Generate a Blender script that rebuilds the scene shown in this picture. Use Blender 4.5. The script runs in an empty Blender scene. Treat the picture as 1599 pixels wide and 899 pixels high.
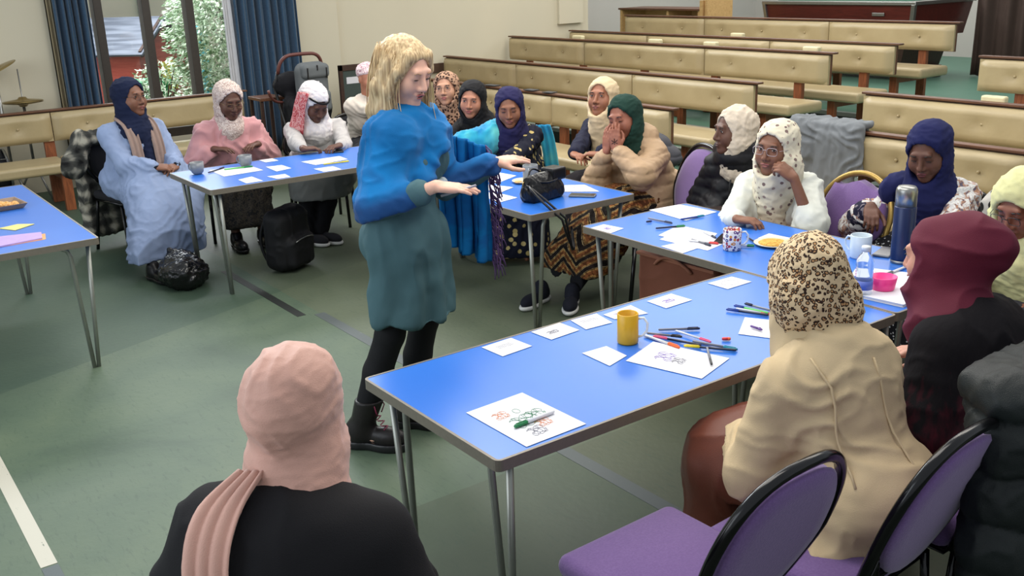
import bpy, bmesh, math, random
import numpy as np
from mathutils import Matrix, Vector
random.seed(4)
C = bpy.context.scene.collection
scn = bpy.context.scene

def lin(c):
    c = c / 255.0
    return c / 12.92 if c <= 0.04045 else ((c + 0.055) / 1.055) ** 2.4
def rgb(r, g, b): return (lin(r), lin(g), lin(b), 1.0)

# ------------------------------------------------------------ camera, world, lights, exposure
# the room frame: X and Y run along the walls, the camera stands over the origin
F_PX = 1562.4; PITCH = 0.30804; ROLL = -0.03557
cam_d = bpy.data.cameras.new('camera'); cam = bpy.data.objects.new('camera', cam_d); C.objects.link(cam)
cam_d.sensor_width = 36.0; cam_d.lens = 36.0 * F_PX / 1599.0; cam_d.clip_start = 0.05
_R = Vector((0.5807, 0.8141, 0.0)); _Fh = Vector((-0.8141, 0.5807, 0.0))
_F = _Fh * math.cos(PITCH) + Vector((0, 0, -math.sin(PITCH)))
_U = _R.cross(_F)
_R2 = _R * math.cos(ROLL) + _U * math.sin(ROLL); _U2 = -_R * math.sin(ROLL) + _U * math.cos(ROLL)
m = Matrix((_R2, _U2, -_F)).transposed().to_4x4(); m.translation = Vector((0, 0, 1.9145))
cam.matrix_world = m
scn.camera = cam

w = bpy.data.worlds.new('world'); scn.world = w; w.use_nodes = True
w.node_tree.nodes['Background'].inputs[0].default_value = (0.86, 0.93, 1.0, 1)
w.node_tree.nodes['Background'].inputs[1].default_value = 0.62
def area(name, loc, rot, sx, sy, power, col=(1, 1, 1)):
    d = bpy.data.lights.new(name, 'AREA'); d.shape = 'RECTANGLE'; d.size = sx; d.size_y = sy; d.energy = power; d.color = col
    o = bpy.data.objects.new(name, d); C.objects.link(o); o.location = loc; o.rotation_euler = rot
    return o
# ceiling light panels of the hall (above the frame), plus one added far-end fill
area('ceiling_light_front', (-3.2, 2.2, 3.5), (0, 0, 0), 3.6, 1.4, 95, (1, 0.95, 0.87))
area('ceiling_light_middle', (-6.4, 3.9, 3.5), (0, 0, 0), 3.6, 1.2, 95, (1, 0.95, 0.87))
area('ceiling_light_gallery', (-7.4, 7.6, 3.8), (0, 0, 0), 4.5, 1.6, 105, (1, 0.94, 0.84))
area('fill_light_far_end', (-8.6, 11.6, 3.7), (0, 0, 0), 5.0, 1.6, 120, (1, 0.96, 0.9))  # added fill that brightens the dim far wall, no known lamp
area('ceiling_light_side', (-3.0, 5.6, 3.6), (0, 0, 0), 3.0, 1.4, 70, (1, 0.94, 0.84))
# daylight from windows on the near side of the hall and through the garden window
area('side_window_light', (-4.5, -2.6, 2.2), (math.radians(72), 0, 0), 6.0, 2.2, 120, (0.86, 0.93, 1.0))
area('garden_sky_light', (-13.5, 3.4, 4.6), (0, math.radians(-42), 0), 4.0, 5.0, 900, (0.92, 0.97, 1.0))
scn.view_settings.view_transform = 'Standard'; scn.view_settings.look = 'None'
scn.view_settings.gamma = 1.0; scn.view_settings.use_curve_mapping = False
scn.view_settings.exposure = 0.08

# ------------------------------------------------------------ materials
class NT:
    def __init__(s, name):
        s.m = bpy.data.materials.new(name); s.m.use_nodes = True; s.t = s.m.node_tree
        s.b = s.t.nodes['Principled BSDF']
    def n(s, typ, **kw):
        nd = s.t.nodes.new(typ)
        for k, v in kw.items():
            if k.startswith('i_'):
                key = k[2:].replace('_', ' ')
                nd.inputs[int(key) if key.isdigit() else key].default_value = v
            else: setattr(nd, k, v)
        return nd
    def l(s, a, b): s.t.links.new(a, b)
    def coord(s, kind='Object', scale=None, rot=None):
        tc = s.n('ShaderNodeTexCoord'); out = tc.outputs[kind]
        if scale is not None or rot is not None:
            mp = s.n('ShaderNodeMapping')
            if scale is not None: mp.inputs['Scale'].default_value = scale
            if rot is not None: mp.inputs['Rotation'].default_value = rot
            s.l(out, mp.inputs[0]); out = mp.outputs[0]
        return out
    def noise(s, vec, scale, detail=3, rough=0.5, dist=0.0):
        nd = s.n('ShaderNodeTexNoise'); nd.inputs['Scale'].default_value = scale; nd.inputs['Detail'].default_value = detail
        nd.inputs['Roughness'].default_value = rough; nd.inputs['Distortion'].default_value = dist
        if vec is not None: s.l(vec, nd.inputs['Vector'])
        return nd
    def ramp(s, fac, stops, interp='LINEAR'):
        r = s.n('ShaderNodeValToRGB'); r.color_ramp.interpolation = interp
        e = r.color_ramp.elements
        while len(e) > 1: e.remove(e[0])
        e[0].position = stops[0][0]; e[0].color = stops[0][1]
        for p, c in stops[1:]:
            x = e.new(p); x.color = c
        s.l(fac, r.inputs[0]); return r
    def mix(s, fac, a, b, typ='MIX'):
        x = s.n('ShaderNodeMix', data_type='RGBA', blend_type=typ)
        for inp, v in ((x.inputs[0], fac), (x.inputs[6], a), (x.inputs[7], b)):
            if hasattr(v, 'links'): s.l(v, inp)
            else: inp.default_value = v
        return x.outputs[2]
    def bump(s, h, strength=0.3, dist=0.01):
        b = s.n('ShaderNodeBump'); b.inputs['Strength'].default_value = strength; b.inputs['Distance'].default_value = dist
        s.l(h, b.inputs['Height']); s.l(b.outputs[0], s.b.inputs['Normal'])
    def col(s, c):
        if hasattr(c, 'links'): s.l(c, s.b.inputs['Base Color'])
        else: s.b.inputs['Base Color'].default_value = c
    def set(s, rough=0.7, metal=0.0, spec=None, sheen=0):
        s.b.inputs['Roughness'].default_value = rough; s.b.inputs['Metallic'].default_value = metal
        if spec is not None: s.b.inputs['Specular IOR Level'].default_value = spec
        if sheen: s.b.inputs['Sheen Weight'].default_value = sheen
        return s
def dk(c, f): return (c[0] * f, c[1] * f, c[2] * f, 1)
_mc = {}
def plain(name, c, rough=0.6, metal=0.0, spec=None, var=0.06, vs=30.0):
    if name in _mc: return _mc[name]
    n = NT(name); n.set(rough, metal, spec)
    nz = n.noise(n.coord(), vs, 3)
    n.col(n.mix(nz.outputs[0], dk(c, 1 - var * 2), dk(c, 1 + var * 2)))
    _mc[name] = n.m; return n.m
def fabric(name, c, rough=0.9, weave=420.0, fold=0.0, c2=None, sheen=0.0, fs=9.0):
    if name in _mc: return _mc[name]
    n = NT(name); n.set(rough, spec=0.25, sheen=sheen)
    co = n.coord()
    nz = n.noise(co, weave, 2); nb = n.noise(co, fs, 3)
    n.col(n.mix(nb.outputs[0], dk(c, 0.86), c2 or dk(c, 1.12)))
    ad = n.n('ShaderNodeMath', operation='MULTIPLY_ADD'); n.l(nb.outputs[0], ad.inputs[0]); ad.inputs[1].default_value = fold; n.l(nz.outputs[0], ad.inputs[2])
    n.bump(ad.outputs[0], 0.25, 0.004)
    _mc[name] = n.m; return n.m
def leopard(name, base, spot, rim, scale=55.0, lo=0.18, hi=0.42):
    if name in _mc: return _mc[name]
    n = NT(name); n.set(0.85, spec=0.2); co = n.coord()
    nz = n.noise(co, scale * 0.6, 2)
    ad = n.n('ShaderNodeMixRGB'); ad.inputs[0].default_value = 0.012; n.l(co, ad.inputs[1]); n.l(nz.outputs[1], ad.inputs[2])
    v = n.n('ShaderNodeTexVoronoi', feature='F1'); v.inputs['Scale'].default_value = scale; n.l(ad.outputs[0], v.inputs['Vector'])
    r = n.ramp(v.outputs['Distance'], [(0.0, spot), (lo, spot), (lo + 0.06, rim), (hi, rim), (hi + 0.07, base), (1, base)])
    n.col(r.outputs[0]); n.bump(n.noise(co, 300, 2).outputs[0], 0.15, 0.003)
    _mc[name] = n.m; return n.m
def dots(name, base, dot, scale=18.0, r0=0.22, dot2=None, rough=0.85, stretch=(1, 1, 1)):
    if name in _mc: return _mc[name]
    n = NT(name); n.set(rough, spec=0.2); co = n.coord(scale=stretch)
    v = n.n('ShaderNodeTexVoronoi', feature='F1'); v.inputs['Scale'].default_value = scale; v.inputs['Randomness'].default_value = 0.75; n.l(co, v.inputs['Vector'])
    msk = n.ramp(v.outputs['Distance'], [(0, (1, 1, 1, 1)), (r0, (1, 1, 1, 1)), (r0 + 0.04, (0, 0, 0, 1))])
    dc = dot
    if dot2:
        cr = n.ramp(v.outputs['Color'], [(0.0, dot), (0.5, dot), (0.55, dot2), (1, dot2)]); dc = cr.outputs[0]
    n.col(n.mix(msk.outputs[0], base, dc)); n.bump(n.noise(co, 300, 2).outputs[0], 0.15, 0.003)
    _mc[name] = n.m; return n.m
def blotch(name, cols, scale=12.0, rough=0.85, dist=1.5, stretch=(1, 1, 1), interp='CONSTANT'):
    if name in _mc: return _mc[name]
    n = NT(name); n.set(rough, spec=0.2); co = n.coord(scale=stretch)
    nz = n.noise(co, scale, 3, 0.55, dist)
    k = len(cols)
    r = n.ramp(nz.outputs[0], [(0.0 if i == 0 else 0.34 + 0.32 * i / k, c) for i, c in enumerate(cols)], interp)
    n.col(r.outputs[0]); n.bump(n.noise(co, 260, 2).outputs[0], 0.15, 0.003)
    _mc[name] = n.m; return n.m
def skin(name, c):
    if name in _mc: return _mc[name]
    n = NT(name); n.set(0.5, spec=0.4); co = n.coord(); nz = n.noise(co, 40, 3)
    n.col(n.mix(nz.outputs[0], dk(c, 0.88), (c[0] * 1.12, c[1] * 1.06, c[2] * 1.04, 1)))
    n.b.inputs['Subsurface Weight'].default_value = 0.08; n.b.inputs['Subsurface Radius'].default_value = (0.02, 0.008, 0.005)
    n.b.inputs['Subsurface Scale'].default_value = 0.3
    n.bump(n.noise(co, 220, 2).outputs[0], 0.08, 0.002)
    _mc[name] = n.m; return n.m

M = {}
M['chrome'] = plain('brushed_steel', rgb(150, 150, 146), 0.32, 0.85)
M['legmetal'] = plain('table_leg_steel', rgb(150, 152, 144), 0.38, 0.6)
M['alu'] = plain('aluminium_edge', rgb(124, 117, 106), 0.45, 0.35, vs=80)
M['blackmetal'] = plain('black_gloss_tube', rgb(16, 15, 17), 0.18, 0.3, var=0.02)
M['goldmetal'] = plain('gold_tube', rgb(168, 140, 78), 0.35, 0.7)
M['wood'] = None
def wood(name, c1, c2, scale=(3, 30, 30), rough=0.45):
    if name in _mc: return _mc[name]
    n = NT(name); n.set(rough); co = n.coord(scale=scale); nz = n.noise(co, 1.6, 5, 0.6, 1.2)
    r = n.ramp(nz.outputs[0], [(0.3, c1), (0.7, c2)]); n.col(r.outputs[0]); n.bump(nz.outputs[0], 0.1, 0.004)
    _mc[name] = n.m; return n.m
M['wood'] = wood('teak_wood', rgb(78, 50, 34), rgb(112, 72, 48))
M['woodv'] = wood('teak_post', rgb(104, 54, 30), rgb(158, 92, 54), (30, 30, 3))
M['pale_wood'] = wood('pale_ply', rgb(190, 150, 96), rgb(214, 176, 120), (2, 20, 20))
M['dark_wood'] = wood('dark_wood', rgb(44, 30, 24), rgb(70, 46, 36))
M['paper'] = plain('white_paper', rgb(212, 212, 218), 0.75, var=0.01)
M['black_plastic'] = plain('black_plastic', rgb(20, 20, 22), 0.4, var=0.03)
M['black_leather'] = fabric('black_leather', rgb(22, 21, 22), 0.32, 60, 1.0)
M['grey_ceramic'] = plain('grey_ceramic', rgb(120, 124, 128), 0.3, var=0.03)
M['white_ceramic'] = plain('white_ceramic', rgb(214, 220, 224), 0.2, var=0.01)

def vinyl():
    n = NT('cream_vinyl'); n.set(0.38, spec=0.45); co = n.coord()
    nz = n.noise(co, 3.5, 4); n.col(n.mix(nz.outputs[0], rgb(156, 139, 103), rgb(182, 165, 128)))
    n.bump(n.noise(co, 7, 3).outputs[0], 0.25, 0.02); return n.m
M['vinyl'] = vinyl()
def tabletop():
    n = NT('blue_laminate'); n.set(0.28, spec=0.5); co = n.coord(); nz = n.noise(co, 3, 3)
    n.col(n.mix(nz.outputs[0], rgb(42, 104, 196), rgb(54, 118, 210)))
    return n.m
M['blue'] = tabletop()
def purple():
    n = NT('purple_upholstery'); n.set(0.95, spec=0.15, sheen=0.3); co = n.coord(); nz = n.noise(co, 190, 2); nb = n.noise(co, 5, 3)
    a = n.mix(nz.outputs[0], rgb(86, 62, 112), rgb(134, 106, 158)); n.col(n.mix(nb.outputs[0], a, rgb(112, 86, 138)))
    n.bump(nz.outputs[0], 0.25, 0.004); return n.m
M['purple'] = purple()

# ------------------------------------------------------------ object helpers
def link(name, me, mat=None, parent=None, smooth=False):
    o = bpy.data.objects.new(name, me); C.objects.link(o)
    if mat is not None:
        for mm in (mat if isinstance(mat, (list, tuple)) else [mat]): me.materials.append(mm)
    if parent is not None: o.parent = parent
    if smooth: me.polygons.foreach_set('use_smooth', [True] * len(me.polygons))
    return o
def obj(name, bm, mat=None, parent=None, smooth=False):
    bmesh.ops.recalc_face_normals(bm, faces=bm.faces[:])
    me = bpy.data.meshes.new(name); bm.to_mesh(me); bm.free()
    return link(name, me, mat, parent, smooth)
def tag(o, label, cat, group=None):
    o['label'] = label; o['category'] = cat
    if group: o['group'] = group
    return o
def thing(name, label, cat, loc=(0, 0, 0), rz=0.0, group=None):
    o = bpy.data.objects.new(name, None); C.objects.link(o); o.location = loc; o.rotation_euler = (0, 0, rz)
    o.empty_display_size = 0.1
    return tag(o, label, cat, group)
def struct(o): o['kind'] = 'structure'; return o
def copy_tree(o, parent=None):
    c = o.copy(); C.objects.link(c); c.parent = parent
    for ch in [x for x in list(o.children)]: copy_tree(ch, c)
    return c
def box(bm, x0, x1, y0, y1, z0, z1, bev=0.0, seg=2, mi=0):
    vs = [bm.verts.new((x, y, z)) for x in (x0, x1) for y in (y0, y1) for z in (z0, z1)]
    fs = [bm.faces.new([vs[i] for i in q]) for q in ((0, 1, 3, 2), (4, 6, 7, 5), (0, 4, 5, 1), (2, 3, 7, 6), (0, 2, 6, 4), (1, 5, 7, 3))]
    for f in fs: f.material_index = mi
    if bev > 0:
        es = list({e for f in fs for e in f.edges})
        r = bmesh.ops.bevel(bm, geom=es, offset=bev, segments=seg, affect='EDGES', profile=0.5)
        for f in r['faces']: f.material_index = mi
    return vs
def obox(bm, c, ax, ay, az, hx, hy, hz, bev=0.0, mi=0):
    """oriented box"""
    b2 = bmesh.new(); box(b2, -hx, hx, -hy, hy, -hz, hz, bev, 2, mi)
    R = Matrix((ax, ay, az)).transposed().to_4x4(); R.translation = Vector(c)
    b2.transform(R); me = bpy.data.meshes.new('tmp'); b2.to_mesh(me); b2.free(); bm.from_mesh(me); bpy.data.meshes.remove(me)
def tube(bm, pts, r, seg=10, closed=False, r2=None):
    pts = [Vector(p) for p in pts]; n = len(pts); rings = []
    up = None
    for i, p in enumerate(pts):
        if closed: t = (pts[(i + 1) % n] - pts[i - 1])
        else: t = pts[min(i + 1, n - 1)] - pts[max(i - 1, 0)]
        t = t.normalized()
        if up is None:
            up = t.cross(Vector((0.13, 0.31, 0.94)))
            if up.length < 1e-3: up = t.cross(Vector((1, 0, 0)))
            up.normalize()
        up = (up - t * up.dot(t)).normalized(); v = t.cross(up)
        rr = r if r2 is None else r + (r2 - r) * i / (n - 1)
        if isinstance(r, (list, tuple)): rr = r[i]
        rings.append([bm.verts.new(p + up * (rr * math.cos(a)) + v * (rr * math.sin(a))) for a in (2 * math.pi * k / seg for k in range(seg))])
    for i in range(n if closed else n - 1):
        a, b = rings[i], rings[(i + 1) % n]
        for k in range(seg):
            f = bm.faces.new((a[k], a[(k + 1) % seg], b[(k + 1) % seg], b[k])); f.smooth = True
    if not closed:
        bm.faces.new(rings[0][::-1]); bm.faces.new(rings[-1])
def lathe(bm, prof, seg=32, c=(0, 0, 0), closed=False):
    rings = []
    for r, z in prof:
        rings.append([bm.verts.new((c[0] + max(r, 1e-4) * math.cos(2 * math.pi * k / seg), c[1] + max(r, 1e-4) * math.sin(2 * math.pi * k / seg), c[2] + z)) for k in range(seg)])
    rg = range(len(rings)) if closed else range(len(rings) - 1)
    for i in rg:
        a, b = rings[i], rings[(i + 1) % len(rings)]
        for k in range(seg):
            f = bm.faces.new((a[k], a[(k + 1) % seg], b[(k + 1) % seg], b[k])); f.smooth = True
    if not closed:
        bm.faces.new(rings[0][::-1]); bm.faces.new(rings[-1])
def bez(p0, p1, p2, n=10):
    p0, p1, p2 = Vector(p0), Vector(p1), Vector(p2)
    return [p0 * (1 - t) ** 2 + p1 * 2 * t * (1 - t) + p2 * t * t for t in (i / n for i in range(n + 1))]

# ------------------------------------------------------------ floor and gallery steps
def floor_mat():
    n = NT('green_vinyl_floor'); n.set(0.55, spec=0.35)
    co = n.coord('Object'); sx = n.n('ShaderNodeSeparateXYZ'); n.l(co, sx.inputs[0])
    base = n.ramp(n.noise(co, 1.3, 5, 0.6, 0.4).outputs[0], [(0.3, rgb(66, 82, 68)), (0.5, rgb(80, 96, 78)), (0.72, rgb(92, 106, 84))])
    # sheets of vinyl laid across the hall in slightly different greens
    def band(inp, a, b):
        g = n.n('ShaderNodeMath', operation='GREATER_THAN'); n.l(inp, g.inputs[0]); g.inputs[1].default_value = a
        h = n.n('ShaderNodeMath', operation='LESS_THAN'); n.l(inp, h.inputs[0]); h.inputs[1].default_value = b
        x = n.n('ShaderNodeMath', operation='MULTIPLY'); n.l(g.outputs[0], x.inputs[0]); n.l(h.outputs[0], x.inputs[1]); return x.outputs[0]
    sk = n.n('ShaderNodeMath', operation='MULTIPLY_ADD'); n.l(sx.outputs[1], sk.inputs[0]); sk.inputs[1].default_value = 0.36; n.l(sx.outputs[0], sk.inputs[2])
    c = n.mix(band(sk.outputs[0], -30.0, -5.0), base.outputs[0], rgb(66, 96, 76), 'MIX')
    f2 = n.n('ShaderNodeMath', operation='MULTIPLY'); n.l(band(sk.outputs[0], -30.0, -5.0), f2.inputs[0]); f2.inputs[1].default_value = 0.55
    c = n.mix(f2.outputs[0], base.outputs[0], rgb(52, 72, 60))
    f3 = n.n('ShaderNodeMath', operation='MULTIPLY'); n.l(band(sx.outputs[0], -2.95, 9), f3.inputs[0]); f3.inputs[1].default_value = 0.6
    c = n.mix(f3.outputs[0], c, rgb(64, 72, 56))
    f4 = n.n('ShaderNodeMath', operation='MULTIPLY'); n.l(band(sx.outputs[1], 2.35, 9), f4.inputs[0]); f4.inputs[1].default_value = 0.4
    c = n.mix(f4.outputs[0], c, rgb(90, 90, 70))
    # scuffs and flecks of old paint
    v = n.ramp(n.noise(co, 38, 5, 0.75, 0.3).outputs[0], [(0.69, (0, 0, 0, 1)), (0.74, (1, 1, 1, 1))])
    v2 = n.ramp(n.noise(co, 2.1, 3).outputs[0], [(0.5, (0, 0, 0, 1)), (0.62, (1, 1, 1, 1))])
    mm = n.mix(1.0, v.outputs[0], v2.outputs[0], 'MULTIPLY')
    c = n.mix(mm, c, rgb(168, 172, 160))
    sc = n.ramp(n.noise(n.coord(scale=(1, 5, 1), rot=(0, 0, 0.7)), 12, 4, 0.7, 0.5).outputs[0], [(0.56, (0, 0, 0, 1)), (0.66, (0.45, 0.45, 0.45, 1))])
    c = n.mix(sc.outputs[0], c, rgb(60, 76, 62))
    n.col(c)
    n.bump(n.noise(co, 30, 4).outputs[0], 0.12, 0.01)
    return n.m
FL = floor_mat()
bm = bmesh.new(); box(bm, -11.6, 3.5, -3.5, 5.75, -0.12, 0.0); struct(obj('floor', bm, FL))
GREEN = plain('gallery_green_lino', rgb(86, 124, 106), 0.5, var=0.04, vs=4)
NOSE = plain('worn_grey_nosing', rgb(142, 148, 142), 0.45, var=0.08, vs=12)
RISER = plain('dark_riser', rgb(52, 58, 56), 0.7)
PEWQ = [5.6, 6.57, 7.54, 8.51, 9.48]; PEWZ = [0.0, 0.11, 0.28, 0.29, 0.43]
tiers = [(5.75, 6.7, 0.11), (6.7, 7.68, 0.27), (7.68, 8.62, 0.285), (8.62, 14.6, 0.43)]
for i, (a, b, z) in enumerate(tiers):
    bm = bmesh.new(); box(bm, -12.6, 4.0, a, b, -0.12, z, mi=0); box(bm, -12.6, 4.0, a - 0.012, a + 0.05, z - 0.035, z + 0.004, mi=1); box(bm, -12.6, 4.0, a - 0.008, a, 0, z - 0.035, mi=2)
    struct(obj('floor', bm, [GREEN, NOSE, RISER]))
# tape lines on the floor
def strip(name, x0, x1, y0, y1, mat, label, cat, z=0.0015):
    bm = bmesh.new(); box(bm, x0, x1, y0, y1, 0.0002, z); return tag(obj(name, bm, mat), label, cat)
def tape_mat(name, c, c2):
    n = NT(name); n.set(0.5); r = n.ramp(n.noise(n.coord(scale=(6, 20, 1)), 2.2, 4, 0.7).outputs[0], [(0.45, c), (0.66, c), (0.7, c2)]); n.col(r.outputs[0]); return n.m
strip('floor_tape', -6.55, -5.3, 2.215, 2.27, tape_mat('black_tape', rgb(30, 34, 32), rgb(120, 128, 110)), 'black tape line on the green floor below the table with two grey mugs', 'tape')
strip('floor_tape', -5.27, -1.2, 2.31, 2.375, tape_mat('grey_tape', rgb(72, 80, 80), rgb(104, 112, 104)), 'grey tape line on the floor running past the boots of the standing woman', 'tape')
strip('floor_tape', -4.6, -3.42, 0.40, 0.455, tape_mat('cream_tape', rgb(184, 180, 164), rgb(84, 98, 80)), 'worn cream line on the floor at lower left of the photo', 'tape')
strip('floor_tape', -3.41, -2.2, 0.40, 0.455, tape_mat('dark_tape', rgb(66, 76, 76), rgb(80, 98, 84)), 'dark tape continuing the worn cream floor line at the bottom edge', 'tape')

# ------------------------------------------------------------ walls
def wall_mat(name, c):
    n = NT(name); n.set(0.85, spec=0.2); co = n.coord(); n.col(n.mix(n.noise(co, 0.8, 4).outputs[0], dk(c, 0.93), dk(c, 1.05)))
    n.bump(n.noise(co, 60, 3).outputs[0], 0.08, 0.005); return n.m
CREAM = wall_mat('cream_paint', rgb(204, 197, 175)); LILAC = wall_mat('pale_grey_paint', rgb(196, 192, 186))
def wallbox(name, x0, x1, y0, y1, z0, z1, mat):
    bm = bmesh.new(); box(bm, x0, x1, y0, y1, z0, z1); return struct(obj(name, bm, mat))
wallbox('wall_left', -10.68, -10.48, -3.5, 2.2, 0, 3.6, CREAM)
wallbox('wall_left', -10.68, -10.48, 2.2, 4.72, 0, 0.38, CREAM)      # below the window
wallbox('wall_left', -10.68, -10.48, 2.2, 4.72, 2.7, 3.6, CREAM)
wallbox('wall_left', -10.7, -10.44, 4.72, 5.2, 0, 3.6, CREAM)        # pilaster
wallbox('wall_left', -10.7, -10.49, 5.2, 8.75, 0, 3.6, CREAM)
wallbox('wall_left', -12.6, -10.52, 8.72, 8.9, 0, 3.6, CREAM)
wallbox('wall_left', -12.7, -12.5, 8.8, 14.7, 0, 3.6, LILAC)
wallbox('wall_back', -12.7, 4.0, 14.5, 14.7, 0, 3.6, LILAC)
bm = bmesh.new(); box(bm, -10.5, -10.44, 8.35, 8.75, 1.22, 1.9); tag(obj('wall_box', bm, CREAM), 'cream painted boxing on the end of the left wall above the benches', 'wall box')
DADO = plain('brown_dado', rgb(78, 58, 46), 0.5)
bm = bmesh.new(); box(bm, -10.49, -10.455, 5.2, 6.6, 0.76, 0.87, 0.004); struct(obj('trim_1', bm, DADO))
# window frame: dark mullions, glass
MULL = plain('dark_bronze_frame', rgb(62, 56, 50), 0.45, 0.2)
bm = bmesh.new()
for y in (2.24, 2.68, 3.14, 3.58, 4.06, 4.68): box(bm, -10.64, -10.5, y - 0.04, y + 0.04, 0.38, 2.7, 0.004)
box(bm, -10.64, -10.5, 2.2, 4.72, 0.38, 0.47); box(bm, -10.64, -10.5, 2.2, 4.72, 2.6, 2.7)
wf = obj('window_frame', bm, MULL)
win = bpy.data.objects.new('window_1', None); C.objects.link(win); win['kind'] = 'structure'; win.location = (0, 0, 0); wf.parent = win
g = NT('window_glass'); t = g.t; mx = t.nodes.new('ShaderNodeMixShader'); tr = t.nodes.new('ShaderNodeBsdfTransparent'); gl = t.nodes.new('ShaderNodeBsdfGlossy'); gl.inputs['Roughness'].default_value = 0.02
fr = t.nodes.new('ShaderNodeFresnel'); fr.inputs[0].default_value = 1.35; t.links.new(fr.outputs[0], mx.inputs[0]); t.links.new(tr.outputs[0], mx.inputs[1]); t.links.new(gl.outputs[0], mx.inputs[2])
t.links.new(mx.outputs[0], t.nodes['Material Output'].inputs[0]); GLASS = g.m
bm = bmesh.new(); box(bm, -10.575, -10.569, 2.22, 4.7, 0.42, 2.65); obj('window_glass', bm, GLASS, win)
bm = bmesh.new(); box(bm, -10.52, -10.4, 2.2, 4.72, 0.7, 0.735, 0.005); 

# curtains
CURT = None
def curtain_mat():
    n = NT('blue_curtain'); n.set(0.9, spec=0.2, sheen=0.2); co = n.coord(); nz = n.noise(co, 45, 4, 0.7)
    n.col(n.mix(nz.outputs[0], rgb(38, 62, 86), rgb(66, 92, 116))); n.bump(nz.outputs[0], 0.3, 0.004); return n.m
CURT = curtain_mat()
def curtain(name, X, y0, y1, z0, z1, mat, label, folds=7, amp=0.045, axis='Y', lean=0.0, gather=0.0):
    bm = bmesh.new(); N = 160; K = 14; rows = []
    for j in range(K + 1):
        v = j / K; z = z0 + (z1 - z0) * v; row = []
        for i in range(N + 1):
            u = i / N; ph = u * folds * 2 * math.pi + 0.5 * math.sin(3 * u * 6.28) + 0.25 * math.sin(v * 3 + u * 9)
            s = y0 + (y1 - y0) * u + lean * (1 - v) * (u - 0.5) + gather * (1 - v) * u
            d = amp * (math.sin(ph) * (0.75 + 0.3 * math.sin(u * 23)) + 0.25 * math.sin(2 * ph + v))
            row.append(bm.verts.new((X + d, s, z) if axis == 'Y' else (s, X + d, z)))
        rows.append(row)
    for j in range(K):
        for i in range(N): bm.faces.new((rows[j][i], rows[j][i + 1], rows[j + 1][i + 1], rows[j + 1][i])).smooth = True
    me_o = obj(name, bm, mat); md = me_o.modifiers.new('thick', 'SOLIDIFY'); md.thickness = 0.004
    for p in me_o.data.polygons: p.use_smooth = True
    return tag(me_o, label, 'curtain')
curtain('curtain', -10.36, 2.24, 2.56, 0.12, 2.9, CURT, 'blue curtain hanging at the left side of the garden window', 5, 0.05)
curtain('curtain', -10.36, 3.98, 4.68, 0.12, 2.9, CURT, 'blue curtain hanging at the right side of the garden window beside the pilaster', 8, 0.05, gather=0.02)
curtain('curtain_lining', -10.42, 2.2, 2.26, 0.12, 2.9, fabric('beige_lining', rgb(150, 138, 112)), 'beige lining edge of the left blue curtain against the cream wall', 2, 0.02)
curtain('curtain_lining', -10.44, 3.9, 4.0, 0.5, 2.9, fabric('white_lining', rgb(220, 220, 222)), 'white lining edge of the right blue curtain against the window', 2, 0.02, gather=0.06)
curtain('stage_curtain', 12.2, -7.0, -5.2, 0.45, 3.0, fabric('brown_drape', rgb(72, 58, 52)), 'brown drape hanging at the upper right behind the benches', 8, 0.05, 'X')

# ------------------------------------------------------------ garden behind the window
GARD = plain('garden_ground', rgb(110, 112, 98), 0.9, vs=3)
bm = bmesh.new(); box(bm, -22, -11.7, -4, 14, -0.3, -0.05); struct(obj('garden_ground', bm, GARD))
def block_mat():
    n = NT('pale_blockwork'); n.set(0.9); b = n.n('ShaderNodeTexBrick'); b.inputs['Scale'].default_value = 1.0
    mp = n.n('ShaderNodeMapping'); tc = n.n('ShaderNodeTexCoord'); n.l(tc.outputs['Object'], mp.inputs[0]); mp.inputs['Rotation'].default_value = (math.pi / 2, 0, math.pi / 2)
    n.l(mp.outputs[0], b.inputs['Vector']); b.inputs['Brick Width'].default_value = 1.1; b.inputs['Row Height'].default_value = 0.28; b.inputs['Mortar Size'].default_value = 0.006
    b.inputs['Color1'].default_value = rgb(196, 192, 176); b.inputs['Color2'].default_value = rgb(206, 200, 184); b.inputs['Mortar'].default_value = rgb(150, 146, 134)
    n.col(b.outputs[0]); return n.m
bm = bmesh.new(); box(bm, -17.4, -17.0, 0, 9, -0.1, 4.5); tag(obj('garden_wall', bm, block_mat()), 'pale block wall of a building seen through the garden window', 'building')
bm = bmesh.new(); tube(bm, [(-16.95, 5.0, 0), (-16.95, 5.0, 4.4)], 0.06); tag(obj('drainpipe', bm, plain('teal_paint', rgb(70, 168, 150), 0.5)), 'teal green drainpipe on the building outside the window', 'pipe')
# red playhouse
RED = wood('red_boards', rgb(150, 62, 52), rgb(176, 84, 70), (2, 2, 40)); SLATE = NT('grey_shingle'); SLATE.set(0.7)
_b = SLATE.ramp(SLATE.noise(SLATE.coord(scale=(1, 1, 14)), 1.5, 1).outputs[0], [(0.4, rgb(70, 76, 88)), (0.6, rgb(104, 110, 122))]); SLATE.col(_b.outputs[0]); SLATE = SLATE.m
sh = thing('playhouse', 'red wooden playhouse with grey pitched roof outside the window', 'playhouse', (-14.7, 4.55, -0.02), math.radians(42))
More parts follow.
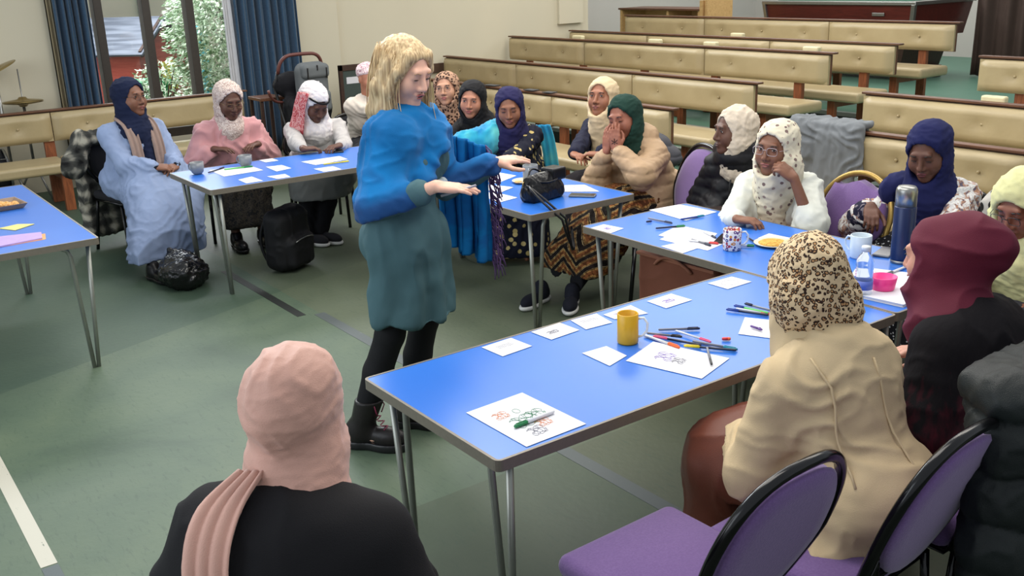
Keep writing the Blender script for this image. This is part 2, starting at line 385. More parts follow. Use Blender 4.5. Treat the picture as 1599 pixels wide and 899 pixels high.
# gable faces the hall at X=0 local; ridge runs away along -X
bm = bmesh.new()
gw = 0.62; ev = 1.02; ap = 1.42
pr = [(-gw, 0), (gw, 0), (gw, ev), (0, ap), (-gw, ev)]
f = [bm.verts.new((0, y, z)) for y, z in pr]; bk = [bm.verts.new((-1.3, y, z)) for y, z in pr]
bm.faces.new(f); bm.faces.new(bk[::-1])
for i in range(5): bm.faces.new((f[i], f[(i + 1) % 5], bk[(i + 1) % 5], bk[i]))
obj('walls', bm, RED, sh)
for s in (-1, 1):
    bm = bmesh.new(); L = math.hypot(gw + 0.1, ap - ev + 0.06); a = math.atan2(ap - ev + 0.0, gw)
    for k in range(7):
        t0 = k / 7; c0 = (-0.62, s * (gw + 0.1) * (t0 + 0.09), ap + 0.03 - (ap - ev) * 1.16 * (t0 + 0.07) + 0.012)
        obox(bm, c0, Vector((1, 0, 0)), Vector((0, s * math.cos(a), -math.sin(a))), Vector((0, s * math.sin(a), math.cos(a))), 0.74, L / 13, 0.014)
    obj('roof_slope', bm, SLATE, sh)
    bm = bmesh.new(); obox(bm, (0.07, s * gw * 0.52, (ap + ev) / 2 + 0.02), Vector((1, 0, 0)), Vector((0, s * math.cos(a), -math.sin(a))), Vector((0, s * math.sin(a), math.cos(a))), 0.02, L / 2, 0.05); obj('barge_board', bm, M['dark_wood'], sh)
bm = bmesh.new(); box(bm, 0.0, 0.03, -0.50, -0.26, 0.1, 0.86, 0.005); obj('door', bm, plain('dark_blue_paint', rgb(44, 54, 70), 0.5), sh)
bm = bmesh.new(); box(bm, 0.0, 0.03, -0.12, 0.25, 0.45, 0.85, 0.005); obj('window_panel', bm, plain('yellow_panel', rgb(206, 190, 70), 0.5), sh)
# bin
bm = bmesh.new(); box(bm, -13.4, -13.0, 3.65, 4.05, -0.05, 0.66, 0.03); box(bm, -13.43, -12.95, 3.62, 4.08, 0.66, 0.74, 0.03); tag(obj('wheelie_bin', bm, plain('green_bin', rgb(40, 130, 84), 0.45)), 'green plastic bin outside, seen below the pale shrub', 'bin')
bm = bmesh.new(); box(bm, -14.6, -14.4, 4.98, 5.12, -0.05, 1.3, 0.02); tag(obj('garden_tarp', bm, plain('turquoise_sheet', rgb(96, 184, 200), 0.5)), 'turquoise blue sheet glimpsed behind the garden shrub', 'tarpaulin')
# shrubs of many leaves
LEAF = NT('variegated_leaf'); LEAF.set(0.5)
_o = LEAF.n('ShaderNodeObjectInfo'); _g = LEAF.noise(LEAF.coord(), 9, 2); LEAF.col(LEAF.ramp(_g.outputs[0], [(0.36, rgb(92, 124, 84)), (0.47, rgb(150, 176, 140)), (0.6, rgb(222, 232, 216))]).outputs[0]); LEAF = LEAF.m
def shrub(name, c, rad, n, label, leaf=0.07):
    t = thing(name, label, 'shrub', c); rnd = random.Random(n)
    bm = bmesh.new()
    for k in range(9):
        a = rnd.uniform(0, 6.28); r = rnd.uniform(0.2, 0.85)
        tip = (rad[0] * r * math.cos(a), rad[1] * r * math.sin(a), rad[2] * rnd.uniform(1.2, 1.9))
        tube(bm, bez((0.04 * math.cos(a), 0.04 * math.sin(a), 0), (tip[0] * 0.2, tip[1] * 0.2, tip[2] * 0.6), tip, 6), 0.022, 5, r2=0.006)
    obj('stem', bm, M['dark_wood'], t)
    V = []; Fc = []
    for k in range(n):
        while True:
            x, y, z = rnd.uniform(-1, 1), rnd.uniform(-1, 1), rnd.uniform(-1, 1)
            d = x * x + y * y + z * z
            if 0.25 < d < 1: break
        p = Vector((x * rad[0], y * rad[1], rad[2] * (1.0 + z)))
        dr = Vector((x + rnd.uniform(-.5, .5), y + rnd.uniform(-.5, .5), rnd.uniform(-.9, .4))).normalized()
        s = dr.cross(Vector((rnd.uniform(-1, 1), rnd.uniform(-1, 1), 1))).normalized(); nn = dr.cross(s)
        L = leaf * rnd.uniform(0.6, 1.4); b = len(V)
        V += [p, p + dr * L * 0.5 + s * L * 0.24 + nn * L * 0.06, p + dr * L - nn * L * 0.1, p + dr * L * 0.5 - s * L * 0.24 + nn * L * 0.06]; Fc.append((b, b + 1, b + 2, b + 3))
    me = bpy.data.meshes.new('foliage'); me.from_pydata([tuple(v) for v in V], [], Fc); me.update(); link('foliage', me, LEAF, t)
shrub('garden_shrub', (-13.2, 5.25, -0.05), (0.9, 1.1, 1.25), 15000, 'large pale leafed shrub filling the middle and right panes of the window')
shrub('garden_shrub', (-12.3, 3.72, -0.05), (0.3, 0.35, 0.55), 1400, 'smaller shrub in front of the red playhouse outside the window', 0.06)

# ------------------------------------------------------------ pews
def pew(loc, length, seams, label, group, posts=None, flip=0, rz=0.0, seat=True, ledge=False, armpads=()):
    """length runs along local X from 0, back at local Y 0, seat towards -Y"""
    t = thing('bench_pew', label, 'bench', loc, rz, group)
    edges = [0.0] + list(seams) + [length]
    for a, b in zip(edges[:-1], edges[1:]):
        bm = bmesh.new(); x0, x1 = a + 0.004, b - 0.004
        # pillow-shaped back pad with buttons
        nx = max(8, int((x1 - x0) / 0.05)); nz = 8; nb = 3 if (b - a) > 1.6 else 2
        btn = [a + (b - a) * (k + 0.5) / nb for k in range(nb)]
        rows = []
        for j in range(nz + 1):
            v = j / nz; row = []
            for i in range(nx + 1):
                u = i / nx; x = x0 + (x1 - x0) * u; z = 0.565 + 0.255 * v
                e = min(1, min(u, 1 - u) * (x1 - x0) / 0.03) ; e = math.sqrt(max(0, 1 - (1 - e) ** 2)); ev_ = min(1, min(v, 1 - v) * 0.255 / 0.035); ev_ = math.sqrt(max(0, 1 - (1 - ev_) ** 2))
                d = 0.062 * (0.25 + 0.75 * e * ev_)
                for bx in btn:
                    rr = math.hypot(x - bx, (z - 0.70) * 1.0); d -= 0.030 * math.exp(-(rr / 0.028) ** 2) + 0.010 * math.exp(-(rr / 0.08) ** 2) * (e * ev_)
                row.append(bm.verts.new((x, -0.012 - d, z)))
            rows.append(row)
        for j in range(nz):
            for i in range(nx): bm.faces.new((rows[j][i], rows[j][i + 1], rows[j + 1][i + 1], rows[j + 1][i])).smooth = True
        box(bm, x0, x1, -0.03, -0.005, 0.565, 0.82)
        p = obj('back_pad', bm, M['vinyl'], t)
        for bx in btn:
            bm = bmesh.new(); bmesh.ops.create_uvsphere(bm, u_segments=10, v_segments=6, radius=0.011); bm.transform(Matrix.Translation((bx, -0.05, 0.70))); obj('button', bm, M['vinyl'], p, True)
    bm = bmesh.new(); box(bm, -0.01, length + (0.05 if not flip else 0.01), -0.04, 0.03, 0.832, 0.848, 0.003); obj('top_rail', bm, M['wood'], t)
    bm = bmesh.new(); box(bm, 0.0, length, -0.005, 0.02, 0.56, 0.826, 0.002); obj('back_board', bm, M['wood'], t)
    ps = posts if posts else [0.35 + k * (length - 0.7) / max(1, round(length / 1.15)) for k in range(max(1, round(length / 1.15)) + 1)]
    for x in ps:
        bm = bmesh.new(); box(bm, x - 0.045, x + 0.045, -0.0, 0.045, 0, 0.6, 0.004); obj('post', bm, M['woodv'], t)
        if seat:
            bm = bmesh.new(); box(bm, x - 0.04, x + 0.04, -0.47, -0.42, 0, 0.335, 0.003); obj('leg', bm, M['woodv'], t)
            bm = bmesh.new(); box(bm, x - 0.035, x + 0.035, -0.45, 0.0, 0.275, 0.335, 0.003); obj('rail', bm, M['woodv'], t)
    if seat:
        for a, b in zip(edges[:-1], edges[1:]):
            bm = bmesh.new(); box(bm, a + 0.004, b - 0.004, -0.54, -0.07, 0.34, 0.435, 0.028, 4); o = obj('seat_pad', bm, M['vinyl'], t)
            for pl in o.data.polygons: pl.use_smooth = len(pl.vertices) == 4 and pl.area < 0.03
    for x in armpads:
        bm = bmesh.new(); box(bm, x - 0.085, x + 0.085, 0.032, 0.09, 0.79, 0.882, 0.012); o = obj('book_rest', bm, plain('pale_cream_pad', rgb(214, 204, 164), 0.5), t)
    return t
GL = 'long cream benches on the left side of the gallery steps'
lab = ['front-row cream bench on the floor directly behind the women in navy and dark green hijabs',
       'second cream bench up in the left block, its back with seams above the front bench',
       'third cream bench up in the left block, with three long back pads',
       'fourth cream bench up in the left block, half hidden behind the third',
       'topmost and farthest cream bench in the left block, in front of the wooden cabinet']
pads = [(), (), (), (2.6, 4.5, 0.1, 1.15, 1.9), (3.1,)]
pads = [(), (), (1.24, 2.51, 3.3, 4.52), (2.78,), ()]
for i in range(5):
    pew((-10.4, PEWQ[i], PEWZ[i]), 4.78, (1.45, 3.3), lab[i], None, armpads=pads[i])
pew((-4.42, 5.6, 0.0), 5.2, (1.62, 3.3), 'front-row cream bench at right, the grey jacket over its left end', None)
pew((-4.57, 6.57, 0.11), 5.2, (1.9, 3.6), 'second cream bench up in the right block, behind the woman in the floral top', None, armpads=(0.96,))
pew((-4.5, 8.0, 0.27), 5.2, (1.9, 3.6), 'third cream bench up in the right block, at the right edge of the photo', None)
pew((-4.3, 9.1, 0.43), 5.2, (1.9, 3.6), 'farthest cream bench in the right block, mostly outside the photo', None)
# bench along the window: runs along +Y, faces +X
pew((-9.88, 0.2, 0.0), 3.58, (1.76,), 'cream bench standing along the garden window behind the woman in pale blue', None, posts=[0.5, 1.72, 2.7, 3.5], rz=math.pi / 2, )
# the local frame of a bench faces -Y; turned by +90 degrees it faces +X

# ------------------------------------------------------------ cabinet, pool table, far end
cb = thing('wooden_cabinet', 'open pale wooden cabinet lying behind the farthest bench at the top', 'cabinet', (-10.65, 10.35, 0.43))
bm = bmesh.new(); box(bm, -0.85, 0.75, 0, 0.02, 0, 0.06); box(bm, -0.85, -0.81, 0, 0.5, 0, 0.88, 0.003); box(bm, 0.72, 0.76, 0, 0.5, 0, 0.88, 0.003); box(bm, 0.1, 0.14, 0.02, 0.5, 0.0, 0.85); box(bm, -0.85, 0.76, 0.48, 0.5, 0, 0.86); obj('carcass', bm, M['pale_wood'], cb)
bm = bmesh.new(); box(bm, -0.87, 0.8, -0.02, 0.52, 0.86, 0.885, 0.003); obj('top', bm, M['wood'], cb)
bm = bmesh.new(); box(bm, 0.8, 0.86, -0.05, 0.45, 0, 1.0, 0.003); obj('side_board', bm, M['pale_wood'], cb)
bm = bmesh.new(); box(bm, 0.9, 0.94, -0.05, 0.45, 0, 1.1, 0.003); obj('side_board', bm, M['pale_wood'], cb)
pt = thing('pool_table', 'dark red pool table with chrome trim standing behind the top bench', 'pool table', (-8.2, 11.0, 0.43))
pt.scale = (1, 1, 1.07)
REDW = wood('red_mahogany', rgb(72, 26, 22), rgb(98, 38, 32), (2, 14, 14), 0.3)
def frust(bm, x0, x1, y0, y1, z0, z1, dx, dy, mi=0):
    vs = [(x0 + dx, y0 + dy, z0), (x1 - dx, y0 + dy, z0), (x1 - dx, y1 - dy, z0), (x0 + dx, y1 - dy, z0), (x0, y0, z1), (x1, y0, z1), (x1, y1, z1), (x0, y1, z1)]
    v = [bm.verts.new(p) for p in vs]
    for q in ((0, 3, 2, 1), (4, 5, 6, 7), (0, 1, 5, 4), (1, 2, 6, 5), (2, 3, 7, 6), (3, 0, 4, 7)): bm.faces.new([v[i] for i in q]).material_index = mi
bm = bmesh.new(); frust(bm, -1.12, 1.12, 0, 1.25, 0.5, 0.86, 0.06, 0.06); obj('cabinet_body', bm, REDW, pt)
bm = bmesh.new(); frust(bm, -0.95, 0.95, 0.15, 1.1, 0.12, 0.5, 0.1, 0.05); obj('base', bm, M['dark_wood'], pt)
for sx in (-0.85, 0.85):
    for sy in (0.3, 0.95):
        bm = bmesh.new(); box(bm, sx - 0.07, sx + 0.07, sy - 0.07, sy + 0.07, 0, 0.14, 0.01); obj('leg', bm, REDW, pt)
bm = bmesh.new(); box(bm, -1.15, 1.15, -0.03, 1.28, 0.86, 0.9, 0.006); obj('chrome_rim', bm, M['chrome'], pt)
bm = bmesh.new(); box(bm, -1.0, 1.0, 0.12, 1.13, 0.9, 0.905); obj('cloth', bm, plain('pool_cloth', rgb(40, 92, 70), 0.9), pt)
for sx in (-1.12, 1.12):
    bm = bmesh.new(); obox(bm, (sx * 0.975, 0.02, 0.68), Vector((1, 0, 0)), Vector((0, 1, 0)), Vector((0.14 * (1 if sx > 0 else -1), -0.14, 1)).normalized(), 0.025, 0.025, 0.19, 0.004); obj('corner_trim', bm, M['chrome'], pt)
bm = bmesh.new(); box(bm, 0.55, 0.72, -0.0, 0.012, 0.74, 0.775, 0.003); obj('coin_plate', bm, M['chrome'], pt)
bm = bmesh.new(); tube(bm, [(-0.55, 0.03, 0.55), (-0.55, 0.0, 0.62), (0.35, 0.0, 0.62), (0.35, 0.03, 0.55)], 0.012, 8); obj('ball_rail', bm, M['chrome'], pt)

# ------------------------------------------------------------ folding tables
def table(x0, y0, lx, ly, label, z=0.70, legs_in=(0.10, 0.16)):
    cx, cy = x0 + lx / 2, y0 + ly / 2
    t = thing('folding_table', label, 'table', (cx, cy, 0), 0)
    hx, hy = lx / 2, ly / 2
    bm = bmesh.new(); box(bm, -hx + 0.006, hx - 0.006, -hy + 0.006, hy - 0.006, z - 0.03, z, 0.002); obj('tabletop', bm, M['blue'], t)
    bm = bmesh.new()
    def rnd_rect(h, r):
        pts = []
        for sx, sy, a0 in ((1, 1, 0), (-1, 1, 90), (-1, -1, 180), (1, -1, 270)):
            for k in range(5):
                a = math.radians(a0 + 90 * k / 4); pts.append((sx * (hx - r) + r * math.cos(a) + (h - 0) * math.cos(a), sy * (hy - r) + r * math.sin(a) + h * math.sin(a)))
        return pts
    out = rnd_rect(0, 0.02); inn = rnd_rect(-0.009, 0.02)
    a = [bm.verts.new((x, y, z - 0.032)) for x, y in out]; b = [bm.verts.new((x, y, z + 0.001)) for x, y in out]; c = [bm.verts.new((x, y, z + 0.001)) for x, y in inn]; d = [bm.verts.new((x, y, z - 0.032)) for x, y in inn]
    n = len(out)
    for i in range(n):
        j = (i + 1) % n
        bm.faces.new((a[i], a[j], b[j], b[i])); bm.faces.new((b[i], b[j], c[j], c[i])); bm.faces.new((c[i], c[j], d[j], d[i])); bm.faces.new((d[i], d[j], a[j], a[i]))
    obj('edge_trim', bm, M['alu'], t)
    long_x = lx > ly
    for sl in (-1, 1):
        for ss in (-1, 1):
            L, S = (hx, hy) if long_x else (hy, hx)
            foot = (sl * (L - 0.09), ss * (S - 0.085), 0.0); t1 = (sl * (L - 0.07), ss * (S - 0.045), z - 0.03); t2 = (sl * (L - 0.07), ss * (S - 0.135), z - 0.03)
            sw = (lambda p: (p[0], p[1], p[2])) if long_x else (lambda p: (p[1], p[0], p[2]))
            fo2 = (foot[0], foot[1] - ss * 0.022, 0.0)
            bm = bmesh.new(); tube(bm, [sw(foot), sw(t1)], 0.011, 10); tube(bm, [sw(fo2), sw((t2[0], t2[1], z - 0.09)), sw((t2[0], t2[1] - ss * 0.012, z - 0.055)), sw((t2[0], t2[1] - ss * 0.045, z - 0.036))], 0.011, 10)
            obj('leg', bm, M['legmetal'], t)
    for sl in (-1, 1):
        L, S = (hx, hy) if long_x else (hy, hx)
        bm = bmesh.new()
        p = [(sl * (L - 0.07), -(S - 0.13), z - 0.036), (sl * (L - 0.07), (S - 0.13), z - 0.036)]
        sw = (lambda p: p) if long_x else (lambda p: (p[1], p[0], p[2]))
        tube(bm, [sw(q) for q in p], 0.01, 8); obj('crossbar', bm, M['legmetal'], t)
    return t
table(-2.665, 1.31, 0.735, 1.745, 'long blue folding table in the foreground with yellow mug and scattered pens')
table(-3.685, 3.06, 1.75, 0.72, 'blue folding table with the patterned mug, thermos and water bottle', )
table(-5.79, 3.01, 1.755, 0.735, 'blue folding table in the middle with the black handbag on it')
table(-6.69, 2.0, 0.775, 1.755, 'blue folding table at left with two grey mugs and small papers')
table(-7.02, 0.38, 1.84, 0.78, 'blue folding table at the left edge of the photo with the food tray')

# ------------------------------------------------------------ smooth volume modelling for bodies and cloth
_rs = np.random.RandomState(7); _T = _rs.rand(32, 32, 32).astype(np.float32)
def vnoise(p):
    i = np.floor(p).astype(np.int64); f = (p - i).astype(np.float32); f = f * f * (3 - 2 * f); i &= 31; j = (i + 1) & 31
    x, y, z = f[:, 0], f[:, 1], f[:, 2]; a = _T
    c00 = a[i[:, 0], i[:, 1], i[:, 2]] * (1 - x) + a[j[:, 0], i[:, 1], i[:, 2]] * x
    c10 = a[i[:, 0], j[:, 1], i[:, 2]] * (1 - x) + a[j[:, 0], j[:, 1], i[:, 2]] * x
    c01 = a[i[:, 0], i[:, 1], j[:, 2]] * (1 - x) + a[j[:, 0], i[:, 1], j[:, 2]] * x
    c11 = a[i[:, 0], j[:, 1], j[:, 2]] * (1 - x) + a[j[:, 0], j[:, 1], j[:, 2]] * x
    return (c00 * (1 - y) + c10 * y) * (1 - z) + (c01 * (1 - y) + c11 * y) * z
V3 = lambda *a: np.array(a if len(a) == 3 else a[0], dtype=np.float64)
def unit(v): v = np.asarray(v, float); return v / (np.linalg.norm(v) + 1e-9)
class SDF:
    def __init__(s, lo, hi, h):
        s.lo = np.array(lo, float); s.h = h; s.n = np.ceil((np.array(hi) - s.lo) / h).astype(int) + 1
        s.ax = [(s.lo[i] + h * np.arange(s.n[i])).astype(np.float32) for i in range(3)]
        s.d = np.full(s.n, 0.3, np.float32)
    def sl(s, a, b, m):
        i0 = np.maximum(np.floor((np.minimum(a, b) - m - s.lo) / s.h).astype(int), 0)
        i1 = np.minimum(np.ceil((np.maximum(a, b) + m - s.lo) / s.h).astype(int) + 1, s.n)
        if np.any(i1 <= i0): return None
        return tuple(slice(i0[k], i1[k]) for k in range(3))
    def xyz(s, sl): return s.ax[0][sl[0]][:, None, None], s.ax[1][sl[1]][None, :, None], s.ax[2][sl[2]][None, None, :]
    def uni(s, sl, e, k):
        d = s.d[sl]
        if k > 0:
            hh = np.maximum(k - np.abs(d - e), 0) / k; s.d[sl] = np.minimum(d, e) - hh * hh * k * 0.25
        else: s.d[sl] = np.minimum(d, e)
    def sub(s, sl, e, k=0.0):
        d = s.d[sl]; e = -e
        if k > 0:
            hh = np.maximum(k - np.abs(d - e), 0) / k; s.d[sl] = np.maximum(d, e) + hh * hh * k * 0.25
        else: s.d[sl] = np.maximum(d, e)
    def cap(s, a, b, ra, rb=None, k=0.0, cut=False):
        rb = ra if rb is None else rb; a = V3(a); b = V3(b); m = max(ra, rb) + k + 3 * s.h; sl = s.sl(a, b, m)
        if sl is None: return s
        x, y, z = s.xyz(sl); ba = (b - a).astype(np.float32); L = float(ba @ ba) + 1e-9
        px, py, pz = x - np.float32(a[0]), y - np.float32(a[1]), z - np.float32(a[2])
        t = np.clip((px * ba[0] + py * ba[1] + pz * ba[2]) / L, 0, 1)
        e = np.sqrt((px - t * ba[0]) ** 2 + (py - t * ba[1]) ** 2 + (pz - t * ba[2]) ** 2) - (ra + (rb - ra) * t)
        (s.sub if cut else s.uni)(sl, e, k); return s
    def ell(s, c, r, R=None, k=0.0, cut=False):
        c = V3(c); r = V3(r); R = np.eye(3) if R is None else R; m = max(r) + k + 3 * s.h; sl = s.sl(c, c, m)
        if sl is None: return s
        x, y, z = s.xyz(sl); px, py, pz = x - np.float32(c[0]), y - np.float32(c[1]), z - np.float32(c[2])
        q = [(px * R[0, i] + py * R[1, i] + pz * R[2, i]) for i in range(3)]
        k0 = np.sqrt(sum((q[i] / r[i]) ** 2 for i in range(3))); k1 = np.sqrt(sum((q[i] / r[i] ** 2) ** 2 for i in range(3))) + 1e-6
        e = k0 * (k0 - 1) / k1
        (s.sub if cut else s.uni)(sl, e.astype(np.float32), k); return s
    def bx(s, c, hf, R=None, r=0.01, k=0.0, cut=False):
        c = V3(c); hf = V3(hf); R = np.eye(3) if R is None else R; m = np.linalg.norm(hf) + k + 3 * s.h; sl = s.sl(c, c, m)
        if sl is None: return s
        x, y, z = s.xyz(sl); px, py, pz = x - np.float32(c[0]), y - np.float32(c[1]), z - np.float32(c[2])
        q = [np.abs(px * R[0, i] + py * R[1, i] + pz * R[2, i]) - (hf[i] - r) for i in range(3)]
        e = np.sqrt(sum(np.maximum(v, 0) ** 2 for v in q)) + np.minimum(np.maximum(np.maximum(q[0], q[1]), q[2]), 0) - r
        (s.sub if cut else s.uni)(sl, e.astype(np.float32), k); return s
    def chain(s, pts, rs, k=0.02):
        for i in range(len(pts) - 1): s.cap(pts[i], pts[i + 1], rs[i], rs[i + 1], k)
        return s
    def facecut(s, R, c, rx, rz, y0=0.0, k=0.008, tilt=0.0):
        sl = tuple(slice(0, n) for n in s.n); x, y, z = s.xyz(sl); px, py, pz = x - c[0], y - c[1], z - c[2]
        q = [(px * R[0, i] + py * R[1, i] + pz * R[2, i]) for i in range(3)]
        zz = q[2] + 0.012
        e = (np.sqrt((q[0] / rx) ** 2 + (np.where(zz > 0, zz / rz, zz / (rz * 1.12))) ** 2) - 1) * min(rx, rz)
        e = np.maximum(e, y0 - q[1]); s.sub(sl, e.astype(np.float32), k); return s
    def halfcut(s, n, c):
        """removes everything on the side n points to, beyond point c"""
        n = unit(n); c = V3(c); x, y, z = s.xyz(tuple(slice(0, q) for q in s.n))
        s.d = np.maximum(s.d, ((x - c[0]) * n[0] + (y - c[1]) * n[1] + (z - c[2]) * n[2]).astype(np.float32)); return s
    def mesh(s, smooth=1):
        d = s.d; d[0] = d[-1] = 0.3; d[:, 0] = d[:, -1] = 0.3; d[:, :, 0] = d[:, :, -1] = 0.3
        ins = d < 0
        c = np.zeros(np.array(d.shape) - 1, np.int8)
        for dx in (0, 1):
            for dy in (0, 1):
                for dz in (0, 1): c += ins[dx:dx + c.shape[0], dy:dy + c.shape[1], dz:dz + c.shape[2]]
        act = (c > 0) & (c < 8); idx = np.argwhere(act); nv = len(idx)
        if nv == 0: return np.zeros((0, 3)), np.zeros((0, 4), int)
        vid = np.full(c.shape, -1, np.int64); vid[act] = np.arange(nv)
        P = np.zeros((nv, 3)); W_ = np.zeros(nv)
        cor = [(a, b, e) for a in (0, 1) for b in (0, 1) for e in (0, 1)]
        val = {o: d[idx[:, 0] + o[0], idx[:, 1] + o[1], idx[:, 2] + o[2]] for o in cor}
        for a in cor:
            for ax in range(3):
                if a[ax]: continue
                b = list(a); b[ax] = 1; b = tuple(b); va, vb = val[a], val[b]; mk = (va < 0) != (vb < 0)
                t = np.where(mk, va / np.where(mk, va - vb, 1), 0)
                p = np.tile(np.array(a, float), (nv, 1)); p[:, ax] = t; P[mk] += p[mk]; W_[mk] += 1
        P = (P / W_[:, None] + idx) * s.h + s.lo
        F = []
        for ax in range(3):
            o = [0, 0, 0]; o[ax] = 1; n0 = ins[:d.shape[0] - o[0], :d.shape[1] - o[1], :d.shape[2] - o[2]]; n1 = ins[o[0]:, o[1]:, o[2]:]
            e = np.argwhere(n0 != n1); fl = n0[e[:, 0], e[:, 1], e[:, 2]]
            b, g_ = (ax + 1) % 3, (ax + 2) % 3; q = []
            for (ib, ig) in ((0, 0), (1, 0), (1, 1), (0, 1)):
                k = e.copy(); k[:, b] -= 1 - ib; k[:, g_] -= 1 - ig; q.append(vid[k[:, 0], k[:, 1], k[:, 2]])
            q = np.stack(q, 1); q[~fl] = q[~fl][:, ::-1]; F.append(q)
        F = np.concatenate(F); F = F[(F >= 0).all(1)]
        for _ in range(smooth):
            A = np.zeros_like(P); cn = np.zeros(nv)
            for i in range(4):
                a, b = F[:, i], F[:, (i + 1) % 4]
                for k in range(3): A[:, k] += np.bincount(a, P[b, k], nv) + np.bincount(b, P[a, k], nv)
                cn += np.bincount(a, minlength=nv) + np.bincount(b, minlength=nv)
            P = 0.5 * P + 0.5 * A / np.maximum(cn, 1)[:, None]
        return P, F
def normals(V, F):
    n = np.cross(V[F[:, 2]] - V[F[:, 0]], V[F[:, 3]] - V[F[:, 1]]); N = np.zeros_like(V)
    for i in range(4):
        for k in range(3): N[:, k] += np.bincount(F[:, i], n[:, k], len(V))
    return N / (np.linalg.norm(N, axis=1, keepdims=True) + 1e-12)
def disp(V, F, spec):
    """spec: list of (kind, amp, (sx,sy,sz), seed)"""
    if len(V) == 0: return V
    for kind, amp, sc, seed in spec:
        N = normals(V, F); sc = np.array(sc, float); o = seed * 3.71
        wv = np.stack([vnoise(V * 6 + o), vnoise(V * 6 + o + 11), vnoise(V * 6 + o + 23)], 1) - 0.5
        p = (V + wv * 0.09) * sc + o
        if kind == 'ridge':
            n = vnoise(p) * 0.75 + vnoise(p * 2.1 + 7) * 0.25; r = 1 - np.abs(2 * n - 1); f = (r ** 4 - 0.3) * 0.8
        elif kind == 'lines':
            ph = V @ sc + 5.0 * (vnoise(V * 4.5 + o) - 0.5) + 1.6 * (vnoise(V * 11 + o) - 0.5); r = 0.5 + 0.5 * np.sin(ph * 2 * np.pi); f = (r ** 2.2 - 0.35) * np.clip(vnoise(V * 5 + o + 31) * 2.0 - 0.35, 0.1, 1)
        elif kind == 'soft': f = vnoise(p) * 2 - 1
        elif kind == 'puff':
            ph = (V[:, 2] + 0.03 * wv[:, 0] + 0.25 * wv[:, 1] * 0.2) * sc[2] + o; f = np.sqrt(np.abs(np.sin(np.pi * ph))) - 0.8 + 0.25 * (vnoise(p * 1.0) - 0.5)
        elif kind == 'drape':   # long hanging folds round a vertical axis
            a = np.arctan2(V[:, 1] - sc[1], V[:, 0]); f = np.sin(a * sc[0] + 5 * wv[:, 0] + o) * np.clip((sc[2] - V[:, 2]) / 0.35, 0, 1)
        V = V + N * (f * amp)[:, None]
    return V
def npmesh(name, parts, mat, parent=None):
    """parts: list of (V, F)"""
    Vs, Fs, o = [], [], 0
    for V, F in parts:
        if len(V) == 0: continue
        Vs.append(V); Fs.append(F + o); o += len(V)
    V = np.concatenate(Vs).astype(np.float32); F = np.concatenate(Fs).astype(np.int32)
    me = bpy.data.meshes.new(name); me.vertices.add(len(V)); me.vertices.foreach_set('co', V.ravel())
    me.loops.add(F.size); me.loops.foreach_set('vertex_index', F.ravel()); me.polygons.add(len(F))
    me.polygons.foreach_set('loop_start', np.arange(len(F), dtype=np.int32) * 4); me.polygons.foreach_set('loop_total', np.full(len(F), 4, np.int32))
    me.polygons.foreach_set('use_smooth', np.ones(len(F), bool)); me.update(); me.validate()
    return link(name, me, mat, parent)
def rotm(yaw=0, pitch=0, roll=0):
    y, p, r = (math.radians(v) for v in (yaw, pitch, roll))
    Rz = np.array([[math.cos(y), -math.sin(y), 0], [math.sin(y), math.cos(y), 0], [0, 0, 1]]); Rx = np.array([[1, 0, 0], [0, math.cos(p), -math.sin(p)], [0, math.sin(p), math.cos(p)]])
    Ry = np.array([[math.cos(r), 0, math.sin(r)], [0, 1, 0], [-math.sin(r), 0, math.cos(r)]]); return Rz @ Rx @ Ry

HS = 1.10
def head_sdf(c, R, neck, h=0.0045, jaw=1.0, ears=True):
    c = V3(c); lo = np.minimum(c - 0.145, V3(neck) - 0.06); hi = np.maximum(c + 0.145, V3(neck) + 0.06); s = SDF(lo, hi, h)
    P = lambda x, y, z: c + R @ (V3(x, y, z) * HS)
    E = lambda p, r, k, cut=False: s.ell(P(*p), V3(*r) * HS, R, k, cut)
    E((0, -0.015, 0.032), (0.073, 0.091, 0.084), 0.0)
    E((0, 0.018, -0.028), (0.065 * jaw, 0.070, 0.082), 0.03)
    E((0, 0.066, -0.090), (0.024, 0.020, 0.018), 0.03)
    for sx in (-1, 1):
        E((sx * 0.037 * jaw, 0.052, -0.028), (0.027, 0.030, 0.032), 0.02)
        E((sx * 0.031, 0.099, 0.010), (0.016, 0.016, 0.011), 0.014, True)
        E((sx * 0.031, 0.071, 0.009), (0.0145, 0.0145, 0.0125), 0.005)
        if ears: E((sx * 0.071, -0.012, -0.004), (0.009, 0.018, 0.030), 0.006)
    s.cap(P(-0.034, 0.078, 0.030), P(0.034, 0.078, 0.030), 0.010, 0.010, 0.016)
    s.cap(P(0, 0.084, 0.018), P(0, 0.104, -0.026), 0.0075, 0.0115, 0.014)
    for sx in (-1, 1): E((sx * 0.0115, 0.092, -0.031), (0.0085, 0.010, 0.008), 0.008)
    E((0, 0.083, -0.054), (0.024, 0.011, 0.0085), 0.010); E((0, 0.081, -0.066), (0.019, 0.011, 0.008), 0.010)
    s.cap(P(0, -0.02, -0.07), neck, 0.052, 0.058, 0.03)
    return s.mesh(1)
def blob(name, P, R, pts, mat, parent):
    """small rounded mesh from ellipsoids given in the head frame"""
    bm = bmesh.new()
    for p, r, rot in pts:
        b2 = bmesh.ops.create_uvsphere(bm, u_segments=12, v_segments=8, radius=1.0)
        Mx = Matrix([list(row) for row in R]).to_4x4(); Mx.translation = Vector(P(*p))
        bmesh.ops.transform(bm, matrix=Mx @ Matrix.Rotation(rot, 4, 'Y') @ Matrix.Diagonal((r[0], r[1], r[2], 1)), verts=b2['verts'])
    return obj(name, bm, mat, parent, True)
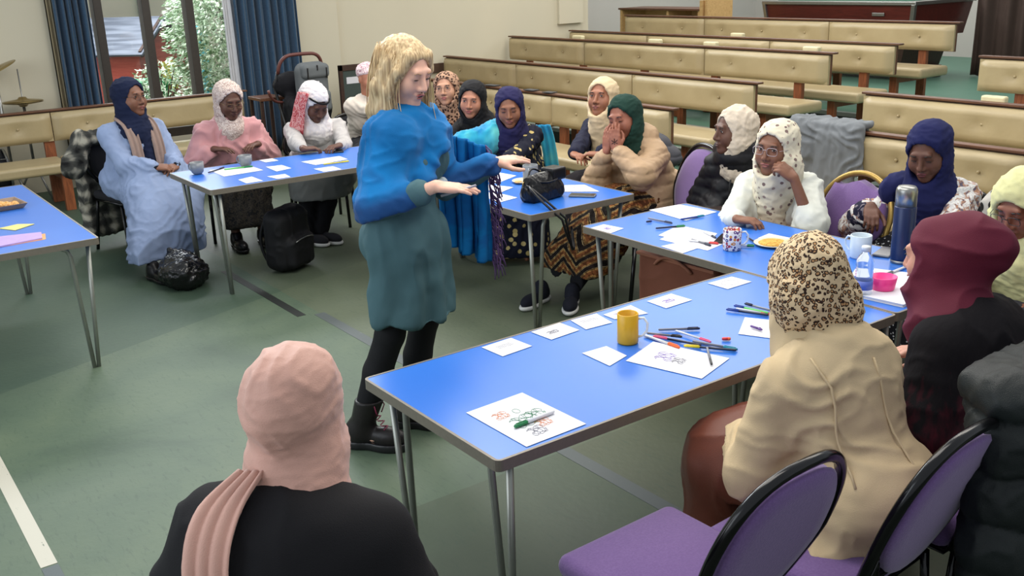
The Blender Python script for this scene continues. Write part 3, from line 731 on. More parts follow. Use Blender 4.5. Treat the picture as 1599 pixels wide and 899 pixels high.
EYEW = plain('eye_white', rgb(212, 206, 200), 0.3, var=0.0); IRIS = plain('dark_iris', rgb(26, 16, 12), 0.2, var=0.0); LASH = plain('lash', rgb(18, 13, 12), 0.6, var=0.0)
def face_parts(c, R, body, lips, brow, eyes='open', gaze=(0, 0), glasses=None, root=None, mouth=0.0):
    c = V3(c); P = lambda x, y, z: c + R @ (V3(x, y, z) * HS)
    for sx in (-1, 1):
        if eyes == 'open':
            blob('eye', P, R, [((sx * 0.031, 0.0805, 0.009), (0.0108, 0.0056, 0.0043), sx * 0.06)], EYEW, body)
            blob('iris', P, R, [((sx * 0.031 + gaze[0] * 0.004, 0.0852, 0.009 + gaze[1] * 0.002), (0.0052, 0.0026, 0.0045), 0)], IRIS, body)
            blob('eyelashes', P, R, [((sx * 0.031, 0.0855, 0.0142), (0.0135, 0.0035, 0.0016), sx * 0.1)], LASH, body)
        else:
            blob('eyelashes', P, R, [((sx * 0.031, 0.0848, 0.0035), (0.0135, 0.003, 0.0017), sx * -0.06)], LASH, body)
        blob('eyebrow', P, R, [((sx * 0.025, 0.0905, 0.0285), (0.010, 0.003, 0.0026), sx * -0.18), ((sx * 0.040, 0.0855, 0.0285), (0.009, 0.003, 0.0020), sx * 0.28)], brow, body)
    blob('lips', P, R, [((-0.008, 0.0925, -0.0535 + mouth), (0.0145, 0.005, 0.0042), -0.14), ((0.008, 0.0925, -0.0535 + mouth), (0.0145, 0.005, 0.0042), 0.14), ((0, 0.091, -0.0635 - mouth), (0.0155, 0.0048, 0.0046), 0)], lips, body)
    if mouth > 0: blob('open_mouth', P, R, [((0, 0.0915, -0.058), (0.014, 0.003, 0.004 + mouth), 0)], plain('mouth_dark', rgb(60, 22, 20), 0.6), body)
    blob('nostrils', P, R, [((sx * 0.0065, 0.101, -0.0385), (0.0028, 0.003, 0.0018), 0) for sx in (-1, 1)], LASH, body)
    if glasses is not None:
        gm, w_, hh = glasses
        bm = bmesh.new()
        for sx in (-1, 1):
            pts = []
            for a in range(20):
                t = 2 * math.pi * a / 20; ca, sa = math.cos(t), math.sin(t)
                ex = 0.6; x = sx * 0.033 + w_ * math.copysign(abs(ca) ** ex, ca); z = 0.006 + hh * math.copysign(abs(sa) ** ex, sa); pts.append(P(x, 0.108 - 0.10 * abs(x) ** 1.3 - 0.002, z))
            tube(bm, pts, 0.0013, 6, True)
            tube(bm, [P(sx * 0.064, 0.094, 0.012), P(sx * 0.078, 0.04, 0.012), P(sx * 0.080, -0.01, 0.008)], 0.0012, 6)
        tube(bm, [P(-0.010, 0.108, 0.010), P(0, 0.110, 0.013), P(0.010, 0.108, 0.010)], 0.0016, 6)
        return obj('glasses', bm, gm, root)
def hand_sdf(W, fdir, back, side, curl=(0.35, 0.45, 0.3), spread=0.06, h=0.0038, fore=None, S=0.97, thumb=0.0, idx=None):
    """W wrist; fdir finger direction; back = normal of the back of the hand; side +1 left hand, -1 right hand"""
    f = unit(fdir); b = unit(back - np.dot(back, f) * f); x = np.cross(f, b); R = np.stack([x, f, b], 1); W = V3(W)
    P = lambda X, Y, Z: W + R @ (V3(X * side, Y, Z) * S)     # X>0 : thumb side... left hand palm down, fingers forward, thumb to +X
    lo = W - 0.2; hi = W + 0.2
    s = SDF(lo, hi, h)
    if fore is not None: s.cap(W + (V3(fore) - W) * min(1, 0.16 / (np.linalg.norm(V3(fore) - W) + 1e-6)), W, 0.030 * S, 0.0235 * S, 0.0)
    Rl = R.copy()
    s.ell(P(0.002, 0.045, 0), V3(0.036, 0.050, 0.0145) * S, R, 0.02); s.cap(P(0.012, 0.018, -0.004), P(0.030, 0.040, -0.008), 0.016 * S, 0.012 * S, 0.014)
    s.cap(P(-0.020, 0.02, -0.003), P(-0.024, 0.07, -0.003), 0.011 * S, 0.010 * S, 0.012); s.cap(P(0.022, 0.05, 0), P(0.028, 0.082, 0), 0.010 * S, 0.0095 * S, 0.012)
    L = [(0.028, 0.084, 0.068, 0.0088), (0.0095, 0.089, 0.076, 0.0090), (-0.0095, 0.086, 0.070, 0.0086), (-0.026, 0.078, 0.056, 0.0078)]
    for i, (x0, y0, ln, r) in enumerate(L):
        cu = curl if idx is None or i not in idx else idx[i]
        a = 0.0; p = V3(x0, y0, 0); dx = (x0 * spread / 0.028)
        for j, fr in enumerate((0.46, 0.30, 0.24)):
            a += cu[j] if not isinstance(cu[j], tuple) else cu[j][i]
            q = p + V3(dx, math.cos(a), -math.sin(a)) / math.sqrt(1 + dx * dx) * ln * fr
            s.cap(P(*p), P(*q), r * S * (1 - 0.1 * j), r * S * (1 - 0.1 * (j + 1)), 0.004 if j else 0.008); p = q
    t0 = V3(0.030, 0.030, -0.008); t1 = t0 + V3(0.024 - 0.02 * thumb, 0.026, -0.010 - 0.015 * thumb); t2 = t1 + V3(0.010 - 0.024 * thumb, 0.028, -0.006 - 0.01 * thumb); t3 = t2 + V3(0.001 - 0.02 * thumb, 0.021, -0.003)
    s.cap(P(*t0), P(*t1), 0.0125 * S, 0.0108 * S, 0.010); s.cap(P(*t1), P(*t2), 0.0105 * S, 0.0096 * S, 0.004); s.cap(P(*t2), P(*t3), 0.0095 * S, 0.0075 * S, 0.003)
    return s.mesh(1)
def elbow(S_, W, l1, l2, pole):
    S_ = V3(S_); W = V3(W); d = W - S_; L = np.linalg.norm(d)
    if L > (l1 + l2) * 0.995: W = S_ + d / L * (l1 + l2) * 0.995; L = (l1 + l2) * 0.995
    d = unit(W - S_); a = (l1 * l1 - l2 * l2 + L * L) / (2 * L); hh = math.sqrt(max(l1 * l1 - a * a, 0)); p = V3(pole) - S_; p = p - d * (p @ d); return S_ + d * a + unit(p) * hh, W
def view(h, th):
    """direction that looks th degrees to the image right of the camera, from head position h"""
    c = unit(V3(-h[0], -h[1], 0)); r = V3(-c[1], c[0], 0); a = math.radians(th); return c * math.cos(a) + r * math.sin(a)
def yawof(d): return math.degrees(math.atan2(-d[0], d[1]))

class Person:
    """seated figure. head: world position of the head centre; bdir / hdir: directions the body / face point to"""
    def __init__(s, label, head, bdir, hdir, pitch=0.0, roll=0.0, skinc=(96, 62, 46), g=1.0, hands=None, feet=None, seat=0.44, lean=None, eyes='open', gaze=(0, 0), glasses=None, lips=None, jaw=1.0, w=0.165, hz=0.0045, body_h=0.02, knee=0.10, ears=False, fhd=0.0038, poles=None, thigh=0.41, side=0.0, mouth=0.0, facef=True, stand=False):
        s.by = yawof(bdir); a = math.radians(s.by); s.Rw = np.array([[math.cos(a), -math.sin(a), 0], [math.sin(a), math.cos(a), 0], [0, 0, 1]])
        pz = seat + 0.085; la = math.acos(min(1, max(0.3, (head[2] - pz) / 0.63))) if lean is None else math.radians(lean)
        u = V3(0, math.sin(la), math.cos(la)); Lt = (head[2] - pz - 0.15 * math.cos(la * 0.6)) / math.cos(la)
        neck = V3(0, 0, pz) + u * Lt; hc = neck + 0.15 * V3(0, math.sin(la * 0.6), math.cos(la * 0.6)); hc = hc + V3(side, 0, 0); neck = neck + V3(side * 0.8, 0, 0)
        s.loc = V3(head) - s.Rw @ V3(hc[0], hc[1], 0); s.loc[2] = 0
        s.root = thing('person', label, 'person', tuple(s.loc), a)
        s.hc = hc; s.neck = neck; s.u = u; s.R = rotm(yawof(s.Rw.T @ V3(hdir)), pitch, roll); w = w * 0.86; s.g = g = g * 0.93; s.w = w
        fw = V3(0, u[2], -u[1]); s.fw = fw
        J = s.J = {}
        J['pel'] = V3(0, 0, pz); J['chest'] = neck - u * 0.16; J['waist'] = V3(0, 0, pz) + u * Lt * 0.35 + V3(side * 0.3, 0, 0)
        for i, sx in ((0, 1), (1, -1)):            # 0 = right (+X), 1 = left
            J['sh', i] = neck - u * 0.085 + V3(sx * w, 0, 0); J['hip', i] = V3(sx * 0.085, 0.02, pz - 0.01)
            J['kn', i] = V3(sx * knee, thigh, seat + 0.045); J['an', i] = V3(sx * knee, thigh + 0.03, 0.09)
            if stand: J['kn', i] = V3(sx * 0.09, 0.05, 0.50)
            if feet is not None and feet[i] is not None:
                J['an', i] = s.toL(feet[i])
                if stand: J['kn', i] = (J['hip', i] + J['an', i]) / 2 + V3(0, 0.05, 0.03)
            hd = hands[i] if hands and hands[i] is not None else None
            if hd is None: Wp = V3(sx * 0.13, 0.24, seat + 0.17); fd = V3(-sx * 0.5, 0.8, -0.1); bk = V3(0, 0, 1); kw = {}
            else: Wp, fd, bk, kw = hd; kw = dict(kw); loc_ = kw.pop('local', False); Wp = V3(Wp) if loc_ else s.toL(Wp); fd = unit(fd) if loc_ else s.Rw.T @ unit(fd); bk = unit(bk) if loc_ else s.Rw.T @ unit(bk)
            pole = J['sh', i] + V3(sx * 0.25, -0.12, -0.5) if not poles or poles[i] is None else s.toL(poles[i])
            J['el', i], J['wr', i] = elbow(J['sh', i], Wp, 0.275, 0.24, pole); s.J['hd', i] = (fd, bk, kw)
        sk = skin('skin_%d_%d_%d' % skinc, rgb(*skinc)); s.sk = sk
        B = SDF((-0.55, -0.45, 0.0), (0.55, 0.8, 1.25 if not stand else 1.6), body_h)
        B.ell(J['pel'], (0.15, 0.11, 0.11), None, 0.05); B.cap(J['pel'], J['chest'], 0.10, 0.105, 0.08); B.cap(J['sh', 0], J['sh', 1], 0.045, 0.045, 0.06); B.cap(J['chest'], neck, 0.075, 0.045, 0.05)
        for i in (0, 1):
            B.cap(J['sh', i], J['el', i], 0.042, 0.036, 0.02).cap(J['el', i], J['wr', i], 0.036, 0.024, 0.01)
            B.cap(J['hip', i], J['kn', i], 0.075, 0.052, 0.03).cap(J['kn', i], J['an', i], 0.05, 0.034, 0.01).cap(J['an', i] - V3(0, 0, 0.03), J['an', i] + V3(0, 0.13, -0.055), 0.033, 0.026, 0.02)
        parts = [B.mesh(1), head_sdf(hc, s.R, neck - u * 0.02, hz, jaw, ears)]
        for i in (0, 1):
            fd, bk, kw = J['hd', i]; parts.append(hand_sdf(J['wr', i], fd, bk, -1 if i == 0 else 1, fore=J['el', i], h=fhd, **kw))
        s.body = npmesh('body', parts, sk, s.root)
        if facef:
            lp = lips or (skinc[0] * 0.82, skinc[1] * 0.62, skinc[2] * 0.66)
            face_parts(hc, s.R, s.body, plain('lips_%d' % int(lp[0] * 7 + lp[1]), rgb(*lp), 0.4, var=0.0), LASH if skinc[0] < 210 else plain('fair_brow', rgb(150, 120, 92), 0.8), eyes, gaze, glasses, s.root, mouth)
    def toL(s, p): return s.Rw.T @ (V3(p) - s.loc)
    def hp(s, x, y, z): return s.hc + s.R @ (V3(x, y, z) * HS)
    def grid(s, h, lo=(-0.52, -0.42, 0.02), hi=(0.52, 0.85, 1.4)): return SDF(lo, hi, h)
    def torso(s, G, g=None, bust=0.03, k=0.07, belly=0.0):
        J = s.J; g = g or s.g; u = s.u; fw = s.fw; R = np.stack([V3(1, 0, 0), fw, u], 1)
        G.ell(J['pel'] + V3(0, 0.0, 0.03), V3(0.175 * g, 0.145 * g, 0.12), None, 0.0); G.ell(J['waist'] + fw * 0.01, V3(0.142 * g, 0.112 * g, 0.16), R, k)
        if belly: G.ell(J['waist'] + fw * (0.04 + belly) - u * 0.03, V3(0.13 * g, 0.11 * g, 0.12), R, k)
        G.ell(J['chest'], V3(0.150 * g, 0.108 * g, 0.15), R, k); G.cap(J['sh', 0] - V3(0.01, 0, 0), J['sh', 1] + V3(0.01, 0, 0), 0.054, 0.054, 0.07)
        G.cap(s.neck - u * 0.05, s.neck - u * 0.0, 0.085, 0.055, 0.05)
        if bust:
            for sx in (-1, 1): G.ell(J['chest'] + fw * (0.07 + bust) * g + V3(sx * 0.065, 0, 0) - u * 0.03, V3(0.07, 0.06, 0.075) * g, R, 0.06)
        return G
    def sleeve(s, G, i, r0=0.062, r1=0.052, r2=0.042, upto=0.93, k=0.04, k2=0.02):
        J = s.J; W = J['el', i] + (J['wr', i] - J['el', i]) * upto
        q = 0.82; G.cap(J['sh', i] - s.u * (r0 - 0.055) * 0.6, J['el', i], r0 * q, r1 * q, k); G.cap(J['el', i], W, r1 * q, r2 * 0.9, k2)
        return G
    def cuffcut(s, G, i, upto=0.93, extra=0.05):
        d = unit(s.J['wr', i] - s.J['el', i]); W = s.J['el', i] + (s.J['wr', i] - s.J['el', i]) * upto
        G.ell(W + d * extra, (extra * 0.999,) * 3, None, 0.0, True); return G
    def skirt(s, G, g=1.0, hem=0.1, r=0.095, flare=0.0, mid=True, k=0.09):
        J = s.J; h = [None, None]
        for i in (0, 1):
            G.cap(J['hip', i], J['kn', i], 0.105 * g, r * g, k); G.cap(J['kn', i], J['an', i] + V3(0, 0, -0.02), r * g, (r - 0.01 + flare) * g, k)
        if mid:
            G.cap((J['kn', 0] + J['kn', 1]) / 2, (J['an', 0] + J['an', 1]) / 2, r * g, (r + flare) * g, k); G.cap(J['pel'], (J['kn', 0] + J['kn', 1]) / 2, 0.1 * g, 0.09 * g, k)
        G.halfcut((0, 0, -1), (0, 0, hem)); return G
    def finish(s, name, G, mat, folds=(), seatcut=True, smooth=1, parent=None):
        if seatcut: G.bx((0, -0.08, 0.2), (0.6, 0.42, 0.235), None, 0.005, 0.0, True)
        V, F = G.mesh(smooth); V = disp(V, F, folds); return npmesh(name, [(V, F)], mat, parent or s.root)
    def hijab(s, mat, h=0.0085, rx=0.062, rz=0.089, crown=0.0, back=0.0, cowl=1.0, chest=1.0, extra=None, folds=None, under=None, name='headscarf', cut=True, y0=0.0, chin=0.0, backdrape=0.0):
        c, R, u, fw = s.hc, s.R, s.u, s.fw
        lo = np.minimum(c - 0.24, s.J['chest'] - V3(0.3, 0.25, 0.22)); hi = np.maximum(c + 0.24, s.J['chest'] + V3(0.3, 0.3, 0.2)); G = SDF(lo, hi, h)
        G.ell(s.hp(0, -0.020 - back * 0.4, 0.030 + crown * 0.2), V3(0.090, 0.109 + back * 0.5, 0.094 + crown * 0.3) * HS, R, 0.0)
        G.ell(s.hp(0, -0.006, -0.050), V3(0.082, 0.090, 0.072) * HS, R, 0.03)
        G.cap(s.hp(0, -0.02, -0.06), s.neck - u * 0.035, 0.080 * cowl, 0.122 * cowl, 0.06)
        G.cap(s.hp(0, 0.018, -0.105 - chin), s.neck + fw * 0.06 - u * 0.045, 0.046 * cowl, 0.088 * cowl, 0.05)
        if chest:
            Rb = np.stack([V3(1, 0, 0), fw, u], 1); G.ell(s.J['chest'] + fw * 0.05 * s.g + u * 0.055, V3(0.165 * chest, 0.094 * s.g, 0.115 * chest), Rb, 0.07)
        if backdrape:
            Rb = np.stack([V3(1, 0, 0), fw, u], 1); G.ell(s.J['chest'] - fw * 0.04 + u * 0.06, V3(0.15 * backdrape, 0.08, 0.12 * backdrape), Rb, 0.06)
        if extra: extra(G, s)
        if cut: G.facecut(R, s.hp(0, 0, 0), (rx + 0.007) * HS, rz * HS, y0)
        V, F = G.mesh(1); V = disp(V, F, folds if folds is not None else [('ridge', 0.008, (10, 10, 26), 2), ('ridge', 0.005, (26, 26, 60), 5)])
        return npmesh(name, [(V, F)], mat, s.root)
    def shoe(s, i, mat, sole=None, L=0.25, d=None, hgt=0.0):
        a = s.J['an', i]; dr = unit(V3(0, 1, 0) if d is None else s.Rw.T @ unit(d)); dr[2] = 0; dr = unit(dr); x = np.cross(dr, V3(0, 0, 1)); R = np.stack([x, dr, V3(0, 0, 1)], 1)
        b = V3(a[0], a[1], 0); G = SDF(b - 0.26, b + 0.26 + V3(0, 0, 0.05), 0.006)
        G.ell(b + dr * 0.12 + V3(0, 0, 0.045), (0.044, 0.09, 0.04), R, 0.0).ell(b - dr * 0.01 + V3(0, 0, 0.055), (0.038, 0.065, 0.05), R, 0.04).cap(b + V3(0, 0, 0.07), b + V3(0, 0, 0.10 + hgt), 0.04, 0.042, 0.03)
        G.halfcut((0, 0, -1), (0, 0, 0.018)); o = npmesh('shoe', [G.mesh(1)], mat, s.root)
        G = SDF(b - 0.26, b + 0.26, 0.006); G.ell(b + dr * 0.12 + V3(0, 0, 0.02), (0.05, 0.10, 0.028), R, 0.0).ell(b - dr * 0.015 + V3(0, 0, 0.02), (0.042, 0.07, 0.028), R, 0.03)
        G.halfcut((0, 0, -1), (0, 0, 0.002)).halfcut((0, 0, 1), (0, 0, 0.03)); npmesh('sole', [G.mesh(0)], sole or mat, o); return o
def panel(s_root, name, rows, mat, thick=0.006, sub=(18, 10), wave=0.0, parent=None):
    """draped cloth through control rows (each a list of points), smooth interpolated, with thickness"""
    A = np.array([[V3(p) for p in r] for r in rows]); n, m = A.shape[:2]
    def cr(P, t):
        k = len(P); x = t * (k - 1); i = min(int(x), k - 2); f = x - i; p0 = P[max(i - 1, 0)]; p1 = P[i]; p2 = P[i + 1]; p3 = P[min(i + 2, k - 1)]
        return 0.5 * (2 * p1 + (p2 - p0) * f + (2 * p0 - 5 * p1 + 4 * p2 - p3) * f * f + (3 * p1 - 3 * p2 + p3 - p0) * f ** 3)
    NU, NV = sub; g = np.zeros((NV + 1, NU + 1, 3))
    for j in range(NV + 1):
        col = [cr(A[:, q], j / NV) for q in range(m)]
        for i in range(NU + 1): g[j, i] = cr(col, i / NU)
    V = g.reshape(-1, 3); F = np.array([[j * (NU + 1) + i, j * (NU + 1) + i + 1, (j + 1) * (NU + 1) + i + 1, (j + 1) * (NU + 1) + i] for j in range(NV) for i in range(NU)])
    if wave:
        N = normals(V, F); U_ = np.tile(np.linspace(0, 1, NU + 1), NV + 1); V = V + N * (wave * (np.sin(U_ * NU * 0.9 + 2 * vnoise(V * 7)) + 0.6 * (vnoise(V * 20) - 0.5)))[:, None]
    o = npmesh(name, [(V, F)], mat, parent or s_root); md = o.modifiers.new('thick', 'SOLIDIFY'); md.thickness = thick; md.offset = 0; return o

# ------------------------------------------------------------ people
def fab(name, r, g_, b, **k): return fabric(name, rgb(r, g_, b), **k)
FOLD_TOP = [('lines', 0.009, (4, 5, 17), 1), ('ridge', 0.006, (22, 22, 14), 3), ('soft', 0.003, (30, 30, 30), 4)]
FOLD_SK = [('lines', 0.012, (13, 5, 2), 3), ('ridge', 0.008, (18, 18, 4), 3)]
FOLD_FINE = [('ridge', 0.008, (24, 24, 14), 8), ('soft', 0.004, (40, 40, 40), 9)]
PUFF = [('puff', 0.011, (9, 9, 12.5), 2), ('ridge', 0.007, (26, 26, 26), 5)]
def clasp(y=0.29, z=0.60, cx=0.0): return [((0.085 + cx, y, z), (-0.85, 0.45, -0.12), (0.25, 0.3, 0.9), dict(local=True, curl=(0.5, 0.6, 0.4))), ((-0.09 + cx, y - 0.01, z - 0.02), (0.85, 0.45, -0.05), (-0.2, 0.3, 0.9), dict(local=True, curl=(0.4, 0.5, 0.3)))]
def tab_hands(y=0.36, z=0.735, sp=0.10): return [((sp, y, z), (-0.75, 0.65, 0), (0, 0, 1), dict(local=True, curl=(0.25, 0.35, 0.2))), ((-sp, y + 0.02, z + 0.005), (0.75, 0.6, 0), (0, 0, 1), dict(local=True, curl=(0.3, 0.4, 0.2)))]
UP = (0, 0, 1)
BROWN = (124, 84, 64); DARK = (92, 61, 48); MID = (142, 96, 72); TAN = (188, 142, 116); FAIR = (222, 176, 154)

def strapband(p, name, pts, r, mat, folds=(), h=0.009, flat=None):
    """narrow hanging cloth: chain of points with flattened section"""
    P_ = [V3(q) for q in pts]; lo = np.min(P_, 0) - max(r) - 0.03; hi = np.max(P_, 0) + max(r) + 0.03; G = SDF(lo, hi, h)
    for i in range(len(P_) - 1):
        n = max(1, int(np.linalg.norm(P_[i + 1] - P_[i]) / 0.02))
        for k in range(n + 1):
            t = k / n; q = P_[i] * (1 - t) + P_[i + 1] * t; rr = r[i] * (1 - t) + r[i + 1] * t; G.ell(q, (rr, rr * (flat or 0.4), rr), None, 0.012)
    V, F = G.mesh(1); V = disp(V, F, folds); return npmesh(name, [(V, F)], mat, p.root)

# 1 woman in pale blue dress, navy headscarf
HS = 1.15
h = V3(-7.42, 2.02, 1.135)
p = Person('woman in pale blue dress and navy headscarf with glasses, seated by the bench at left', h, view(h, 28), view(h, 42), 2, 0, BROWN, 1.3, clasp(0.50, 0.69), [V3(-6.66, 1.80, .08), V3(-6.74, 2.02, .08)], glasses=(M['black_plastic'], 0.022, 0.014), lips=(128, 62, 62), jaw=1.12, w=0.215, knee=0.13, thigh=0.44)
G = p.grid(0.0115, (-0.5, -0.45, 0.02), (0.5, 0.85, 1.2)); p.torso(G, 1.28, 0.03, belly=0.015)
for i in (0, 1): p.sleeve(G, i, 0.085, 0.082, 0.058, 0.88, 0.05)
p.skirt(G, 1.28, 0.13, 0.11, 0.03); p.finish('dress', G, fab('pale_blue_cloth', 138, 154, 186, fold=1.5), [('lines', 0.012, (7, 6, 13), 1), ('ridge', 0.008, (24, 24, 10), 3)])
for i in (0, 1):
    G = p.grid(0.009); J = p.J; G.cap(J['el', i] + (J['wr', i] - J['el', i]) * 0.8, J['el', i] + (J['wr', i] - J['el', i]) * 0.99, 0.040, 0.034); p.finish('cuff', G, fab('black_cuff', 22, 24, 34))
p.hijab(fab('navy_scarf', 24, 32, 58), crown=0.01, chest=0.85, extra=lambda G, s: (G.cap(s.hp(0, 0.03, -0.10), s.J['waist'] + s.fw * 0.225 + V3(-0.01, 0, 0.03), 0.06, 0.05, 0.03)), rx=0.056)
c_ = p.J['chest']
for sx in (1, -1):
    panel(p.root, 'shawl_side', [[c_ + V3(sx * x, y, z) for x in (0.045, 0.085, 0.125)] for y, z in ((0.02, 0.17), (0.14, 0.12), (0.205, 0.0), (0.225, -0.12), (0.25, -0.22))], fab('taupe_shawl', 150, 128, 118, fs=30), wave=0.006)
panel(p.root, 'shawl_end', [[V3(x, y, z) for x in (-0.18, -0.06, 0.08)] for y, z in ((0.27, 0.585), (0.40, 0.60), (0.50, 0.60), (0.57, 0.52))], blotch('patterned_shawl_end', [rgb(120, 100, 84), rgb(164, 144, 118), rgb(92, 78, 66)], 22), wave=0.012, sub=(20, 14))
for i in (0, 1): p.shoe(i, M['black_leather'])
bm = bmesh.new()
w0 = p.J['wr', 0]; d0 = unit(p.J['el', 0] - w0); a0 = unit(np.cross(d0, UP)); b0 = np.cross(d0, a0)
for k in range(16):
    t = 2 * math.pi * k / 16; q = w0 + d0 * 0.015 + (a0 * math.cos(t) + b0 * math.sin(t)) * 0.027; bmesh.ops.create_icosphere(bm, subdivisions=1, radius=0.0045, matrix=Matrix.Translation(Vector(q)))
obj('beaded_bracelet', bm, plain('pearl', rgb(220, 210, 196), 0.3), p.root, True)

# 2 woman in pink shawl
h = V3(-7.22, 2.66, 1.07)
p = Person('woman wrapped in a pink shawl with patterned white headscarf and glasses', h, view(h, 14), view(h, 22), -18, 0, DARK, 1.15, tab_hands(0.34, 0.74, 0.16), eyes='closed', glasses=(plain('thin_gold', rgb(120, 98, 70), 0.3, 0.6), 0.021, 0.015), jaw=1.06, w=0.205)
G = p.grid(0.0115, (-0.5, -0.45, 0.1)); p.torso(G, 1.2, 0.03)
for i in (0, 1): p.sleeve(G, i, 0.10, 0.105, 0.06, 0.75, 0.06, 0.05)
G.cap(p.neck - p.u * 0.06, p.neck - p.u * 0.0 - p.fw * 0.01, 0.12, 0.09, 0.05); G.ell(p.J['waist'] + p.fw * 0.05, (0.22, 0.17, 0.16), None, 0.06); G.ell(p.J['pel'] + V3(0, 0.05, 0.06), (0.24, 0.2, 0.14), None, 0.06); G.halfcut((0, 0, -1), (0, 0, 0.47))
p.finish('shawl', G, fab('pink_wool', 190, 138, 140, fold=1.2, sheen=0.3), [('lines', 0.014, (10, 5, 6), 2), ('ridge', 0.009, (22, 22, 10), 5)])
G = p.grid(0.014); p.skirt(G, 1.05, 0.16, 0.095); p.finish('skirt', G, blotch('dark_print_skirt', [rgb(44, 42, 40), rgb(66, 60, 52), rgb(34, 34, 36)], 30), FOLD_SK)
p.hijab(blotch('white_patterned_scarf', [rgb(206, 190, 180), rgb(222, 208, 200), rgb(150, 120, 112), rgb(214, 200, 190)], 40, dist=2.5), crown=0.006, chest=0.0, cowl=0.9, extra=lambda G, s: G.cap(s.hp(0, 0.03, -0.12), s.J['chest'] + s.fw * 0.17 - s.u * 0.06, 0.042, 0.034, 0.03))
for i in (0, 1): p.shoe(i, M['black_leather'])

# 3 person in grey top looking down
h = V3(-6.98, 3.23, 1.01)
p = Person('woman in light grey top and red and white headscarf bent over the left table', h, view(h, 6), view(h, 26), -34, 0, DARK, 1.0, [((-6.62, 2.95, .735), (0.25, 0.95, 0), UP, dict(curl=(0.5, 0.6, 0.4))), ((-6.60, 3.22, .74), (0.3, -0.9, 0), UP, dict(curl=(0.5, 0.6, 0.4)))], [V3(-6.82, 3.0, .08), V3(-6.80, 3.10, .08)], eyes='closed', w=0.205)
G = p.grid(0.011); p.torso(G, 1.15, 0.02)
for i in (0, 1): p.sleeve(G, i, 0.075, 0.068, 0.045, 0.72 if i == 0 else 0.9, 0.05)
p.finish('sweatshirt', G, fab('heather_grey', 178, 174, 172, fold=1.0), FOLD_TOP)
G = p.grid(0.013); p.skirt(G, 1.15, 0.33, 0.12, 0.0); p.finish('long_tunic', G, fab('grey_tunic', 112, 114, 110), [('ridge', 0.012, (10, 10, 10), 3)])
G = p.grid(0.012); J = p.J
for i in (0, 1): G.cap(J['hip', i], J['kn', i], 0.08, 0.07, 0.03).cap(J['kn', i], J['an', i] + V3(0, 0, .02), 0.075, 0.06, 0.03)
p.finish('trousers', G, fab('black_trousers', 22, 22, 25), FOLD_FINE)
p.hijab(blotch('white_scarf_pale', [rgb(216, 208, 206), rgb(206, 200, 202), rgb(222, 216, 214)], 8), crown=0.012, back=0.02, rx=0.058, rz=0.08, chest=0.75)
panel(p.root, 'scarf_stripe', [[p.hp(x, y, z) for x, y, z in r] for r in (((0.075, 0.03, 0.11), (0.10, -0.02, 0.09), (0.105, -0.06, 0.06)), ((0.092, 0.05, 0.02), (0.112, 0.0, 0.01), (0.118, -0.05, -0.01)), ((0.09, 0.07, -0.09), (0.12, 0.02, -0.10), (0.13, -0.03, -0.12)), ((0.09, 0.09, -0.18), (0.13, 0.05, -0.19), (0.15, -0.01, -0.2)))], blotch('red_check_cloth', [rgb(190, 92, 96), rgb(214, 160, 158), rgb(176, 74, 80)], 26), wave=0.004)
bm = bmesh.new(); tube(bm, [p.hp(0.082 * math.sin(a), 0.105 * math.cos(a) - 0.008, 0.072 + 0.012 * math.sin(a * 1.3)) for a in np.linspace(-1.1, 1.1, 14)], 0.007, 8); obj('headband', bm, fab('black_band', 20, 20, 22), p.root)
for i in (0, 1): p.shoe(i, fab('dark_trainer', 36, 36, 40), plain('white_sole', rgb(210, 210, 206), 0.5), d=(0.9, 0.3, 0))

HS = 1.10
# 4 person in white, half hidden
h = V3(-7.55, 4.0, 1.09)
p = Person('person in white top and pink cap scarf, half hidden behind the standing woman', h, view(h, 20), view(h, 34), -8, 0, (176, 120, 96), 1.05, [((-7.22, 4.10, 0.93), (-0.3, -0.15, 0.9), (0.7, -0.7, 0.1), dict(curl=(0.3, 0.5, 0.3))), None], eyes='closed', ears=True)
G = p.grid(0.012); p.torso(G, 1.1, 0.02)
for i in (0, 1): p.sleeve(G, i, 0.07, 0.062, 0.045, 0.9, 0.05)
p.finish('top', G, fab('off_white_knit', 208, 198, 186), FOLD_TOP)
G = p.grid(0.014); p.skirt(G, 1.0, 0.12, 0.095); p.finish('skirt', G, fab('dark_skirt_a', 40, 40, 44), FOLD_SK)
G = SDF(p.hc - 0.16, p.hc + 0.17, 0.008); G.ell(p.hp(0, -0.022, 0.045), V3(0.088, 0.104, 0.083), p.R, 0.0); G.halfcut(-(p.R[:, 2] + 0.35 * -p.R[:, 1]), p.hp(0, 0.05, 0.045)); V, F = G.mesh(1); V = disp(V, F, [('ridge', 0.008, (16, 16, 40), 2)]); npmesh('cap_scarf', [(V, F)], blotch('pink_striped_scarf', [rgb(196, 160, 168), rgb(226, 214, 214), rgb(168, 120, 134)], 30, stretch=(1, 1, 3)), p.root)

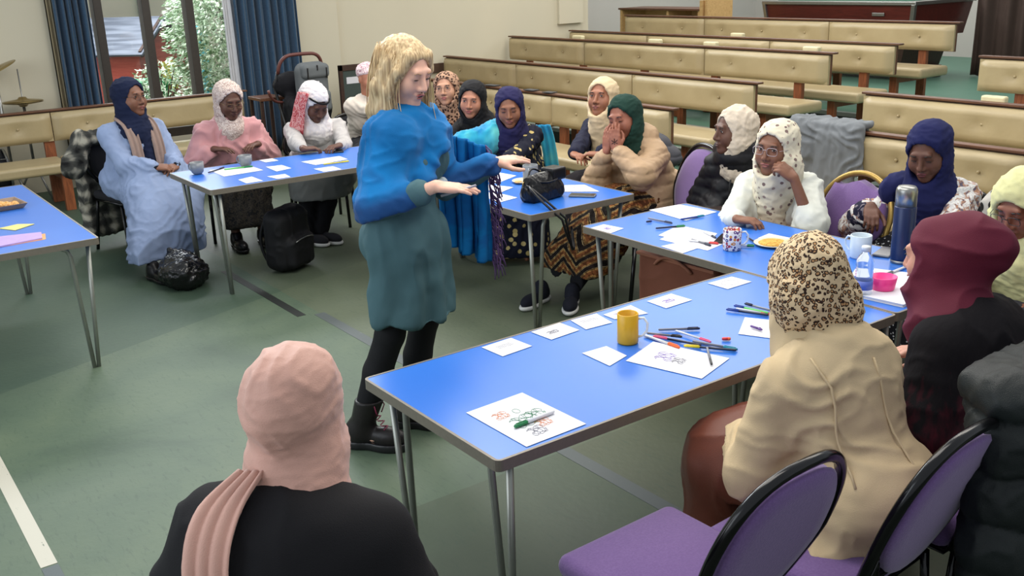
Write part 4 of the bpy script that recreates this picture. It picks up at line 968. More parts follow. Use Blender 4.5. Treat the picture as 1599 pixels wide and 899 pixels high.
# 6 woman in leopard headscarf
h = V3(-6.64, 4.18, 1.05)
p = Person('woman in brown leopard headscarf, glasses and white cardigan behind the middle table', h, view(h, -8), view(h, -14), 4, 4, TAN, 1.0, tab_hands(0.32, 0.74, 0.12), glasses=(plain('wire', rgb(110, 90, 80), 0.3, 0.5), 0.022, 0.017), lips=(168, 84, 84))
G = p.grid(0.012); p.torso(G, 1.0, 0.03)
for i in (0, 1): p.sleeve(G, i, 0.066, 0.058, 0.045, 0.9, 0.04)
p.finish('cardigan', G, fab('ivory_cardigan', 212, 198, 188), FOLD_TOP)
G = p.grid(0.011); G.ell(p.J['chest'] + p.fw * 0.085 - p.u * 0.10, (0.075, 0.07, 0.2), None, 0.0); p.finish('inner_top', G, fab('black_top_a', 22, 21, 24))
G = p.grid(0.014); p.skirt(G, 1.0, 0.12, 0.095); p.finish('skirt', G, fab('dark_skirt_b', 34, 34, 40), FOLD_SK)
p.hijab(leopard('leopard_brown_scarf', rgb(172, 136, 112), rgb(58, 38, 32), rgb(34, 24, 22), 46, 0.30, 0.40), crown=0.006, chest=0.8)

# 7 young woman in black
h = V3(-6.11, 4.06, 1.02)
p = Person('young woman all in black with plain black headscarf at the middle table', h, view(h, -26), view(h, -12), -4, -4, (176, 122, 98), 0.95, [((-5.98, 3.62, .735), (0.75, 0.35, 0.0), UP, dict(curl=(0.3, 0.4, 0.3))), ((-5.70, 3.70, .74), (-0.7, 0.2, 0.02), (0.1, -0.3, 0.9), dict(curl=(0.3, 0.4, 0.3)))], lips=(160, 78, 78), gaze=(0.3, 0))
G = p.grid(0.0115); p.torso(G, 1.0, 0.03)
for i in (0, 1): p.sleeve(G, i, 0.068, 0.06, 0.045, 0.86, 0.04)
p.finish('jacket', G, fab('black_jacket', 24, 24, 27), FOLD_TOP)
G = p.grid(0.014); p.skirt(G, 1.0, 0.1, 0.095); p.finish('skirt', G, fab('black_skirt', 22, 22, 24), FOLD_SK)
p.hijab(fab('black_scarf', 20, 20, 23, rough=0.8), crown=0.012, chest=0.95, cowl=1.05, back=0.02)

# 8 woman with turquoise shawl and polka dots
h = V3(-5.52, 3.97, 1.025)
p = Person('woman in navy headscarf, turquoise shawl and gold-dotted black dress', h, view(h, -4), view(h, -4), -12, 2, MID, 1.05, [((-5.70, 3.66, .735), (-0.4, -0.5, 0.0), UP, {}), ((-5.22, 3.72, .735), (-0.5, -0.2, 0), UP, {})], eyes='closed', lips=(150, 84, 78), w=0.175)
DOT = dots('gold_dot_cloth', rgb(20, 22, 38), rgb(176, 156, 100), 17, 0.27, rgb(196, 176, 120))
G = p.grid(0.0115); p.torso(G, 1.12, 0.03)
for i in (0, 1): p.sleeve(G, i, 0.078, 0.074, 0.06, 0.92, 0.05)
p.skirt(G, 1.15, 0.05, 0.12, 0.03); p.finish('dress', G, DOT, FOLD_SK)
p.hijab(fab('navy_purple_scarf', 36, 34, 72), crown=0.006, chest=0.9, rx=0.060, extra=lambda G, s: G.cap(s.hp(0, 0.03, -0.11), s.J['waist'] + s.fw * 0.19 + V3(0, 0, 0.02), 0.07, 0.07, 0.03))
TURQ = NT('turquoise_shawl'); TURQ.set(0.85, spec=0.2, sheen=0.3); TURQ.col(TURQ.ramp(TURQ.noise(TURQ.coord(scale=(1, 1, 0.6)), 5.0, 2).outputs[0], [(0.36, rgb(24, 130, 178)), (0.5, rgb(44, 160, 186)), (0.62, rgb(104, 196, 190))]).outputs[0]); TURQ = TURQ.m
G = p.grid(0.0115); J = p.J; G.cap(J['sh', 0] + V3(-0.05, 0.02, 0.02), J['el', 0], 0.098, 0.105, 0.05).cap(J['el', 0], J['wr', 0] * 0.55 + J['el', 0] * 0.45, 0.10, 0.085, 0.04).cap(J['sh', 0] + V3(-0.06, 0.05, 0.0), J['wr', 0] + V3(-0.03, -0.10, 0.06), 0.09, 0.08, 0.05)
p.finish('shawl', G, TURQ, [('ridge', 0.014, (20, 20, 6), 4), ('ridge', 0.008, (34, 34, 14), 6)])
panel(p.root, 'shawl_end', [[V3(-0.26 - 0.05 * k + x, 0.02, z) for x in (0, 0.05, 0.1)] for k, z in ((0, 0.86), (0.5, 0.78), (0.9, 0.66), (1.2, 0.54))], TURQ, wave=0.008)

# 9 woman in cream headscarf and navy blazer
h = V3(-5.1, 4.43, 1.08)
p = Person('woman in plain cream headscarf and navy blazer, upright behind the middle table', h, view(h, -30), view(h, -24), 8, 0, (150, 100, 76), 1.0, [((-4.86, 3.93, .735), (0.5, -0.1, 0), UP, dict(curl=(0.5, 0.5, 0.3))), ((-4.62, 3.86, .745), (-0.6, -0.3, 0), UP, dict(curl=(0.5, 0.5, 0.3)))], lips=(140, 78, 74), gaze=(-0.5, 0))
G = p.grid(0.0115); p.torso(G, 1.06, 0.03)
for i in (0, 1): p.sleeve(G, i, 0.07, 0.064, 0.05, 0.85, 0.045)
p.finish('blazer', G, fab('navy_blazer', 30, 32, 52), FOLD_TOP)
G = p.grid(0.014); p.skirt(G, 1.0, 0.1, 0.095); p.finish('skirt', G, fab('dark_skirt_c', 40, 36, 40), FOLD_SK)
p.hijab(fab('cream_scarf', 208, 186, 152), crown=0.01, chest=0.8, rx=0.056, extra=lambda G, s: G.chain([s.hp(0, 0.03, -0.11), s.J['chest'] + s.fw * 0.15 - s.u * 0.02, s.J['waist'] + s.fw * 0.20 + V3(-0.03, 0, 0.0)], [0.07, 0.065, 0.06], 0.03))

# 10 woman in dark green headscarf and puffer, hands over the face
h = V3(-4.52, 4.10, 1.035)
hd = view(h, -34); sd = V3(-hd[1], hd[0], 0)
p = Person('woman in dark green headscarf and beige padded coat covering her face with hands', h, view(h, -44), hd, -8, 8, (150, 96, 76), 1.15,
   [(h + hd * 0.135 - sd * 0.035 + V3(0, 0, -0.185), (-0.05 * hd[0], -0.05 * hd[1], 1), hd * 0.9 - sd * 0.3, dict(curl=(0.12, 0.25, 0.2), spread=0.02, thumb=0.5)), (h + hd * 0.145 + sd * 0.04 + V3(0, 0, -0.165), (-sd[0] * 0.12, -sd[1] * 0.12, 1), hd * 0.95 + sd * 0.3, dict(curl=(0.1, 0.2, 0.15), spread=0.03, thumb=0.5))],
   [V3(-4.55, 3.46, .08), V3(-4.38, 3.56, .08)], eyes='closed', w=0.175, fhd=0.0035, poles=[V3(-4.45, 3.5, 0.5), V3(-3.9, 3.75, 0.5)])
PUFFM = fab('beige_padded_nylon', 170, 142, 112, rough=0.55)
G = p.grid(0.010, (-0.55, -0.42, 0.2), (0.55, 0.85, 1.3)); p.torso(G, 1.25, 0.03); J = p.J
for i in (0, 1): p.sleeve(G, i, 0.095, 0.10, 0.062, 0.80, 0.05, 0.03)
G.ell(p.neck - p.u * 0.03 - p.fw * 0.07, (0.14, 0.10, 0.09), None, 0.05)
for i in (0, 1): G.cap(J['hip', i], J['kn', i], 0.135, 0.115, 0.08)
p.finish('padded_coat', G, PUFFM, PUFF)
ZIG = NT('zigzag_print'); ZIG.set(0.85, spec=0.2); _w = ZIG.n('ShaderNodeTexWave', wave_type='BANDS', bands_direction='Z'); _w.inputs['Scale'].default_value = 3.6; _w.inputs['Distortion'].default_value = 1.2; _w.inputs['Detail'].default_value = 1.5
_sp = ZIG.n('ShaderNodeSeparateXYZ'); ZIG.l(ZIG.coord(), _sp.inputs[0]); _ab = ZIG.n('ShaderNodeMath', operation='PINGPONG'); ZIG.l(_sp.outputs[0], _ab.inputs[0]); _ab.inputs[1].default_value = 0.11
_ma = ZIG.n('ShaderNodeMath', operation='MULTIPLY_ADD'); ZIG.l(_ab.outputs[0], _ma.inputs[0]); _ma.inputs[1].default_value = 0.9; ZIG.l(_sp.outputs[2], _ma.inputs[2])
_cb = ZIG.n('ShaderNodeCombineXYZ'); ZIG.l(_sp.outputs[0], _cb.inputs[0]); ZIG.l(_sp.outputs[1], _cb.inputs[1]); ZIG.l(_ma.outputs[0], _cb.inputs[2]); ZIG.l(_cb.outputs[0], _w.inputs['Vector'])
_v = ZIG.n('ShaderNodeTexVoronoi'); _v.inputs['Scale'].default_value = 42; ZIG.l(ZIG.coord(), _v.inputs['Vector'])
_c1 = ZIG.ramp(_w.outputs[0], [(0, rgb(34, 26, 24)), (0.22, rgb(34, 26, 24)), (0.27, rgb(196, 172, 126)), (0.36, rgb(38, 34, 30)), (0.48, rgb(172, 132, 76)), (0.8, rgb(128, 78, 44))], 'CONSTANT')
_c2 = ZIG.ramp(_v.outputs[0], [(0, (1, 1, 1, 1)), (0.45, (1, 1, 1, 1)), (0.5, (0.25, 0.2, 0.18, 1))], 'CONSTANT'); ZIG.col(ZIG.mix(0.8, _c1.outputs[0], _c2.outputs[0], 'MULTIPLY'))
G = p.grid(0.012); p.skirt(G, 1.1, 0.17, 0.11, 0.02); p.finish('skirt', G, ZIG.m, FOLD_SK)
G = p.grid(0.012)
for i in (0, 1): G.cap(J['kn', i], J['an', i] + V3(0, 0, .03), 0.06, 0.052)
p.finish('trousers', G, fab('black_leggings', 20, 20, 24))
p.hijab(fab('dark_green_scarf', 26, 54, 46), crown=0.01, chest=0.0, rx=0.063, cowl=0.92)
HEN = plain('henna', rgb(46, 26, 22), 0.6)
bm = bmesh.new()
_w1 = J['wr', 1]; _f, _b, _k = J['hd', 1]; _x = np.cross(_f, _b)
for k in range(6):
    a = k * math.pi / 3; c0 = _w1 + _f * 0.048 + _b * 0.0155; tube(bm, [c0, c0 + (_f * math.cos(a) + _x * math.sin(a)) * 0.022 - _b * 0.0015, c0 + (_f * math.cos(a + 0.25) + _x * math.sin(a + 0.25)) * 0.011], 0.0016, 5)
tube(bm, [_w1 - _f * 0.004 + (_x * math.cos(a) * 0.0255 + _b * math.sin(a) * 0.0215) for a in np.linspace(0, 2 * math.pi, 18)[:-1]], 0.0055, 6, True); obj('bracelet', bm, HEN, p.root)
for i in (0, 1): p.shoe(i, fab('navy_trainer', 26, 28, 38), plain('white_sole', rgb(210, 210, 206), 0.5), d=(0.75, -0.75, 0) if i else (0.35, -0.95, 0))

# 11 woman in textured cream headscarf and black puffer
h = V3(-3.72, 4.18, 1.03)
p = Person('woman in textured cream headscarf and black hooded coat looking left, beside the purple chair', h, view(h, -24), view(h, -62), 0, 0, DARK, 1.15, clasp(0.30, 0.60), w=0.175, lips=(84, 52, 50))
G = p.grid(0.0105, (-0.5, -0.42, 0.2)); p.torso(G, 1.18, 0.03); J = p.J
for i in (0, 1): p.sleeve(G, i, 0.088, 0.088, 0.06, 0.95, 0.05)
G.ell(p.neck - p.u * 0.0 - p.fw * 0.05, (0.15, 0.12, 0.08), None, 0.05); G.cap(p.neck - p.u * 0.05, p.neck + p.u * 0.02, 0.12, 0.12, 0.04)
for i in (0, 1): G.cap(J['hip', i], J['kn', i], 0.12, 0.10, 0.08)
p.finish('padded_coat', G, fab('black_nylon', 26, 26, 30, rough=0.5), PUFF)
G = p.grid(0.014); p.skirt(G, 1.0, 0.1, 0.095); p.finish('skirt', G, fab('dark_skirt_d', 44, 34, 32), FOLD_SK)
p.hijab(fab('nubbly_cream_scarf', 204, 190, 172, fold=3, fs=60), crown=0.012, chest=0.0, rx=0.054, cowl=0.88, h=0.007, folds=[('ridge', 0.010, (14, 14, 24), 2), ('soft', 0.0035, (75, 75, 75), 5)])
bm = bmesh.new(); c_ = p.J['chest']; tube(bm, [c_ + V3(-0.005, 0.155, 0.08), c_ + V3(0, 0.185, -0.02), c_ + V3(0, 0.20, -0.18)], 0.005, 6); obj('zip', bm, M['black_plastic'], p.root)

# 12 woman in white polka scarf, chin on hand
h = V3(-3.225, 3.925, 1.025)
hd = view(h, -24)
p = Person('woman in cream dotted headscarf, glasses and white blouse resting chin on her hand', h, view(h, -14), hd, 0, -3, BROWN, 1.15,
   [((-3.17, 3.60, .735), (0.72, 0.25, 0), UP, dict(curl=(0.45, 0.5, 0.3))), ((-3.05, 3.86, 0.915), (-0.62, -0.45, 0.62), (0.75, -0.25, 0.6), dict(curl=(0.9, 1.0, 0.7), thumb=0.7))],
   glasses=(plain('silver_wire', rgb(170, 160, 164), 0.3, 0.6), 0.024, 0.017), gaze=(-0.6, 0), lips=(150, 84, 82), w=0.18, fhd=0.0035, poles=[None, V3(-2.82, 3.70, 0.60)])
BL = fab('white_chiffon', 206, 208, 200, rough=0.8)
G = p.grid(0.0105, (-0.55, -0.42, 0.2)); p.torso(G, 1.2, 0.035); J = p.J
p.sleeve(G, 0, 0.085, 0.085, 0.055, 0.86, 0.05); G.cap(J['sh', 1], J['el', 1], 0.062, 0.085, 0.05).cap(J['el', 1], J['el', 1] * 0.72 + J['wr', 1] * 0.28, 0.082, 0.045, 0.03)
p.finish('blouse', G, BL, [('lines', 0.010, (8, 6, 9), 1), ('ridge', 0.007, (26, 26, 14), 5)])
G = p.grid(0.013); p.skirt(G, 1.15, 0.06, 0.115, 0.03); p.finish('skirt', G, fab('terracotta_skirt', 142, 88, 70), FOLD_SK)
DS = dots('cream_dotted_scarf', rgb(214, 206, 184), rgb(120, 100, 96), 30, 0.25, rgb(160, 140, 130))
def ex12(G, s):
    G.ell(s.hp(-0.02, -0.02, -0.09), (0.115, 0.11, 0.11), s.R, 0.05)
    G.chain([s.hp(0.0, 0.04, -0.10), s.J['chest'] + s.fw * 0.17, s.J['waist'] + s.fw * 0.23, V3(0.0, 0.34, 0.72)], [0.07, 0.07, 0.06, 0.05], 0.02)
p.hijab(DS, crown=0.02, back=0.03, chest=0.6, rx=0.058, extra=ex12)
bm = bmesh.new(); w0 = J['wr', 0]; d0 = unit(J['el', 0] - w0); a0 = unit(np.cross(d0, UP)); b0 = np.cross(d0, a0)
for o_ in (0.02, 0.028): tube(bm, [w0 + d0 * o_ + (a0 * math.cos(t) + b0 * math.sin(t)) * 0.029 for t in np.linspace(0, 6.283, 19)[:-1]], 0.0025, 6, True)
obj('bracelets', bm, M['goldmetal'], p.root)

# 13 woman in navy scarf and floral top
h = V3(-2.635, 4.305, 1.03)
p = Person('woman in navy headscarf and white floral top looking down behind the navy flask', h, view(h, -14), view(h, -18), -20, 3, (98, 64, 50), 1.08, [((-2.76, 4.07, .79), (0.6, -0.75, -0.5), (0.3, -0.3, 0.9), dict(curl=(0.6, 0.6, 0.4))), ((-2.45, 4.0, .66), (-0.5, -0.6, -0.3), (0.2, -0.3, 0.9), {})], eyes='closed', lips=(110, 50, 56), w=0.18, jaw=1.05, poles=[V3(-2.98, 4.1, 0.55), None])
FLO = blotch('floral_cloth', [rgb(204, 202, 200), rgb(222, 220, 216), rgb(198, 196, 196), rgb(168, 128, 104), rgb(94, 88, 104)], 26, dist=1.0)
G = p.grid(0.0105, (-0.5, -0.42, 0.3)); p.torso(G, 1.15, 0.035); J = p.J
for i in (0, 1): p.sleeve(G, i, 0.088, 0.088, 0.07, 0.62, 0.05)
p.finish('top', G, FLO, FOLD_TOP)
for i in (0, 1):
    G = p.grid(0.010); G.cap(J['el', i] * 0.55 + J['wr', i] * 0.45, J['el', i] * 0.35 + J['wr', i] * 0.65, 0.068, 0.060); p.finish('sleeve_hem', G, blotch('navy_floral_hem', [rgb(28, 28, 48), rgb(40, 38, 58), rgb(120, 112, 120)], 24), FOLD_FINE)
G = p.grid(0.013); p.skirt(G, 1.1, 0.1, 0.11); p.finish('skirt', G, dots('black_white_check', rgb(26, 26, 30), rgb(196, 196, 198), 60, 0.25), FOLD_SK)
p.hijab(fab('navy_blue_scarf', 26, 30, 74), crown=0.014, chest=1.0, rx=0.060, back=0.02, extra=lambda G, s: G.chain([s.hp(0.03, 0.03, -0.10), s.J['chest'] + s.fw * 0.15 + V3(0.05, 0, -0.05), s.J['waist'] + s.fw * 0.19 + V3(0.07, 0, 0.02)], [0.07, 0.06, 0.05], 0.03))
G = p.grid(0.0105); G.ell(J['sh', 0] + V3(-0.02, 0.03, 0.04), (0.07, 0.09, 0.05), None, 0.02).ell(J['sh', 0] + V3(0.02, 0.08, 0.0), (0.045, 0.05, 0.07), None, 0.02); p.finish('scarf_end', G, fab('navy_blue_scarf', 26, 30, 74), FOLD_FINE)

# 14 woman in pale yellow scarf, cut by the right edge
h = V3(-1.84, 3.68, 1.01)
p = Person('woman in long pale yellow headscarf and glasses at the right edge, head bowed', h, view(h, -28), view(h, -34), -24, 0, (132, 84, 66), 1.1, tab_hands(0.3, 0.62, 0.1), eyes='closed', glasses=(M['black_plastic'], 0.022, 0.015))
G = p.grid(0.012); p.torso(G, 1.1, 0.03)
for i in (0, 1): p.sleeve(G, i, 0.07, 0.065, 0.05)
p.skirt(G, 1.1, 0.1, 0.1); p.finish('dress', G, fab('dark_dress_e', 50, 50, 56), FOLD_SK)
def ex14(G, s):
    G.ell(s.J['chest'] + s.fw * 0.05 - s.u * 0.02, (0.20, 0.15, 0.2), None, 0.05); G.ell(s.J['waist'] + s.fw * 0.1, (0.19, 0.14, 0.16), None, 0.05)
    for sx in (-1, 1): G.cap(s.hp(sx * 0.04, -0.01, 0.02), s.J['sh', 0 if sx > 0 else 1] + V3(0, 0.02, -0.12), 0.075, 0.09, 0.05)
p.hijab(fab('pale_yellow_scarf', 206, 204, 152), crown=0.01, chest=1.1, rx=0.058, rz=0.07, extra=ex14)

HS = 1.06
# 15 woman from behind in leopard scarf and cream coat
h = V3(-1.67, 2.18, 1.055)
bd = unit(V3(-0.97, 0.14, 0))
p = Person('woman in tan leopard headscarf and cream coat seen from behind in the foreground', h, bd, unit(V3(-0.9, 0.45, 0)), -30, 0, BROWN, 1.2,
   [((0.0, 0.38, 0.60), (-0.5, 0.8, -0.25), (0.2, 0.3, 0.9), dict(local=True, curl=(0.4, 0.5, 0.3))), ((-0.10, 0.42, 0.60), (0.1, 0.95, -0.3), (-0.2, 0.3, 0.9), dict(local=True, curl=(0.3, 0.4, 0.3)))], w=0.185, seat=0.45, facef=True, eyes='closed', thigh=0.45, knee=0.12, poles=[None, None])
COAT = fab('cream_wool_coat', 196, 174, 138, fold=1.0, rough=0.92)
G = p.grid(0.0085, (-0.5, -0.45, 0.18), (0.5, 0.75, 1.15)); p.torso(G, 1.08, 0.02, k=0.09, belly=0.0); J = p.J
for i in (0, 1): p.sleeve(G, i, 0.088, 0.088, 0.068, 0.80, 0.055)
G.ell(p.J['chest'] - p.fw * 0.02 + p.u * 0.02, (0.172, 0.125, 0.19), None, 0.07)
G.ell((0, 0.02, 0.52), (0.165, 0.165, 0.15), None, 0.07)
for i in (0, 1): G.cap(J['hip', i], J['kn', i] * 0.5 + J['hip', i] * 0.5, 0.105, 0.11, 0.07)
G.cap((-0.20, 0.1, 0.42), (-0.22, 0.12, 0.30), 0.07, 0.07, 0.06).cap((-0.20, -0.02, 0.42), (-0.22, 0.0, 0.30), 0.06, 0.06, 0.06); G.halfcut((0, 0, -1), (0, 0, 0.26))
V, F = None, None
co = p.finish('coat', G, COAT, [('lines', 0.009, (2, 3, 7), 4), ('ridge', 0.007, (9, 9, 16), 7)])
G = SDF(p.neck - 0.2, p.neck + 0.2, 0.008); G.cap(p.neck - p.u * 0.05, p.neck + p.u * 0.045 - p.fw * 0.01, 0.140, 0.112, 0.0); p.finish('coat_collar', G, COAT, [('ridge', 0.006, (14, 14, 14), 1)], False)
def seam(pts, off):
    bm = bmesh.new(); me = co.data; n = len(me.vertices); a = np.zeros(n * 3, np.float32); me.vertices.foreach_get('co', a); a = a.reshape(-1, 3)
    out = []
    for q in pts:
        q = V3(q); dd = a - q; dd[:, 1] *= 0.25; k = int(np.argmin((dd ** 2).sum(1) + (a[:, 1] > q[1] + 0.5) * 9)); out.append(V3(a[k]) + V3(0, -0.001, 0))
    sm = [out[0]] + [(out[i - 1] + out[i] + out[i + 1]) / 3 for i in range(1, len(out) - 1)] + [out[-1]]
    tube(bm, sm, off, 6); return bm
ch = p.J['chest']
obj('coat_seam', seam([(0.02 + 0.0 * t, -0.25, 0.93 - t * 0.46) for t in np.linspace(0, 1, 14)], 0.0035), COAT, p.root)
obj('coat_seam', seam([(-0.17 + 0.035 * math.sin(t * 3), -0.22, 0.96 - t * 0.30) for t in np.linspace(0, 1, 12)], 0.0035), COAT, p.root)
bm = bmesh.new(); bmesh.ops.create_cone(bm, cap_ends=True, segments=20, radius1=0.014, radius2=0.012, depth=0.006, matrix=Matrix.Translation((-0.335, 0.12, 0.44)) @ Matrix.Rotation(-math.pi / 2, 4, 'Y')); obj('coat_button', bm, plain('horn_button', rgb(134, 110, 78), 0.35), p.root)
G = p.grid(0.010, (-0.52, 0.12, 0.02)); p.skirt(G, 1.05, 0.08, 0.115, 0.02); p.finish('skirt', G, fab('rust_brown_satin', 106, 58, 44, rough=0.4), [('ridge', 0.010, (12, 12, 5), 3)])
p.hijab(leopard('leopard_tan_scarf', rgb(204, 180, 144), rgb(168, 128, 88), rgb(48, 32, 26), 86, 0.24, 0.46), h=0.0058, crown=0.0, back=0.05, chest=0.0, cowl=0.9, rx=0.058, extra=lambda G, s: (G.ell(s.hp(0.0, -0.06, -0.045), (0.112, 0.08, 0.085), s.R, 0.05), G.ell(s.hp(0.055, -0.055, -0.085), (0.06, 0.06, 0.05), s.R, 0.04)), folds=[('ridge', 0.014, (9, 9, 15), 3), ('ridge', 0.006, (26, 26, 30), 6)])

# 16 woman in maroon scarf
h = V3(-1.60, 2.735, 1.045)
bd = unit(V3(-1, -0.05, 0))
p = Person('woman in maroon headscarf and black abaya seen from behind at right', h, bd, unit(V3(-0.95, -0.12, 0)), -8, 0, (190, 140, 120), 1.15, tab_hands(0.34, 0.735, 0.14), w=0.18, seat=0.45, jaw=1.0, side=0.13)
ABY = NT('black_to_maroon_cloth'); ABY.set(0.85, spec=0.12); _s = ABY.n('ShaderNodeSeparateXYZ'); ABY.l(ABY.coord(), _s.inputs[0]); _n = ABY.noise(ABY.coord(scale=(14, 14, 1.4)), 3.0, 3)
_a = ABY.n('ShaderNodeMath', operation='MULTIPLY_ADD'); ABY.l(_n.outputs[0], _a.inputs[0]); _a.inputs[1].default_value = 0.5; ABY.l(_s.outputs[2], _a.inputs[2])
ABY.col(ABY.ramp(_a.outputs[0], [(0.78, rgb(70, 24, 34)), (0.98, rgb(22, 20, 23))]).outputs[0]); ABY.bump(_n.outputs[0], 0.3, 0.01); ABY = ABY.m
G = p.grid(0.0095, (-0.5, -0.45, 0.2), (0.5, 0.8, 1.15)); p.torso(G, 1.22, 0.03)
for i in (0, 1): p.sleeve(G, i, 0.09, 0.095, 0.07, 0.9, 0.06, 0.03)
G.ell(p.J['chest'] - p.fw * 0.01, (0.17, 0.12, 0.18), None, 0.07); G.ell((0, 0, 0.52), (0.19, 0.17, 0.14), None, 0.07)
p.finish('abaya', G, ABY, [('ridge', 0.014, (10, 10, 6), 1)])
G = p.grid(0.012); p.skirt(G, 1.2, 0.1, 0.115, 0.02); G.cap((0.17, -0.1, 0.45), (0.24, -0.1, 0.15), 0.08, 0.12, 0.06); p.finish('underskirt', G, fab('blush_pleats', 190, 152, 138), [('ridge', 0.014, (26, 26, 3), 3)])
p.hijab(fab('maroon_scarf', 88, 22, 42, rough=0.75), h=0.0062, crown=0.01, back=0.085, chest=0.0, cowl=1.1, rx=0.060, extra=lambda G, s: (G.ell(s.hp(0.0, 0.03, -0.10), (0.082, 0.085, 0.06), s.R, 0.05), G.ell(s.hp(0, -0.07, 0.0), (0.088, 0.085, 0.085), s.R, 0.05)), folds=[('ridge', 0.012, (6, 6, 12), 5), ('soft', 0.004, (14, 14, 14), 6)])

HS = 1.06
# 17 woman from behind in pink scarf, nearest to the camera
h = V3(-1.80, 0.735, 1.065)
bd = unit(V3(-0.814 + 0.1, 0.581 + 0.12, 0))
p = Person('woman in pink headscarf and black dress seen from behind, nearest at the bottom', h, bd, unit(V3(-0.70, 0.72, 0)), -4, 0, BROWN, 1.2, clasp(0.3, 0.62), w=0.19, seat=0.45)
G = p.grid(0.0095, (-0.5, -0.45, 0.3), (0.5, 0.8, 1.15)); p.torso(G, 1.15, 0.03)
for i in (0, 1): p.sleeve(G, i, 0.10, 0.098, 0.07, 0.9, 0.09, 0.03)
G.ell(p.J['chest'] - p.fw * 0.01 - p.u * 0.02, (0.19, 0.125, 0.18), None, 0.08)
p.finish('dress', G, fab('soft_black_jersey', 20, 19, 22, rough=0.85), [('ridge', 0.012, (8, 8, 5), 1)])
G = p.grid(0.014); p.skirt(G, 1.2, 0.08, 0.115, 0.02); p.finish('skirt', G, fab('soft_black_jersey', 20, 19, 22), FOLD_SK)
PINK = fab('blush_satin_scarf', 204, 158, 142, rough=0.62, fold=1.0, sheen=0.2)
def ex17(G, s):
    G.ell(s.hp(0.01, -0.035, 0.085), (0.07, 0.085, 0.05), s.R, 0.05); G.ell(s.hp(0, -0.03, -0.10), (0.085, 0.09, 0.06), s.R, 0.05)
p.hijab(PINK, h=0.0056, crown=0.012, back=0.03, chest=0.0, cowl=0.98, rx=0.06, extra=ex17, folds=[('lines', 0.006, (5, 3, 9), 9), ('ridge', 0.0035, (12, 12, 34), 6), ('ridge', 0.002, (30, 30, 60), 4)])
c_ = p.J['chest']
panel(p.root, 'scarf_tail', [[V3(x, y, z) for x in np.linspace(x0, x1, 4)] for y, z, x0, x1 in ((c_[1] - 0.0, p.neck[2] + 0.07, -0.085, -0.03), (c_[1] - 0.09, p.neck[2] + 0.03, -0.135, -0.045), (c_[1] - 0.155, p.neck[2] - 0.05, -0.145, -0.05), (c_[1] - 0.175, p.neck[2] - 0.2, -0.135, -0.04), (c_[1] - 0.18, p.neck[2] - 0.38, -0.125, -0.03))], PINK, wave=0.0035, sub=(26, 22), thick=0.010)

# 19 person with orange scarf, cut by right edge
h = V3(-1.33, 3.42, 1.11)
p = Person('person in orange headscarf and black snap jacket, mostly beyond the right edge', h, unit(V3(-1, -0.1, 0)), unit(V3(-1, -0.1, 0)), -12, 0, (170, 120, 96), 1.1, tab_hands(0.34, 0.72, 0.12), w=0.175, glasses=(plain('red_frame', rgb(190, 60, 50), 0.3), 0.022, 0.015), eyes='closed')
G = p.grid(0.012); p.torso(G, 1.15, 0.03)
for i in (0, 1): p.sleeve(G, i, 0.08, 0.078, 0.055, 0.9, 0.05)
p.finish('jacket', G, fab('black_denim', 36, 36, 42), FOLD_TOP)
G = p.grid(0.014); p.skirt(G, 1.1, 0.1, 0.1); p.finish('skirt', G, fab('dark_skirt_f', 36, 36, 40), FOLD_SK)
p.hijab(fab('orange_scarf', 196, 74, 44), chest=0.0)

# ------------------------------------------------------------ the standing woman
h = V3(-3.40, 1.96, 1.555)
bdr = view(h, 60)
p = Person('standing woman with long blonde hair, blue shawl and teal dress gesturing between the tables', h, bdr, view(h, 46), -20, 0, FAIR, 1.0,
   [((-3.06, 1.86, 1.175), (0.55, 0.80, -0.12), (0.1, -0.1, 1), dict(curl=(0.05, 0.15, 0.12), spread=0.10)), ((-3.335, 2.315, 1.165), (0.12, 1, 0.05), (0.25, 0, 1), dict(curl=(0.12, 0.15, 0.1), spread=0.12))],
   [V3(-3.53, 1.705, 0.1), V3(-3.575, 1.965, 0.1)], seat=0.80, lean=4, eyes='closed', lips=(176, 98, 92), w=0.165, stand=True, fhd=0.003, hz=0.0038, mouth=0.0012, ears=True, poles=[V3(-3.30, 1.62, 0.95), V3(-3.45, 2.2, 0.95)])
J = p.J; print('STAND', p.loc, p.neck, J['sh', 0], J['wr', 0], J['wr', 1])
TEAL = fab('teal_cord_dress', 70, 100, 106, fold=0.8, rough=0.85)
G = SDF((-0.42, -0.4, 0.45), (0.42, 0.5, 1.5), 0.0085); p.torso(G, 0.90, 0.025)
for i in (0, 1): p.sleeve(G, i, 0.058, 0.05, 0.052, 0.70, 0.04)
G.cap((0, 0.0, 0.92), (0, 0.02, 0.56), 0.130, 0.142, 0.06)
for i in (0, 1): q_ = J['hip', i] + (J['kn', i] - J['hip', i]) * 0.72; G.cap(J['hip', i], q_ + V3(0, 0, -0.04), 0.088, 0.104, 0.09).ell((0, -0.03, 0.88), (0.155, 0.142, 0.13), None, 0.06); G.halfcut((0, -0.06, -1), (0, 0, 0.575))
p.finish('dress', G, TEAL, [('drape', 0.013, (7, 0, 1.05), 1), ('ridge', 0.008, (12, 12, 4), 4), ('soft', 0.004, (20, 20, 20), 3)], False)
G = SDF((-0.3, -0.3, 0.0), (0.3, 0.4, 0.95), 0.0085)
for i in (0, 1): G.cap(J['hip', i] * 0.3 + J['kn', i] * 0.7, J['kn', i], 0.068, 0.06, 0.02).cap(J['kn', i], J['kn', i] * 0.6 + J['an', i] * 0.4, 0.060, 0.060, 0.02).cap(J['kn', i] * 0.6 + J['an', i] * 0.4, J['an', i], 0.060, 0.04, 0.02)
p.finish('tights', G, fab('black_tights', 20, 20, 23, rough=0.75), [], False)
